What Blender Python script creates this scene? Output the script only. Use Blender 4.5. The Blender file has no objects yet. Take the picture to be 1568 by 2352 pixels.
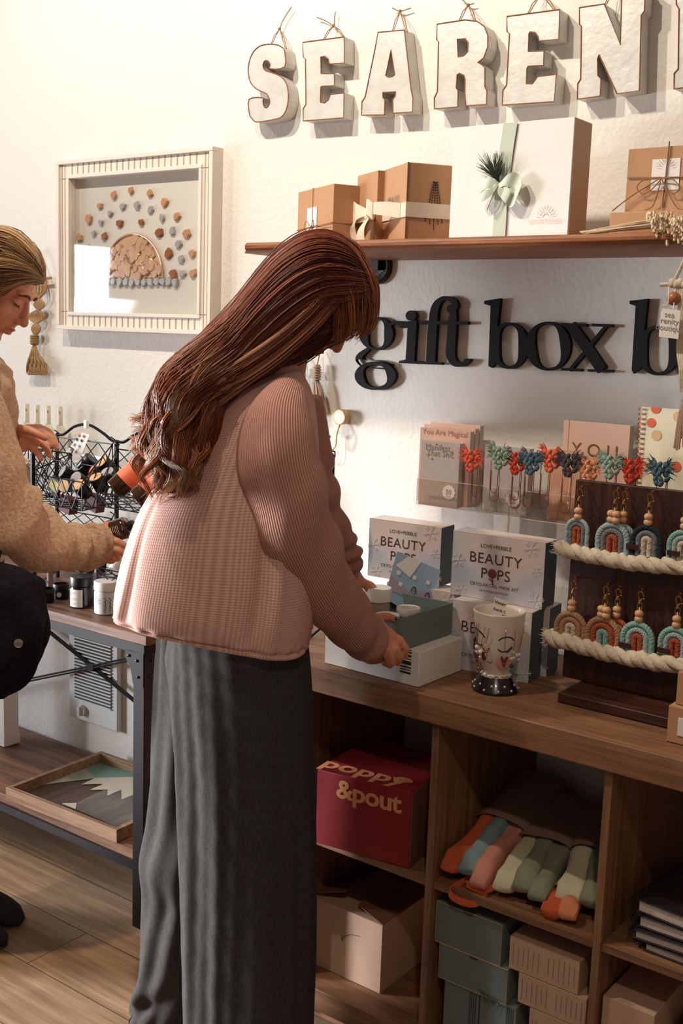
import bpy, math, random
import numpy as np
from mathutils import Vector as V, Matrix

SC = bpy.context.scene
COL = SC.collection
rnd = random.Random(7)

# ------------------------------------------------------------------ camera
FPX = 2600.0
CX, CY = 784.0, 1176.0
PITCH, YAW, ROLL = math.radians(9.05), math.radians(36.7), 0.0338
CAM = V((0, 0, 1.5))
F = V((-math.sin(YAW)*math.cos(PITCH), math.cos(YAW)*math.cos(PITCH), -math.sin(PITCH)))
_R0 = V((math.cos(YAW), math.sin(YAW), 0)); _U0 = _R0.cross(F)
RT = math.cos(ROLL)*_R0 + math.sin(ROLL)*_U0
UP = math.cos(ROLL)*_U0 - math.sin(ROLL)*_R0
cd = bpy.data.cameras.new('camera'); cam = bpy.data.objects.new('camera', cd); COL.objects.link(cam)
cd.sensor_fit = 'VERTICAL'; cd.sensor_height = 36; cd.lens = FPX/2352*36; cd.clip_start = 0.05
cam.matrix_world = Matrix(((RT.x, UP.x, -F.x, CAM.x), (RT.y, UP.y, -F.y, CAM.y), (RT.z, UP.z, -F.z, CAM.z), (0, 0, 0, 1)))
SC.camera = cam
SC.view_settings.view_transform = 'Standard'; SC.view_settings.look = 'None'
SC.view_settings.gamma = 1; SC.view_settings.use_curve_mapping = False
SC.view_settings.exposure = 0.0

# ------------------------------------------------------------------ light
wd = bpy.data.worlds.new('world'); SC.world = wd; wd.use_nodes = True
wd.node_tree.nodes['Background'].inputs[0].default_value = (1.0, 0.80, 0.68, 1)
wd.node_tree.nodes['Background'].inputs[1].default_value = 0.15

def area(name, loc, target, sx, sy, power, col):
    l = bpy.data.lights.new(name, 'AREA'); l.shape = 'RECTANGLE'; l.size = sx; l.size_y = sy; l.energy = power; l.color = col
    o = bpy.data.objects.new(name, l); COL.objects.link(o); o.location = loc
    o.rotation_euler = (V(target)-V(loc)).to_track_quat('-Z', 'Y').to_euler(); return o
def spot(name, loc, target, power, col, r=0.03, ang=110, blend=.6):
    l = bpy.data.lights.new(name, 'SPOT'); l.energy = power; l.color = col; l.shadow_soft_size = r
    l.spot_size = math.radians(ang); l.spot_blend = blend
    o = bpy.data.objects.new(name, l); COL.objects.link(o); o.location = loc
    o.rotation_euler = (V(target)-V(loc)).to_track_quat('-Z', 'Y').to_euler(); return o
area('window_daylight', (-5.2, 0.65, 1.28), (-2.2, 1.0, 1.1), 1.5, 1.3, 62, (0.84, 0.92, 1.0))
wl = area('window_daylight', (-5.2, -0.55, 1.15), (-1.70, 1.25, 0.62), 1.0, 1.0, 34, (0.95, 0.96, 1.0)); wl.data.spread = math.radians(34)
spot('track_lamp', (-2.05, 1.02, 3.0), (-1.9, 2.23, 1.9), 90, (1.0, 0.90, 0.76), .025, 125, .9)
spot('track_lamp', (-1.55, 0.95, 3.0), (-0.9, 2.23, 1.9), 62, (1.0, 0.86, 0.70), .03, 115, .9)
spot('track_lamp', (-3.2, 1.0, 3.0), (-3.2, 2.23, 1.9), 52, (1.0, 0.92, 0.82), .04, 120, .9)
spot('track_lamp', (-2.3, 0.1, 3.0), (-2.2, 0.95, 0), 210, (1.0, 0.72, 0.45), .05, 42, .9)

spot('track_lamp', (0.2, -0.1, 3.0), (-0.95, 1.9, 0.62), 48, (1.0, 0.80, 0.60), .05, 46, 1.0)

# ------------------------------------------------------------------ pixel to place helpers
WY = 2.231                                   # the wall
def ray(x, y): return F + RT*((x-CX)/FPX) - UP*((y-CY)/FPX)
def onY(x, y, Y): d = ray(x, y); return CAM + d*((Y-CAM.y)/d.y)
def onZ(x, y, Z): d = ray(x, y); return CAM + d*((Z-CAM.z)/d.z)
def onD(x, y, D): return CAM + ray(x, y)*D
def depth(p): return (V(p)-CAM).dot(F)
RH = V((math.cos(YAW), math.sin(YAW), 0)); FH = V((-math.sin(YAW), math.cos(YAW), 0))
ZU = V((0, 0, 1))

# ------------------------------------------------------------------ materials
def lin(c):
    if isinstance(c, str):
        c = [int(c[i:i+2], 16)/255 for i in (0, 2, 4)]
    return tuple(((v/12.92) if v <= .04045 else ((v+.055)/1.055)**2.4) for v in c)+(1,)
class NT:
    def __init__(s, name):
        s.m = bpy.data.materials.new(name); s.m.use_nodes = True; s.t = s.m.node_tree; s.n = s.t.nodes; s.b = s.n['Principled BSDF']
    def add(s, t, **k):
        n = s.n.new(t)
        for a, v in k.items(): setattr(n, a, v)
        return n
    def link(s, a, b): s.t.links.new(a, b)
    def coord(s, kind='Object', scale=(1, 1, 1), rot=(0, 0, 0)):
        c = s.add('ShaderNodeTexCoord'); m = s.add('ShaderNodeMapping'); m.inputs['Scale'].default_value = scale; m.inputs['Rotation'].default_value = rot
        s.link(c.outputs[kind], m.inputs['Vector']); return m.outputs[0]
    def noise(s, vec, scale, detail=4, rough=.5):
        n = s.add('ShaderNodeTexNoise'); n.inputs['Scale'].default_value = scale; n.inputs['Detail'].default_value = detail; n.inputs['Roughness'].default_value = rough
        s.link(vec, n.inputs['Vector']); return n.outputs['Fac']
    def ramp(s, fac, stops):
        r = s.add('ShaderNodeValToRGB'); e = r.color_ramp.elements
        e[0].position, e[0].color = stops[0][0], lin(stops[0][1]); e[1].position, e[1].color = stops[-1][0], lin(stops[-1][1])
        for p, c in stops[1:-1]:
            x = e.new(p); x.color = lin(c)
        s.link(fac, r.inputs[0]); return r.outputs[0]
    def bump(s, h, strength, dist=.002):
        b = s.add('ShaderNodeBump'); b.inputs['Strength'].default_value = strength; b.inputs['Distance'].default_value = dist
        s.link(h, b.inputs['Height']); s.link(b.outputs[0], s.b.inputs['Normal']); return b
def plain(name, col, rough=.6, metal=0, bump=0, bscale=200, var=0, **kw):
    t = NT(name); t.b.inputs['Base Color'].default_value = lin(col); t.b.inputs['Roughness'].default_value = rough; t.b.inputs['Metallic'].default_value = metal
    if bump or var:
        v = t.coord(); n = t.noise(v, bscale, 5)
        if bump: t.bump(n, bump, .002)
        if var:
            c = lin(col); m = t.add('ShaderNodeMix', data_type='RGBA'); m.inputs[6].default_value = tuple(x*(1-var) for x in c[:3])+(1,); m.inputs[7].default_value = tuple(min(1, x*(1+var)) for x in c[:3])+(1,)
            n2 = t.noise(v, bscale*.3, 3); t.link(n2, m.inputs[0]); t.link(m.outputs[2], t.b.inputs['Base Color'])
    for k, v in kw.items():
        t.b.inputs[k].default_value = v
    return t.m
def wood(name, stops, axis='X', scale=1.0, rough=.55, bump=.25):
    t = NT(name); s = {'X': (1.2, 22, 22), 'Y': (22, 1.2, 22), 'Z': (22, 22, 1.2)}[axis]
    v = t.coord(scale=tuple(a*scale for a in s)); n = t.noise(v, 3.0, 6, .62); c = t.ramp(n, stops)
    s2 = tuple(a*scale*6 for a in s); v2 = t.coord(scale=s2); n2 = t.noise(v2, 3, 3)
    m = t.add('ShaderNodeMix', data_type='RGBA', blend_type='MULTIPLY'); m.inputs[0].default_value = .35
    t.link(c, m.inputs[6]); t.link(t.ramp(n2, [(.3, '909090'), (.7, 'ffffff')]), m.inputs[7])
    t.link(m.outputs[2], t.b.inputs['Base Color']); t.b.inputs['Roughness'].default_value = rough; t.bump(n2, bump, .001); return t.m
def rope_mat(name, col, s=160):
    t = NT(name); v = t.coord(); n = t.noise(v, s, 4, .7); c = lin(col)
    m = t.add('ShaderNodeMix', data_type='RGBA'); m.inputs[6].default_value = tuple(x*.62 for x in c[:3])+(1,); m.inputs[7].default_value = tuple(min(1, x*1.15) for x in c[:3])+(1,)
    t.link(n, m.inputs[0]); t.link(m.outputs[2], t.b.inputs['Base Color']); t.b.inputs['Roughness'].default_value = .95; t.bump(n, .8, .003); return t.m
def glassy(name, col=(1, 1, 1), rough=.02, ior=1.45, alpha=None):
    t = NT(name); t.b.inputs['Base Color'].default_value = tuple(col)+(1,); t.b.inputs['Roughness'].default_value = rough
    t.b.inputs['Transmission Weight'].default_value = 1; t.b.inputs['IOR'].default_value = ior; return t.m
def clear(name, tint=(.97, .97, .96), refl=.09):
    # thin clear sheet: mostly transparent, a little mirror
    t = NT(name); tr = t.add('ShaderNodeBsdfTransparent'); tr.inputs[0].default_value = tint+(1,)
    gl = t.add('ShaderNodeBsdfGlossy'); gl.inputs['Roughness'].default_value = .03; mx = t.add('ShaderNodeMixShader')
    lw = t.add('ShaderNodeLayerWeight'); lw.inputs[0].default_value = .25
    ma = t.add('ShaderNodeMath', operation='MULTIPLY_ADD'); ma.inputs[1].default_value = .2; ma.inputs[2].default_value = refl
    t.link(lw.outputs['Fresnel'], ma.inputs[0]); t.link(ma.outputs[0], mx.inputs[0]); t.link(tr.outputs[0], mx.inputs[1]); t.link(gl.outputs[0], mx.inputs[2])
    t.link(mx.outputs[0], t.n['Material Output'].inputs[0]); return t.m

def mk_wall():
    t = NT('textured_wall_paint'); v = t.coord()
    n1 = t.noise(v, 95, 4, .55); n2 = t.noise(v, 30, 3, .5)
    a = t.add('ShaderNodeMath', operation='MULTIPLY_ADD'); a.inputs[1].default_value = .6; t.link(n2, a.inputs[0]); t.link(n1, a.inputs[2])
    t.b.inputs['Base Color'].default_value = lin('e9e4dc'); t.b.inputs['Roughness'].default_value = .75; t.bump(a.outputs[0], .35, .005); return t.m
def mk_floor():
    t = NT('vinyl_plank'); v = t.coord()
    br = t.add('ShaderNodeTexBrick'); br.inputs['Scale'].default_value = 1; br.inputs['Brick Width'].default_value = 1.2; br.inputs['Row Height'].default_value = .18
    br.inputs['Mortar Size'].default_value = .0012; br.inputs['Color1'].default_value = lin('b8a086'); br.inputs['Color2'].default_value = lin('a8917a'); br.inputs['Mortar'].default_value = lin('4a3626')
    br.offset = .37; t.link(v, br.inputs['Vector'])
    v2 = t.coord(scale=(1.3, 24, 1)); n = t.noise(v2, 3, 6, .65)
    m = t.add('ShaderNodeMix', data_type='RGBA', blend_type='MULTIPLY'); m.inputs[0].default_value = .8
    t.link(br.outputs['Color'], m.inputs[6]); t.link(t.ramp(n, [(.25, '907868'), (.5, 'd8ccc0'), (.75, 'ffffff')]), m.inputs[7])
    t.link(m.outputs[2], t.b.inputs['Base Color']); t.b.inputs['Roughness'].default_value = .42; t.bump(n, .1, .001); return t.m
def mk_knit(name, c_lo, c_hi, nu, nv, uvs=True, depthb=.6, w=.5):
    t = NT(name); c = t.add('ShaderNodeTexCoord'); sp = t.add('ShaderNodeSeparateXYZ'); t.link(c.outputs['UV'], sp.inputs[0])
    def wave(out, n):
        m = t.add('ShaderNodeMath', operation='MULTIPLY'); m.inputs[1].default_value = n*2*math.pi; t.link(out, m.inputs[0])
        s = t.add('ShaderNodeMath', operation='SINE'); t.link(m.outputs[0], s.inputs[0])
        a = t.add('ShaderNodeMath', operation='MULTIPLY_ADD'); a.inputs[1].default_value = .5; a.inputs[2].default_value = .5; t.link(s.outputs[0], a.inputs[0]); return a.outputs[0]
    a = wave(sp.outputs[0], nu); b = wave(sp.outputs[1], nv)
    mx = t.add('ShaderNodeMix'); mx.inputs[0].default_value = w; t.link(a, mx.inputs[2]); t.link(b, mx.inputs[3])
    cr = t.ramp(mx.outputs[0], [(.15, c_lo), (.8, c_hi)]); t.link(cr, t.b.inputs['Base Color']); t.b.inputs['Roughness'].default_value = .92
    t.bump(mx.outputs[0], depthb, .002); return t.m

M = {}
def MM():
    M['wall'] = mk_wall(); M['floor'] = mk_floor()
    M['shelfwood'] = wood('shelf_wood', [(.3, '6e3d20'), (.5, '9c5e36'), (.7, 'bd7c4c')], 'X', 1, .5)
    M['tablewood'] = wood('table_wood', [(.3, '4f3426'), (.5, '7a5540'), (.72, '9c7458')], 'X', .8)
    M['unitX'] = wood('unit_wood', [(.3, '6b4831'), (.5, '8f6547'), (.72, 'a67c58')], 'X', .8)
    M['unitZ'] = wood('unit_wood_upright', [(.3, '6b4831'), (.5, '8f6547'), (.72, 'a67c58')], 'Z', .8)
    M['darkwood'] = wood('walnut_board', [(.3, '2a1410'), (.5, '43231a'), (.72, '593224')], 'Z', 1.2, .5)
    M['traywood'] = wood('tray_wood', [(.3, '7b5940'), (.5, '9c785a'), (.72, 'b39272')], 'X', 1)
    M['blackmetal'] = plain('black_metal', '1d1b1f', .45, .3)
    M['wire'] = plain('black_wire', '17161b', .35, .6)
    M['galv'] = plain('galvanised_metal', 'd0cdc7', .42, .15, .4, 70, .22)
    M['rust'] = plain('rusty_edge', '8a5230', .7)
    M['twine'] = rope_mat('jute_twine', 'a57c50', 300)
    M['blackpaint'] = plain('black_sign', '29282a', .9, 0, .1, 300, **{'Specular IOR Level': .2})
    M['kraft'] = plain('kraft_card', 'b98c66', .85, 0, .05, 250, .06)
    M['kraftin'] = plain('kraft_card_edge', '7b5137', .9)
    M['white'] = plain('white_card', 'f0ece6', .6)
    M['paper'] = plain('paper', 'e8e0d8', .85)
    M['cream'] = plain('cream_ribbon', 'e2d3bc', .85, 0, .3, 500)
    M['sage'] = plain('sage_ribbon', 'cad3c0', .8, 0, .2, 400)
    M['pine'] = plain('pine_needle', '3a4433', .8)
    M['ink'] = plain('black_ink', '2a2422', .7)
    M['greyink'] = plain('grey_ink', '8c7f78', .8)
    M['frame'] = plain('whitewashed_wood', 'e6dccf', .6, 0, .2, 60, .05)
    M['groove'] = plain('frame_groove', 'b8a284', .8)
    M['board'] = plain('picture_backing', 'e0d8cc', .8)
    M['glass'] = clear('picture_glass', (.99, .99, .99), .03)
    M['acryl'] = clear('clear_acrylic', (.97, .97, .96), .03)
    M['acryledge'] = plain('acrylic_edge', 'd9cfc6', .15)
    M['stoneA'] = plain('coral_sea_glass', 'c9926a', .2, 0, 0, 60, .25, **{'Coat Weight': .8})
    M['stoneB'] = plain('amber_sea_glass', '9a5a2c', .15, 0, 0, 60, .3, **{'Coat Weight': .8})
    M['stoneC'] = plain('grey_sea_glass', 'a9a8a6', .2, 0, 0, 60, .2, **{'Coat Weight': .8})
    M['stoneD'] = plain('honey_sea_glass', 'cfa277', .2, 0, 0, 60, .3, **{'Coat Weight': .8})
    M['gold'] = plain('brass', 'b58a45', .3, .9)
    M['rose'] = plain('rose_gold_wire', 'b8705a', .25, .9)
    M['jute'] = rope_mat('jute_cord', 'b08a5f')
    M['macrame'] = rope_mat('macrame_cotton', 'e3d3bb')
    M['charcoalcord'] = rope_mat('charcoal_cord', '4c5552')
    M['beigecord'] = rope_mat('beige_cord', 'c9ac92')
    M['tealbox'] = plain('teal_card', '6f7c77', .7, 0, .05, 300)
    M['darkteal'] = plain('dark_teal_card', '424c4c', .7)
    M['pops'] = None
    M['ceramic'] = plain('glazed_ceramic', 'e6d9cc', .3, **{'Coat Weight': .5})
    M['navy'] = plain('black_glaze', '17141b', .25, **{'Coat Weight': .5})
    M['red'] = plain('red_card', '8e1f28', .6)
    M['peach'] = plain('peach_print', 'e09a68', .7)
    M['burg'] = plain('burgundy_card', '5e1c22', .6)
    M['orange'] = rope_mat('coral_cotton', 'e8694a', 200)
    M['redcord'] = rope_mat('brick_red_cotton', 'd3452f', 200)
    M['sagecord'] = rope_mat('sage_cotton', '94ab98', 200)
    M['bluecord'] = rope_mat('slate_blue_cotton', '51707a', 200)
    M['greycord'] = rope_mat('charcoal_cotton', '4a4143', 200)
    M['peachcord'] = rope_mat('peach_cotton', 'dd9468', 200)
    M['palecord'] = rope_mat('pale_blue_yarn', 'a9bdc0', 200)
    M['midgrey'] = rope_mat('grey_yarn', '7c7f82', 200)
    M['navycord'] = rope_mat('navy_yarn', '242a38', 200)
    M['whitecord'] = rope_mat('cream_yarn', 'd9cbb8', 200)
    M['mintcord'] = rope_mat('mint_yarn', '8fbdb0', 200)
    M['rustcord'] = rope_mat('rust_yarn', 'b5573a', 200)
    M['tancord'] = rope_mat('tan_yarn', 'b78a68', 200)
    M['bead'] = plain('wooden_bead', 'd6a67c', .5)
    M['tagleather'] = plain('burgundy_leather_tag', '3a1418', .6)
    M['amber'] = plain('amber_glass', '3a1c0a', .1, **{'Coat Weight': 1.0})
    M['coral'] = plain('coral_label', 'e8744f', .6)
    M['blackplastic'] = plain('black_plastic', '17151a', .4)
    M['blackgloss'] = plain('black_gloss', '1a1214', .15)
    M['lidpeach'] = plain('peach_lid_label', 'ddae7e', .5)
    M['lidgrey'] = plain('lilac_grey_lid_label', 'b9b2b4', .5)
    M['yellow'] = plain('pale_yellow_label', 'd9cf8c', .7)
    M['heater'] = plain('white_enamel', 'd8dad8', .45)
    M['grille'] = plain('painted_louvre_shade', '2a2a2c', .8)  # near-black colour painted in for the shade between the louvres
    M['mosTeal'] = plain('teal_painted_wood', '86ab9c', .7, 0, .1, 100, .1)
    M['mosMint'] = plain('mint_painted_wood', 'b5c2ab', .7, 0, .1, 100, .1)
    M['mosCream'] = plain('cream_painted_wood', 'e3d9c6', .7, 0, .1, 100, .05)
    M['mosBrown'] = wood('brown_stained_wood', [(.3, '54443c'), (.7, '6d5b50')], 'Y', 1)
    M['mosGrey'] = wood('grey_stained_wood', [(.3, '6c645f'), (.7, '8a817a')], 'Y', 1)
    M['skin'] = plain('skin', 'c98467', .5, 0, .05, 300, .06, **{'Subsurface Weight': .12, 'Subsurface Radius': (.02, .008, .004)})
    M['skinL'] = plain('fair_skin', 'd2926f', .5, 0, .05, 300, .06, **{'Subsurface Weight': .12, 'Subsurface Radius': (.02, .008, .004)})
    M['lip'] = plain('lip', 'a8564a', .4)
    M['lash'] = plain('lash', '2a1712', .7)
    M['brow'] = plain('brow', '5b3826', .8)
    M['nail'] = plain('dark_nail_polish', '30090f', .15)
    M['jacket'] = mk_knit('waffle_knit_pink', 'b98a7c', 'd9afa3', 190, 140, depthb=.2)
    M['sleeve'] = mk_knit('ribbed_pink', 'a87262', 'cf9c8d', 92, 8, w=.06, depthb=.8)
    M['teddy'] = None
    M['silver'] = plain('silver_snap', 'b9b2ac', .3, .9)
    M['shoe'] = plain('dark_shoe', '17151b', .7)
    M['shoegrey'] = plain('blue_grey_shoe', '8fa0a2', .6)
    M['sand'] = plain('dried_grass', 'd9c3a0', .9)
    M['dotO'] = plain('orange_dot', 'e0683f', .7); M['dotB'] = plain('beige_dot', 'd9b184', .7)
    M['nbcream'] = plain('cream_cover', 'eadfc0', .7)
    M['taupe'] = plain('blush_cover', 'd5ae9c', .7); M['grcover'] = plain('grey_cover', 'b7aca6', .7)
    M['pinkprint'] = plain('rose_print', 'b5766a', .7)
    M['clearplastic'] = clear('clear_plastic', (.9, .9, .9), .08)
    M['clearliquid'] = clear('clear_bottle', (.93, .92, .82), .1)
    M['beige'] = plain('beige_card', 'c2a088', .8, 0, .05, 200, .04)
    M['bookdark'] = plain('dark_cover', '251d22', .5); M['pages'] = plain('pages', 'cfc4bd', .8)
    M['tdgrey'] = plain('sage_grey_cloth', '8a8c74', .9, 0, .4, 120, .25); M['tdcream'] = plain('cream_cloth', 'cdc7a8', .9, 0, .4, 120, .1)
    M['tdorange'] = plain('orange_cloth', 'cc5c35', .9, 0, .4, 120, .2); M['wrap'] = plain('taupe_wrap', '8f7367', .85)
    t = NT('teddy_fleece'); v = t.coord(); n = t.noise(v, 130, 4, .7); n2 = t.noise(v, 9, 3)
    t.link(t.ramp(n, [(.3, 'b08c6c'), (.55, 'cfab88'), (.75, 'e4c6a4')]), t.b.inputs['Base Color']); t.b.inputs['Roughness'].default_value = 1; t.bump(n, 1, .008); M['teddy'] = t.m
    t = NT('charcoal_trousers'); v = t.coord(scale=(90, 90, 14)); n = t.noise(v, 5, 5, .8); t.b.inputs['Specular IOR Level'].default_value = .12
    t.link(t.ramp(n, [(.3, '2a2827'), (.7, '4b4845')]), t.b.inputs['Base Color']); t.b.inputs['Roughness'].default_value = .95; t.bump(n, .25, .001); M['trouser'] = t.m
    t = NT('dark_corduroy'); v = t.coord(); n = t.noise(v, 120, 3, .6)
    t.link(t.ramp(n, [(.3, '0d0b0f'), (.7, '1e1a1f')]), t.b.inputs['Base Color']); t.b.inputs['Specular IOR Level'].default_value = .15; t.b.inputs['Roughness'].default_value = .95; t.bump(n, .6, .003); M['cord'] = t.m
    # pearly printed card: soft blush to blue, a print that belongs to the box
    t = NT('pearly_gradient_card'); v = t.coord(scale=(1, 1, 1)); n = t.noise(v, 7, 2, .4)
    t.link(t.ramp(n, [(.34, 'b4bfcc'), (.46, 'd6d0d4'), (.56, 'e4d0c6'), (.68, 'e6e2da')]), t.b.inputs['Base Color']); t.b.inputs['Roughness'].default_value = .35; M['pops'] = t.m
    t = NT('hair_strand'); at = t.add('ShaderNodeAttribute'); at.attribute_name = 'Col'; t.link(at.outputs['Color'], t.b.inputs['Base Color']); t.b.inputs['Roughness'].default_value = .42; t.b.inputs['Specular IOR Level'].default_value = .35; M['hair'] = t.m
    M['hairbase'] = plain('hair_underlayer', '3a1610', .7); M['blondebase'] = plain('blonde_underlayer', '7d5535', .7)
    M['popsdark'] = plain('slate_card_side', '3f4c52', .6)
    M['flake'] = plain('silver_white_print', 'e6e4e4', .5)
    M['barcode'] = plain('barcode_ink', '3a2a24', .7)
    M['sky'] = plain('pale_blue_print', '9db9d0', .6); M['lilac'] = plain('lilac_print', 'aaa0b6', .6)
MM()

# ------------------------------------------------------------------ mesh builder
class MB:
    def __init__(s): s.v = []; s.f = []; s.mi = []; s.uv = []; s.col = None; s.cur = 0
    def face(s, idx, uv=None): s.f.append(tuple(idx)); s.mi.append(s.cur); s.uv.append(uv)
    def hexa(s, p):       # 0-3 bottom ccw, 4-7 top
        b = len(s.v); s.v += [V(q) for q in p]
        for q in ((3, 2, 1, 0), (4, 5, 6, 7), (0, 1, 5, 4), (1, 2, 6, 5), (2, 3, 7, 6), (3, 0, 4, 7)): s.face([b+i for i in q])
        return s
    def box(s, c, size, rz=0, rot=None):
        c = V(c); R = rot if rot is not None else Matrix.Rotation(rz, 3, 'Z'); x, y, z = [a/2 for a in size]
        return s.hexa([c+R@V(q) for q in ((-x, -y, -z), (x, -y, -z), (x, y, -z), (-x, y, -z), (-x, -y, z), (x, -y, z), (x, y, z), (-x, y, z))])
    def slab(s, poly, vec):   # convex or concave planar polygon extruded by vec (ngon caps)
        b = len(s.v); n = len(poly); s.v += [V(q) for q in poly]+[V(q)+V(vec) for q in poly]
        s.face(range(b, b+n)); s.face([b+n+i for i in reversed(range(n))])
        for i in range(n):
            j = (i+1) % n; s.face((b+j, b+i, b+n+i, b+n+j))
        return s
    def loft(s, rings, cap=True, closed=True, uvon=False):
        b = len(s.v); n = len(rings[0]); m = len(rings)
        for r in rings: s.v += [V(q) for q in r]
        for i in range(m-1):
            for j in range(n if closed else n-1):
                k = (j+1) % n
                uv = ((j/n, i/(m-1)), ((j+1)/n, i/(m-1)), ((j+1)/n, (i+1)/(m-1)), (j/n, (i+1)/(m-1))) if uvon else None
                s.face((b+i*n+j, b+i*n+k, b+(i+1)*n+k, b+(i+1)*n+j), uv)
        if cap: s.face(range(b+n-1, b-1, -1)); s.face(range(b+(m-1)*n, b+m*n))
        return s
    def lathe(s, prof, o, ax=ZU, n=28):
        ax = V(ax).normalized(); u = ax.orthogonal().normalized(); w = ax.cross(u); o = V(o)
        return s.loft([[o+ax*h+(u*math.cos(2*math.pi*j/n)+w*math.sin(2*math.pi*j/n))*max(r, 1e-5) for j in range(n)] for r, h in prof])
    def cyl(s, a, b, r, r2=None, n=14):
        a, b = V(a), V(b); d = b-a; return s.lathe([(r, 0), (r if r2 is None else r2, d.length)], a, d, n)
    def tube(s, pts, r, n=6, closed=False, cap=True):
        pts = [V(p) for p in pts]; m = len(pts); rr = r if hasattr(r, '__len__') else [r]*m
        rings = []; up = None
        for i, p in enumerate(pts):
            if closed: t = pts[(i+1) % m]-pts[i-1]
            else: t = pts[min(i+1, m-1)]-pts[max(i-1, 0)]
            if t.length < 1e-9: t = V((0, 0, 1))
            t.normalize()
            if up is None: up = t.orthogonal()
            up = up-t*up.dot(t)
            if up.length < 1e-6: up = t.orthogonal()
            up.normalize(); w = t.cross(up)
            rings.append([p+(up*math.cos(2*math.pi*j/n)+w*math.sin(2*math.pi*j/n))*rr[i] for j in range(n)])
        if closed: rings.append(rings[0]); return s.loft(rings, cap=False)
        return s.loft(rings, cap=cap)
    def ball(s, c, r, n=12, m=8, rot=None):
        c = V(c); r = (r, r, r) if not hasattr(r, '__len__') else r
        rings = []
        for i in range(1, m):
            a = math.pi*i/m
            rings.append([c+((rot or Matrix.Identity(3))@V((r[0]*math.sin(a)*math.cos(2*math.pi*j/n), r[1]*math.sin(a)*math.sin(2*math.pi*j/n), -r[2]*math.cos(a)))) for j in range(n)])
        return s.loft(rings)
    def cap(s, a, b, r1, r2, n=12):      # capsule with two radii
        a, b = V(a), V(b); d = (b-a); L = max(d.length, 1e-6); pr = []
        for i in range(4): t = math.pi/2*(1-i/4); pr.append((r1*math.cos(t), -r1*math.sin(t)))
        pr.append((r1, 0)); pr.append((r2, L))
        for i in range(1, 5): t = math.pi/2*i/4; pr.append((r2*math.cos(t), L+r2*math.sin(t)))
        return s.lathe(pr, a, d if d.length > 1e-6 else ZU, n)
    def strip(s, pts, wv, th=.0004):    # flat ribbon along pts, wv = width vector or list of vectors, thickness th
        pts = [V(p) for p in pts]; m = len(pts); ws = [V(w) for w in wv] if isinstance(wv, list) else [V(wv)]*m
        rings = []
        for i, p in enumerate(pts):
            t = pts[min(i+1, m-1)]-pts[max(i-1, 0)]; nn = t.cross(ws[i]); nn = nn.normalized()*th if nn.length > 1e-9 else V((0, -th, 0))
            rings.append([p-ws[i]/2+nn, p+ws[i]/2+nn, p+ws[i]/2-nn, p-ws[i]/2-nn])
        return s.loft(rings)
    def mesh(s, me, o, ux, uy, un):
        b = len(s.v)
        for v in me.vertices: s.v.append(V(o)+V(ux)*v.co.x+V(uy)*v.co.y+V(un)*v.co.z)
        for p in me.polygons: s.face([b+i for i in p.vertices])
        return s
    def text(s, body, o, ux, uy, size, align='CENTER', bold=0, depth=.0004, spacing=1.0, xs=1.0, shear=0):
        cu = bpy.data.curves.new('t', 'FONT'); cu.body = body; cu.size = 1; cu.align_x = align; cu.offset = bold; cu.extrude = 0; cu.space_character = spacing; cu.resolution_u = 3; cu.shear = shear
        ob = bpy.data.objects.new('t', cu); me = bpy.data.meshes.new_from_object(ob)
        ux, uy = V(ux).normalized(), V(uy).normalized(); un = ux.cross(uy).normalized()
        s.mesh(me, V(o)+un*depth, ux*size*xs, uy*size, un); bpy.data.objects.remove(ob); bpy.data.curves.remove(cu); bpy.data.meshes.remove(me); return s
def wloc(o):
    p = V((0, 0, 0))
    while o is not None: p += V(o.location); o = o.parent
    return p
def build(name, mb, mat, parent=None, bevel=0, smooth=True, ang=40, sub=0, mods=None):
    me = bpy.data.meshes.new(name); vs = mb.v
    if parent is not None: o0 = wloc(parent)
    else:
        xs = [v.x for v in vs]; ys = [v.y for v in vs]; zs = [v.z for v in vs]; o0 = V(((min(xs)+max(xs))/2, (min(ys)+max(ys))/2, min(zs)))
    me.from_pydata([v-o0 for v in vs], [], mb.f)
    for m in (mat if isinstance(mat, list) else [mat]): me.materials.append(m)
    me.polygons.foreach_set('material_index', mb.mi)
    if any(u is not None for u in mb.uv):
        ul = me.uv_layers.new(name='UVMap'); k = 0; arr = np.zeros(len(ul.data)*2, 'f')
        for p, u in zip(mb.f, mb.uv):
            if u is not None:
                for i, q in enumerate(u): arr[2*(k+i)] = q[0]; arr[2*(k+i)+1] = q[1]
            k += len(p)
        ul.data.foreach_set('uv', arr)
    if mb.col is not None:
        ca = me.color_attributes.new('Col', 'FLOAT_COLOR', 'POINT'); ca.data.foreach_set('color', np.array(mb.col, 'f').ravel())
    me.validate(); me.update()
    if smooth:
        me.polygons.foreach_set('use_smooth', [True]*len(me.polygons)); me.set_sharp_from_angle(angle=math.radians(ang))
    o = bpy.data.objects.new(name, me); COL.objects.link(o)
    if parent is not None: o.parent = parent
    else: o.location = o0
    if bevel:
        m = o.modifiers.new('bevel', 'BEVEL'); m.width = bevel; m.segments = 2; m.limit_method = 'ANGLE'; m.angle_limit = .6
    if sub:
        m = o.modifiers.new('sub', 'SUBSURF'); m.levels = sub; m.render_levels = sub
    return o
def thing(name, label, cat, loc, group=None):
    o = bpy.data.objects.new(name, None); COL.objects.link(o); o.location = loc; o.empty_display_size = .05
    return tag(o, label, cat, group)
def tag(o, label, cat=None, group=None, kind=None):
    if label: o['label'] = label
    if cat: o['category'] = cat
    if group: o['group'] = group
    if kind: o['kind'] = kind
    return o
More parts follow.
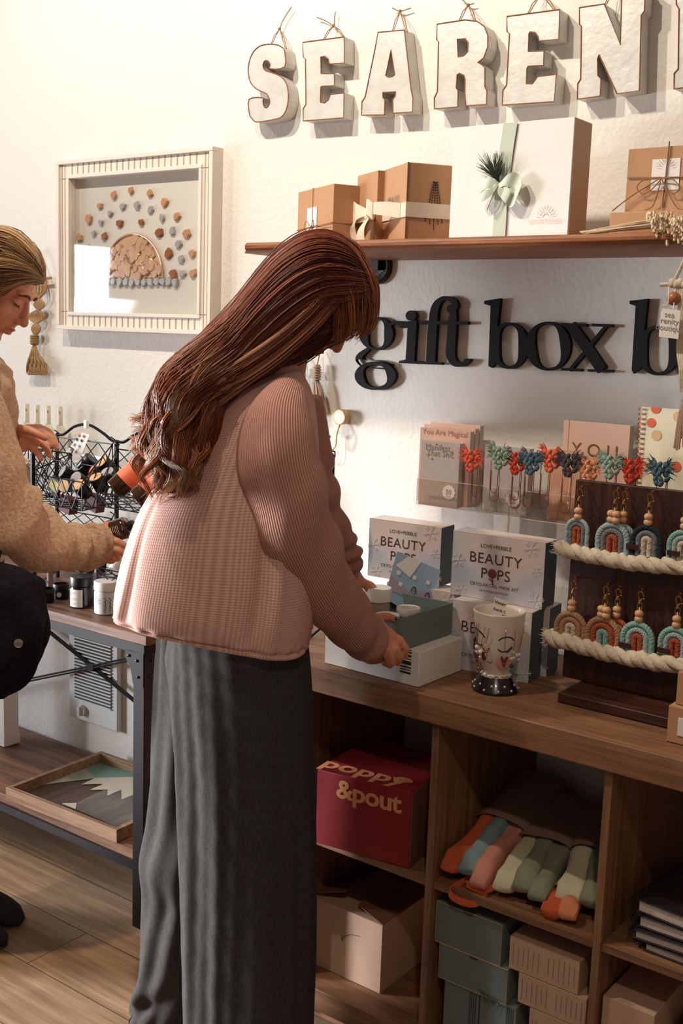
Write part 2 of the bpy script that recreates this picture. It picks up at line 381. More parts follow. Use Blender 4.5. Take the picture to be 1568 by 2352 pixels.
def catmull(pts, n=8, closed=False):
    pts = [V(p) for p in pts]; m = len(pts); out = []
    R = range(m) if closed else range(m-1)
    for i in R:
        if closed: a, b, c, d = pts[i-1], pts[i], pts[(i+1) % m], pts[(i+2) % m]
        else: a, b, c, d = pts[max(i-1, 0)], pts[i], pts[i+1], pts[min(i+2, m-1)]
        for k in range(n):
            t = k/n; out.append(.5*((2*b)+(c-a)*t+(2*a-5*b+4*c-d)*t*t+(3*b-a-3*c+d)*t**3))
    if not closed: out.append(pts[-1])
    return out
def interp(seq, t):      # seq of tuples, t in 0..1, smooth
    m = len(seq)-1; x = min(max(t, 0), 1)*m; i = min(int(x), m-1); u = x-i
    a, b, c, d = seq[max(i-1, 0)], seq[i], seq[i+1], seq[min(i+2, m)]
    return tuple(.5*((2*q)+(r-p)*u+(2*p-5*q+4*r-s)*u*u+(3*q-p-3*r+s)*u**3) for p, q, r, s in zip(a, b, c, d))
def flat_outline(outl, holes, Y, thick):
    """polygon given as points on the plane y=Y -> extruded solid towards the wall, with holes"""
    cu = bpy.data.curves.new('c', 'CURVE'); cu.dimensions = '2D'; cu.fill_mode = 'BOTH'; cu.extrude = thick/2
    for ring in [outl]+holes:
        sp = cu.splines.new('POLY'); sp.points.add(len(ring)-1); sp.use_cyclic_u = True
        for i, p in enumerate(ring): sp.points[i].co = (p.x, p.z, 0, 1)
    ob = bpy.data.objects.new('c', cu); me = bpy.data.meshes.new_from_object(ob)
    mb = MB(); mb.mesh(me, V((0, Y+thick/2, 0)), V((1, 0, 0)), V((0, 0, 1)), V((0, -1, 0)))
    bpy.data.objects.remove(ob); bpy.data.curves.remove(cu); bpy.data.meshes.remove(me); return mb
def arc(c, u, w, r, a0, a1, n=10):
    return [V(c)+V(u)*r*math.cos(a0+(a1-a0)*i/n)+V(w)*r*math.sin(a0+(a1-a0)*i/n) for i in range(n+1)]
X1, Y1, Z1 = V((1, 0, 0)), V((0, 1, 0)), V((0, 0, 1))
# ================================================================== the room
o = build('wall_back', MB().box((-1.6, WY+.05, 1.6), (9.0, .1, 3.2)), M['wall'], smooth=False); tag(o, None, kind='structure')
o = build('floor', MB().box((-1.6, -.6, -.05), (9.0, 5.7, .1)), M['floor'], smooth=False); tag(o, None, kind='structure')

# ================================================================== metal letters
def pl(pts, ox, oy, s, Y): return [onY(ox+x*s, oy+y*s, Y) for x, y in pts]
LD = .040
LET = [
 ('S', 540, 0, .35714, [(318,430),(318,330),(300,303),(262,286),(200,285),(150,302),(110,345),(88,410),(85,480),(105,540),(150,580),(195,600),(215,625),(222,660),(205,690),(185,685),(178,650),(178,628),(90,638),(92,735),(110,765),(140,785),(250,768),(300,750),(330,700),(342,620),(330,540),(290,490),(230,465),(190,450),(178,420),(190,392),(210,392),(225,415),(225,442)], [], [(228,284),(285,186),(328,302)], [(285,186),(310,125),(362,45)], (285,186), 'S-shaped galvanised metal letter with rusty rim, first from the left'),
 ('E', 540, 0, .35714, [(435,272),(700,237),(703,403),(612,412),(603,405),(600,380),(575,362),(550,365),(552,472),(637,472),(638,550),(555,555),(550,560),(548,658),(575,660),(600,640),(612,605),(700,597),(697,757),(437,778),(437,700),(455,672),(452,380),(437,368)], [], [(565,252),(635,165),(703,236)], [(525,112),(570,128),(608,150),(635,165),(638,110),(645,75)], (632,165), 'E-shaped galvanised metal letter between the S and the A'),
 ('A', 540, 0, .35714, [(918,208),(1088,192),(1130,570),(1143,630),(1140,720),(1015,728),(1012,640),(1028,615),(1032,590),(948,595),(950,628),(962,645),(960,738),(812,741),(815,655),(835,625),(900,310)], [[(1002,320),(1025,480),(1010,490),(985,495),(968,487)]], [(1010,200),(1060,72),(1105,195)], [(1010,50),(1060,72),(1128,52)], (1060,72), 'A-shaped galvanised metal letter hanging from a small twine bow'),
 ('R', 0, 0, 1, [(1003.6,55.4),(1040,49.8),(1067,45.5),(1095.6,48.8),(1112,60.6),(1120,80.8),(1120,107.7),(1110.7,133),(1097,143.8),(1105.7,148),(1113,155),(1113,198.7),(1118,208.8),(1116.8,239.7),(1070,243),(1067,215.5),(1067.6,183.5),(1065.3,173.4),(1055,168.4),(1049.4,171.7),(1047.4,202),(1051.8,208.8),(1050.7,245.7),(997,250),(997,225),(1004,210.7),(1007,95.7),(1002.5,92)], [[(1050,90),(1068.6,88.6),(1074.3,97.6),(1073.7,117.8),(1065,127),(1051.8,130.6)]], [(1054,46),(1074,11),(1092,47)], [(1056,-4),(1066,3),(1074,11),(1088,8)], (1075,12), 'R-shaped galvanised metal letter above the cream boxes'),
 ('E', 1040, 0, .33673, [(368,112),(727,65),(720,268),(585,280),(580,250),(560,222),(525,218),(517,232),(513,350),(620,345),(617,445),(512,452),(503,470),(500,570),(540,570),(575,520),(705,505),(690,693),(335,717),(340,615),(365,580),(385,230),(368,215)], [], [(505,95),(600,-40),(705,70)], [(560,-60),(600,-40),(640,-62)], (600,-40), 'E-shaped galvanised metal letter between the R and the N'),
 ('N', 1040, 0, .33673, [(862,52),(1032,27),(1140,305),(1150,-58),(1310,-85),(1305,75),(1283,105),(1270,618),(1118,640),(995,372),(985,400),(987,515),(1008,540),(1003,655),(847,677),(850,570),(870,540),(875,180),(862,165)], [], [(1036,28),(1110,-90),(1200,-66)], [(1090,-110),(1110,-90),(1140,-112)], (1110,-90), 'N-shaped galvanised metal letter above the right end of the large white box'),
 ('I', 1040, 0, .33673, [(1520,-70),(1700,-95),(1700,30),(1680,60),(1665,440),(1685,480),(1682,580),(1505,607),(1508,500),(1535,470),(1540,60),(1522,30)], [], [(1560,-78),(1610,-160),(1660,-92)], [(1590,-180),(1610,-160),(1630,-180)], (1610,-160), 'partly cropped galvanised metal letter at the top right corner'),
]
for ch, ox, oy, s, outl, holes, tw, tails, knot, lab in LET:
    Yf = WY-LD
    pts = pl(outl, ox, oy, s, Yf)
    if ch == 'S': pts = catmull(pts, 3, True)
    hs = [pl(h, ox, oy, s, Yf) for h in holes]
    c = sum(pts, V((0, 0, 0)))/len(pts)
    t = thing('metal_letter', lab, 'letter', (c.x, WY, min(p.z for p in pts)), 'galvanised letters hanging along the top of the wall')
    build('letter_body', flat_outline(pts, hs, Yf, LD-.002), M['galv'], t, smooth=False)
    mb = MB()
    for r in [pts]+hs: mb.tube([p+V((0, -.0004, 0)) for p in r], .0014, 5, closed=True)
    build('rusty_rim', mb, M['rust'], t)
    mb = MB(); P = lambda q, Y: onY(ox+q[0]*s, oy+q[1]*s, Y)
    kn = P(knot, WY-.012)
    for a in (tw[0], tw[2]):
        for d in (-.0015, .0015):
            mb.tube([P(a, WY-.03)+V((d, 0, -.004)), (P(a, WY-.03)+kn)/2+V((d*2, 0, .002)), kn], .0011, 5)
    mb.tube(catmull([P(q, WY-.012) for q in tails], 5), .0013, 5); mb.ball(kn, .004)
    build('hanging_twine', mb, M['twine'], t)

# ================================================================== framed sea glass picture
Yf = WY-.035
def fr(x, y, Y=Yf): return onY(100+x*.29337, 300+y*.29343, Y)
TLo, TRo = fr(104, 238), fr(1333, 133); BLo, BRo = fr(113, 1556), fr(1300, 1600)
fx0, fx1 = TLo.x, TRo.x; fz1 = (TLo.z+TRo.z)/2+.002; fz0 = (BLo.z+BRo.z)/2
t = thing('framed_picture', 'whitewashed wooden frame holding a half-sun mosaic of sea glass', 'picture frame', ((fx0+fx1)/2, WY, fz0))
fw = .052
mb = MB()
for a, b, c, d in ((fx0, fx1, fz1-fw, fz1), (fx0, fx1, fz0, fz0+fw), (fx0, fx0+fw, fz0+fw, fz1-fw), (fx1-fw, fx1, fz0+fw, fz1-fw)):
    mb.box(((a+b)/2, WY-.0162, (c+d)/2), (b-a-.001, .0316, d-c-.001))
for k in range(4):     # raised outer and inner lips
    for off, w, h in ((0, .012, .04), (fw-.01, .010, .037)):
        x0, x1, z0, z1 = fx0+off, fx1-off, fz0+off, fz1-off
        if k == 0: mb.box(((x0+x1)/2, WY-h/2, z1-w/2), (x1-x0, h, w))
        if k == 1: mb.box(((x0+x1)/2, WY-h/2, z0+w/2), (x1-x0, h, w))
        if k == 2: mb.box((x0+w/2, WY-h/2, (z0+z1)/2), (w, h, z1-z0-2*w))
        if k == 3: mb.box((x1-w/2, WY-h/2, (z0+z1)/2), (w, h, z1-z0-2*w))
build('frame', mb, M['frame'], t, bevel=.0015)
mb = MB(); n = 22
for i in range(n):
    x = fx0+fw+(fx1-fx0-2*fw)*(i+.5)/n
    for z in (fz1-fw/2, fz0+fw/2): mb.box((x, WY-.0325, z), (.0035, .0012, fw-.024))
for z0_ in (fx0+.020, fx0+.032, fx1-.020, fx1-.032): mb.box((z0_, WY-.0325, (fz0+fz1)/2), (.0025, .0012, fz1-fz0-.026))
build('groove', mb, M['groove'], t, smooth=False)
build('backing', MB().box(((fx0+fx1)/2, WY-.006, (fz0+fz1)/2), (fx1-fx0-2*fw+.004, .004, fz1-fz0-2*fw+.004)), M['board'], t, smooth=False)
build('glass_pane', MB().box(((fx0+fx1)/2, WY-.026, (fz0+fz1)/2), (fx1-fx0-2*fw+.003, .002, fz1-fz0-2*fw+.003)), M['glass'], t, smooth=False)
def stone(c, r, mat, k, dd=1.0):
    mb = MB(); n = rnd.randint(5, 7); a0 = rnd.random()*6; ring = []
    for i in range(n):
        a = a0+2*math.pi*i/n; q = rnd.uniform(.75, 1.15); ring.append((r*math.cos(a)*q, r*math.sin(a)*q*rnd.uniform(.8, 1.2)))
    Rk = [[V(c)+V((x*s, yy, z*s)) for x, z in ring] for s, yy in ((1, 0), (1.02, -.004*dd), (.8, -.008*dd))]
    mb.loft(Rk); return mb
def stones(lst, mat, r0):
    for x, y in lst:
        p = fr(x, y, WY-.0085); build('sea_glass_piece', stone(p, r0*rnd.uniform(.85, 1.15), mat, 0), mat, t, ang=25)
stones([(690,470),(838,498),(955,562),(1048,672),(1125,810),(1168,965),(1175,1118),(555,510),(447,592),(360,695),(290,840),(262,978),(255,1108)], M['stoneA'], .0132)
stones([(737,588),(845,625),(935,685),(1015,785),(1062,890),(1082,1005),(1098,1120),(625,595),(530,648),(455,718),(397,805),(352,905),(326,1015),(325,1118)], M['stoneC'], .0112)
stones([(605,728),(772,722),(910,800),(988,968),(1022,1120),(485,830),(417,980),(397,1118)], M['stoneB'], .0142)
hc = fr(705, 1150, WY-.0085); hr = abs(fr(945, 1150).x-fr(705, 1150).x); hz = fr(705, 800).z-hc.z
mb = MB(); ring = [hc+V((hr*math.cos(math.pi*i/24), 0, hz*math.sin(math.pi*i/24))) for i in range(25)]
mb.slab(ring, V((0, -.002, 0))); build('half_sun_base', mb, M['stoneD'], t)
mb = MB(); mb.tube([p+V((0, -.004, 0)) for p in ring], .003, 6); build('half_sun_rim', mb, M['stoneD'], t)
for i in range(74):
    a = rnd.uniform(.08, 3.06); q = math.sqrt(rnd.uniform(.0, .84))
    build('sea_glass_shard', stone(hc+V((hr*q*math.cos(a), -.003, hz*q*math.sin(a))), rnd.uniform(.010, .019), None, 0, rnd.uniform(.35, .75)), M['stoneD'] if rnd.random() < .75 else M['stoneA'], t, ang=20)
for i in range(13):
    p = fr(460+48*i, 1185, WY-.009); build('grey_sea_glass', stone(p, .0135, None, 0), M['stoneC'], t, ang=20)

# ================================================================== wall shelf
SZ = 1.690
t = thing('wall_shelf', 'brown wooden wall shelf with moulded edge carrying gift boxes', 'shelf', (-1.1, WY, 1.668))
sx0, sx1 = -1.765, -.45
mb = MB(); prof = [(1.950, 1.672), (1.945, 1.676), (1.945, 1.684), (1.950, 1.690), (WY-.001, 1.690), (WY-.001, 1.668), (1.965, 1.668)]
mb.loft([[V((x+(.02 if (k == 0 and y < 1.96) else 0), y, z)) for y, z in prof] for k, x in enumerate((sx0, sx0+.02, sx1))])
build('board', mb, M['shelfwood'], t, bevel=.002)
t = thing('shelf_bracket', 'round black cast metal bracket plate under the wall shelf', 'bracket', tuple(onY(868, 655, WY)))
c = onY(868, 612, WY); mb = MB(); mb.lathe([(.042, 0), (.042, .010), (.036, .013), (.033, .011), (0, .011)], c, V((0, -1, 0)), 32)
mb.box((c.x, WY-.09, c.z+.045), (.022, .18, .012)); mb.box((c.x, WY-.012, c.z+.02), (.03, .02, .06))
build('plate', mb, M['blackmetal'], t)
mb = MB(); lets = 'HOME'
for i, chh in enumerate('TOWN'):
    a = -2.5+.62*i; mb.text(chh, c+V((.027*math.cos(a), -.0135, .027*math.sin(a))), V((-math.sin(a), 0, math.cos(a))), V((-math.cos(a), 0, -math.sin(a))), .014, bold=.02)
build('raised_lettering', mb, plain('worn_iron', '4a4a50', .5, .4), t)

# ================================================================== boxes on the shelf
def obox(mb, fl, frr, dep, h):
    """upright box from its bottom front-left and front-right corners"""
    fl, frr = V(fl), V(frr); u = (frr-fl); n = V((-u.y, u.x, 0)).normalized()*dep; z = V((0, 0, h))
    mb.hexa([fl, frr, frr+n, fl+n, fl+z, frr+z, frr+n+z, fl+n+z]); return u.normalized(), n.normalized()
def box_from(lpx, rpx, Y, Y2, z0): # two pixels on vertical planes
    a = onY(lpx[0], lpx[1], Y); b = onY(rpx[0], rpx[1], Y2); return V((a.x, a.y, z0)), V((b.x, b.y, z0))
# small kraft box with twine
a = V((onY(684, 480, 2.13).x, 2.13, SZ)); b = V((onY(765, 480, 2.035).x, 2.035, SZ))
h = onY(765, 421.5, 2.035).z-SZ
t = thing('gift_box', 'small kraft gift box tied with twine over a white label, left end of shelf', 'box', tuple((a+b)/2), 'kraft gift boxes on the wall shelf')
mb = MB(); u, n = obox(mb, a, b, .085, h); build('carton', mb, M['kraft'], t, bevel=.001)
lc = a+u*(b-a).length*.44-n*.0008; mb = MB(); mb.slab([lc+u*x+Z1*z for x, z in ((-.030, .035), (.026, .035), (.026, h*.68), (-.030, h*.68))], -n*.0004); build('paper_label', mb, M['paper'], t, smooth=False)
mb = MB(); W_ = (b-a).length
mb.tube([a+u*W_*.45-n*.002+Z1*z for z in (0, h)]+[a+u*W_*.45+n*.1+Z1*h], .0009, 5)
mb.tube([a-n*.002+Z1*h*.33, b-n*.002+Z1*h*.36, b+u*.002+n*.10+Z1*h*.36], .0009, 5)
kc = a+u*W_*.45-n*.004+Z1*h*.34
for sgn in (-1, 1):
    mb.tube(catmull([kc, kc+u*.02*sgn+Z1*.014-n*.004, kc+u*.026*sgn-Z1*.004-n*.006, kc+u*.008*sgn-Z1*.008-n*.003, kc], 6), .0009, 5)
    mb.tube(catmull([kc, kc+u*.022*sgn-Z1*.015-n*.006, kc+u*.05*sgn-Z1*.035-n*.01], 6), .0008, 5)
build('twine_bow', mb, M['twine'], t)
# tall kraft box with cream ribbon
a = V((onY(879, 500, 2.06).x, 2.06, SZ)); b = V((onY(932, 500, 1.985).x, 1.985, SZ)); h = onY(936, 372, 1.985).z-SZ
u = (b-a).normalized(); W_ = (b-a).length
t = thing('gift_box', 'tall kraft gift box with black fern print, cream ribbon and bow', 'box', tuple((a+b)/2), 'kraft gift boxes on the wall shelf')
mb = MB(); u, n = obox(mb, a, b, .125, h); build('carton', mb, M['kraft'], t, bevel=.001)
mb = MB(); e = b+u*.0006
for q in (0, .125): mb.box(e+n*q+Z1*h/2, (.002, .003, h), math.atan2(n.y, n.x))
mb.box(e+n*.0625+Z1*.001, (.125, .002, .002), math.atan2(n.y, n.x)); build('carton_seam', mb, M['kraftin'], t, smooth=False)
mb = MB(); fc = b+u*.0012+n*.062
mb.tube([fc+Z1*h*.15, fc+Z1*h*.45, fc+Z1*h*.78], .0006, 5)
for k in range(17):
    z = h*(.22+.54*k/16); L = .016*(1-k/18)+.003
    for s_ in (-1, 1):
        for q in (.5, 1): mb.ball(fc+n*s_*L*q+Z1*(z+L*.35*q), (.0006, .0022, .0022), 6, 4)
build('fern_print', mb, M['ink'], t, smooth=False)
mb = MB(); mb.text('MR & MRS', a+u*W_*.45-n*.001+Z1*h*.54, u, Z1, .016); build('small_print', mb, M['greyink'], t, smooth=False)
rz = h*.40; rh = .030
a2 = V((onY(818, 500, 2.10).x, 2.10, SZ)); b2 = V((onY(864, 500, 2.045).x, 2.045, SZ)); h2 = onY(864, 391, 2.045).z-SZ
mb = MB()
mb.strip([a-n*.002+Z1*rz, b-n*.002+u*.002+Z1*rz], Z1*rh); mb.strip([b+u*.002-n*.002+Z1*rz, b+u*.002+n*.126+Z1*rz], Z1*rh)
kc = a-n*.026-u*.010+Z1*(rz-.002); mb.ball(kc, (.014, .012, .014)); _u, _n, _z = u, n, Z1; u = u*1.45; n = n*1.1
mb.strip(catmull([kc, kc+u*.03-n*.012+Z1*.01, a+_u*W_*.8-_n*.003+Z1*rz], 5), [Z1*(.014+.016*min(1, i/8)) for i in range(11)])
mb.strip(catmull([kc, kc-u*.03-n*.014+Z1*.006, kc-u*.055-n*.01+Z1*.012, kc-u*.06-n*.004-Z1*.004], 5), [Z1*(.016+.03*math.sin(i/15*3.1)) for i in range(16)])
mb.strip(catmull([kc, kc-u*.03-n*.018-Z1*.012, kc-u*.045-n*.014-Z1*.035, kc-u*.04-n*.01-Z1*.06], 5), [(Z1*.4+u*.9)*(.014+.018*i/15) for i in range(16)])
mb.strip(catmull([kc, kc+u*.006-n*.02-Z1*.03, kc+u*.010-n*.022-Z1*.055, kc+u*.022-n*.016-Z1*.072], 5), [(u+Z1*.2)*(.014+.018*math.sin(i/15*3.1)) for i in range(16)])
mb.strip(catmull([kc, kc+u*.02-n*.018+Z1*.014, kc+u*.034-n*.01+Z1*.002, kc+u*.01-n*.006], 5), [Z1*(.014+.02*math.sin(i/15*3.1)) for i in range(16)])
u, n = _u, _n
build('ribbon_bow', mb, M['cream'], t)
t = thing('gift_box', 'kraft gift box half hidden behind the cream ribbon bow', 'box', tuple((a2+b2)/2), 'kraft gift boxes on the wall shelf')
mb = MB(); u2, n2 = obox(mb, a2, b2, .035, h2); build('carton', mb, M['kraft'], t, bevel=.001)
mb = MB(); mb.text('MR &', a2+u2*(b2-a2).length*.72-n2*.001+Z1*h2*.53, u2, Z1, .016); build('small_print', mb, M['greyink'], t, smooth=False)
t = tag(build('gift_box', MB().box((onY(871, 480, 2.19).x, 2.19, SZ+h2/2+.002), (.03, .04, h2+.02)), M['white'], bevel=.001), 'narrow white box between the kraft box and the tall fern box', 'box')
# large white box
a = V((onY(1030, 545, 2.0).x, 2.0, SZ)); b = V((onY(1303, 543, 2.0).x, 2.0, SZ)); h = onY(1318, 268, 2.0).z-SZ
t = thing('gift_box', 'large white gift box with sage ribbon and pine sprig', 'box', tuple((a+b)/2))
mb = MB(); u, n = obox(mb, a, b, .075, h); build('carton', mb, M['white'], t, bevel=.0015)
mb = MB(); mb.box(b+u*.0005+n*.0375+Z1*h/2, (.001, .071, h-.004)); build('open_side', mb, plain('inner_card', 'cdb096', .8), t, smooth=False)
X = lambda x, y: onY(x, y, 2.0-.003)
mb = MB(); mb.strip([X(1172, 282), X(1163, 340), X(1155, 400), X(1150, 440)], V((.03, 0, 0))); mb.strip([X(1150, 440), X(1148, 500), X(1145, 545)], V((.028, 0, 0)))
kc = X(1143, 430)+V((0, -.008, 0)); mb.ball(kc, (.01, .008, .01))
for pts, ws in (([(1143,430),(1120,420),(1106,435),(1112,450),(1143,432)], .022), ([(1143,430),(1165,412),(1185,420),(1190,445),(1175,462),(1143,434)], .026), ([(1143,430),(1128,455),(1120,480)], .018), ([(1143,432),(1165,450),(1170,466)], .02)):
    q = catmull([onY(x, y, 1.985-.006*(i % 2)) for i, (x, y) in enumerate(pts)], 4); q[0] = kc
    mb.strip(q, [V((.4, 0, 1)).normalized()*(.006+ws*math.sin(math.pi*i/(len(q)-1))**.6) for i in range(len(q))])
build('ribbon_bow', mb, M['sage'], t)
mb = MB(); base = X(1150, 420)+V((0, -.008, 0))
for i in range(120):
    tx, ty = rnd.uniform(1092, 1160), rnd.uniform(345, 395); s0 = rnd.uniform(0, .35); tip = onY(tx, ty, 2.0-rnd.uniform(.004, .03)); st = base.lerp(onY(1125, 372, 1.98), s0)
    if (tip-st).length > .06: tip = st+(tip-st).normalized()*.06
    mb.tube([st, (st+tip)/2+V((0, -.003, .001)), tip], [.0007, .0006, .0003], 4)
mb.tube([base, onY(1122, 370, 1.98)], .0016, 5); build('pine_sprig', mb, M['pine'], t)
mb = MB(); sc_ = X(1250, 497); 
for i in range(9):
    an = math.pi*(i+.5)/9; mb.tube([sc_+V((math.cos(an)*.012, 0, math.sin(an)*.012)), sc_+V((math.cos(an)*.022, 0, math.sin(an)*.022))], .0004, 4)
mb.tube([sc_+V((math.cos(q*.314)*.008, 0, math.sin(q*.314)*.008)) for q in range(11)], .0005, 4)
mb.text('sea renity boutique', sc_+V((0, 0, -.010)), X1, Z1, .009); build('sun_print', mb, plain('gold_print', 'cdb79b', .6), t, smooth=False)
# kraft boxes at the right
a = V((onY(1399, 515, 2.03).x, 2.03, SZ)); b = a+V((.28, 0, 0)); h = onY(1403, 488, 2.03).z-SZ
t = thing('gift_box', 'flat kraft box under the twine-tied box', 'box', tuple((a+b)/2), 'kraft gift boxes on the wall shelf')
mb = MB(); obox(mb, a, b, .16, h); build('carton', mb, M['kraft'], t, bevel=.001)
a = V((onY(1434, 478, 2.05).x, 2.05, SZ+h)); b = a+V((.21, 0, 0)); h3 = onY(1450, 342, 2.05).z-a.z
t = thing('gift_box', 'kraft box with white label and large twine bow, topmost at right end', 'box', tuple((a+b)/2), 'kraft gift boxes on the wall shelf')
mb = MB(); u, n = obox(mb, a, b, .10, h3); build('carton', mb, M['kraft'], t, bevel=.001)
XX = lambda x, y: onY(x, y, 2.047)
p0, p1 = XX(1492, 438), XX(1562, 362); mb = MB(); mb.box(((p0.x+p1.x)/2, 2.0492, (p0.z+p1.z)/2), (p1.x-p0.x, .0005, p1.z-p0.z)); build('paper_label', mb, M['paper'], t, smooth=False)
mb = MB(); c = XX(1527, 385)
for i in range(9):
    an = math.pi*(i+.5)/9; mb.tube([c+V((math.cos(an)*.010, -.001, math.sin(an)*.010)), c+V((math.cos(an)*.018, -.001, math.sin(an)*.018))], .0004, 4)
build('sun_print', mb, M['greyink'], t, smooth=False)
mb = MB(); mb.tube([XX(1441, 408)+V((0, 0, 0)), XX(1527, 408), XX(1640, 404)], .0013, 5); mb.tube([XX(1537, 325), XX(1520, 478)], .0013, 5)
kc = XX(1518, 408)+V((0, -.006, 0))
for pts in ([(1518,408),(1480,412),(1462,430),(1475,445),(1495,436),(1518,410)], [(1518,408),(1545,412),(1560,432),(1545,445),(1530,430),(1518,410)], [(1518,408),(1450,450),(1405,485)], [(1518,410),(1500,470),(1480,482)], [(1518,410),(1540,455),(1555,478),(1575,482)]):
    q = catmull([onY(x, y, 2.040) for x, y in pts], 5); q[0] = kc; mb.tube(q, .0012, 5)
build('twine_bow', mb, M['twine'], t)
# dried grass bunch
mb = MB()
for i in range(90):
    y0 = rnd.uniform(-.004, .004); st = V((onY(1338, 538, 1.99).x+rnd.uniform(0, .03), 1.985+rnd.uniform(-.012, .012), SZ+.004+abs(y0)))
    en = V((-.70+rnd.uniform(-.03, .06), 1.985+rnd.uniform(-.03, .02), SZ+.010+rnd.uniform(0, .022)))
    mb.tube([st, (st+en)/2+V((0, 0, .004)), en], .0009, 4)
o = tag(build('dried_grass_bunch', mb, M['sand']), 'bunch of pale dried grass lying on the wall shelf with drooping seed heads', 'dried grass')
mb = MB()
for i in range(46):
    s = V((-.78+rnd.uniform(-.03, .10), 1.955+rnd.uniform(-.02, .02), SZ+.012+rnd.uniform(0, .02))); e = s+V((rnd.uniform(.01, .06), -.02+rnd.uniform(-.012, .01), -.028+rnd.uniform(-.012, .02)))
    q = catmull([s, (s+e)/2+V((0, 0, .006)), e], 6)
    for k, p in enumerate(q): mb.ball(p+V((rnd.uniform(-.002, .002),)*3), (.0026, .002, .0034), 5, 4)
build('seed_head', mb, M['sand'], o)

# ================================================================== black script sign pieces
def ribbon_outline(pts, n=6):       # pts (x,y,w) pixels of crop; returns outline
    cl = catmull([V((x, y, w)) for x, y, w in pts], n); L, R = [], []
    for i, p in enumerate(cl):
        a = cl[max(i-1, 0)]; b = cl[min(i+1, len(cl)-1)]; d = V((b.x-a.x, b.y-a.y)).normalized(); nn = V((-d.y, d.x))
        L.append((p.x+nn.x*p.z/2, p.y+nn.y*p.z/2)); R.append((p.x-nn.x*p.z/2, p.y-nn.y*p.z/2))
    return L+R[::-1]
def ringpts(cx, cy, rx, ry, wmax, wmin, n=44, tilt=0):
    o_, i_ = [], []
    for k in range(n):
        a = 2*math.pi*k/n; w = wmin+(wmax-wmin)*abs(math.cos(a+tilt))**1.3
        o_.append((cx+(rx)*math.cos(a), cy+ry*math.sin(a))); i_.append((cx+(rx-w)*math.cos(a), cy+(ry-wmin)*math.sin(a)))
    return o_, i_
def crop3(pts, Y): return [onY(784+x*.5, 580+y*.5, Y) for x, y in pts]
def sign(name, pieces, lab):
    mb = MB(); k = 0
    for outl, holes in pieces:
        Y = WY-.014-.00012*k; k += 1
        m2 = flat_outline(crop3(outl, Y), [crop3(h_, Y) for h_ in holes], Y, .012); b = len(mb.v); mb.v += m2.v
        for f_ in m2.f: mb.face([i+b for i in f_])
    o = build(name, mb, M['blackpaint'], smooth=False); tag(o, lab, 'wall sign', 'black cut-out word signs under the shelf'); return o
R_ = ribbon_outline; E_ = lambda c, r, n=20: [(c[0]+r*math.cos(2*math.pi*i/n), c[1]+r*math.sin(2*math.pi*i/n)) for i in range(n)]
go, gi = ringpts(158, 372, 78, 76, 40, 10); g2o, g2i = ringpts(154, 566, 94, 66, 42, 16, tilt=.3)
sign('wall_sign', [
  (go, [gi]), (g2o, [g2i]), (R_([(125,440,14),(88,470,26),(80,492,32),(110,512,36),(170,512,34),(225,530,34)]), []), (R_([(215,335,10),(245,322,16),(280,332,22)]), []), (E_((275,334), 13), []),
  ([(298,318),(345,310),(333,500),(362,500),(362,512),(262,508),(264,498),(294,492),(303,345),(262,342),(262,332)], []), (E_((318,290), 24), []),
  (R_([(408,505,42),(412,420,42),(418,330,40),(430,250,34),(462,212,20),(500,215,22),(520,235,26),(516,255,30)]), []), (E_((502,258), 20), []), ([(346,498),(460,505),(460,516),(346,512)], []), ([(355,313),(580,317),(580,331),(355,329)], []),
  (R_([(520,258,10),(510,300,36),(503,400,40),(500,470,40),(520,508,30),(560,512,18),(590,492,10)]), []), (E_((572,500), 13), []),
 ], 'black cut-out sign reading gift')
bo, bi = ringpts(768, 428, 90, 107, 46, 14); oo, oi = ringpts(947, 430, 104, 113, 48, 12, tilt=.25)
sign('wall_sign', [
  ([(655,222),(728,210),(716,330),(712,500),(690,530),(674,522),(684,245),(655,236)], []), (bo, [bi]), (oo, [oi]),
  (R_([(1050,332,46),(1120,430,50),(1195,540,50)]), []), (R_([(1215,335,14),(1130,440,18),(1045,542,14)]), []),
  ([(1008,324),(1124,328),(1124,340),(1008,336)], []), ([(1150,326),(1242,330),(1242,343),(1150,338)], []), ([(1008,530),(1102,535),(1102,546),(1008,542)], []), ([(1130,536),(1245,540),(1243,551),(1130,547)], []),
 ], 'black cut-out sign reading box')
b3o, b3i = ringpts(1452, 450, 100, 115, 50, 14); ao, ai = ringpts(1612, 460, 92, 110, 46, 14)
sign('wall_sign', [
  ([(1322,222),(1406,212),(1392,340),(1375,530),(1340,556),(1332,540),(1350,245),(1322,236)], []), (b3o, [b3i]), (ao, [ai]),
 ], 'black cut-out sign starting with b, cropped by the right picture edge')

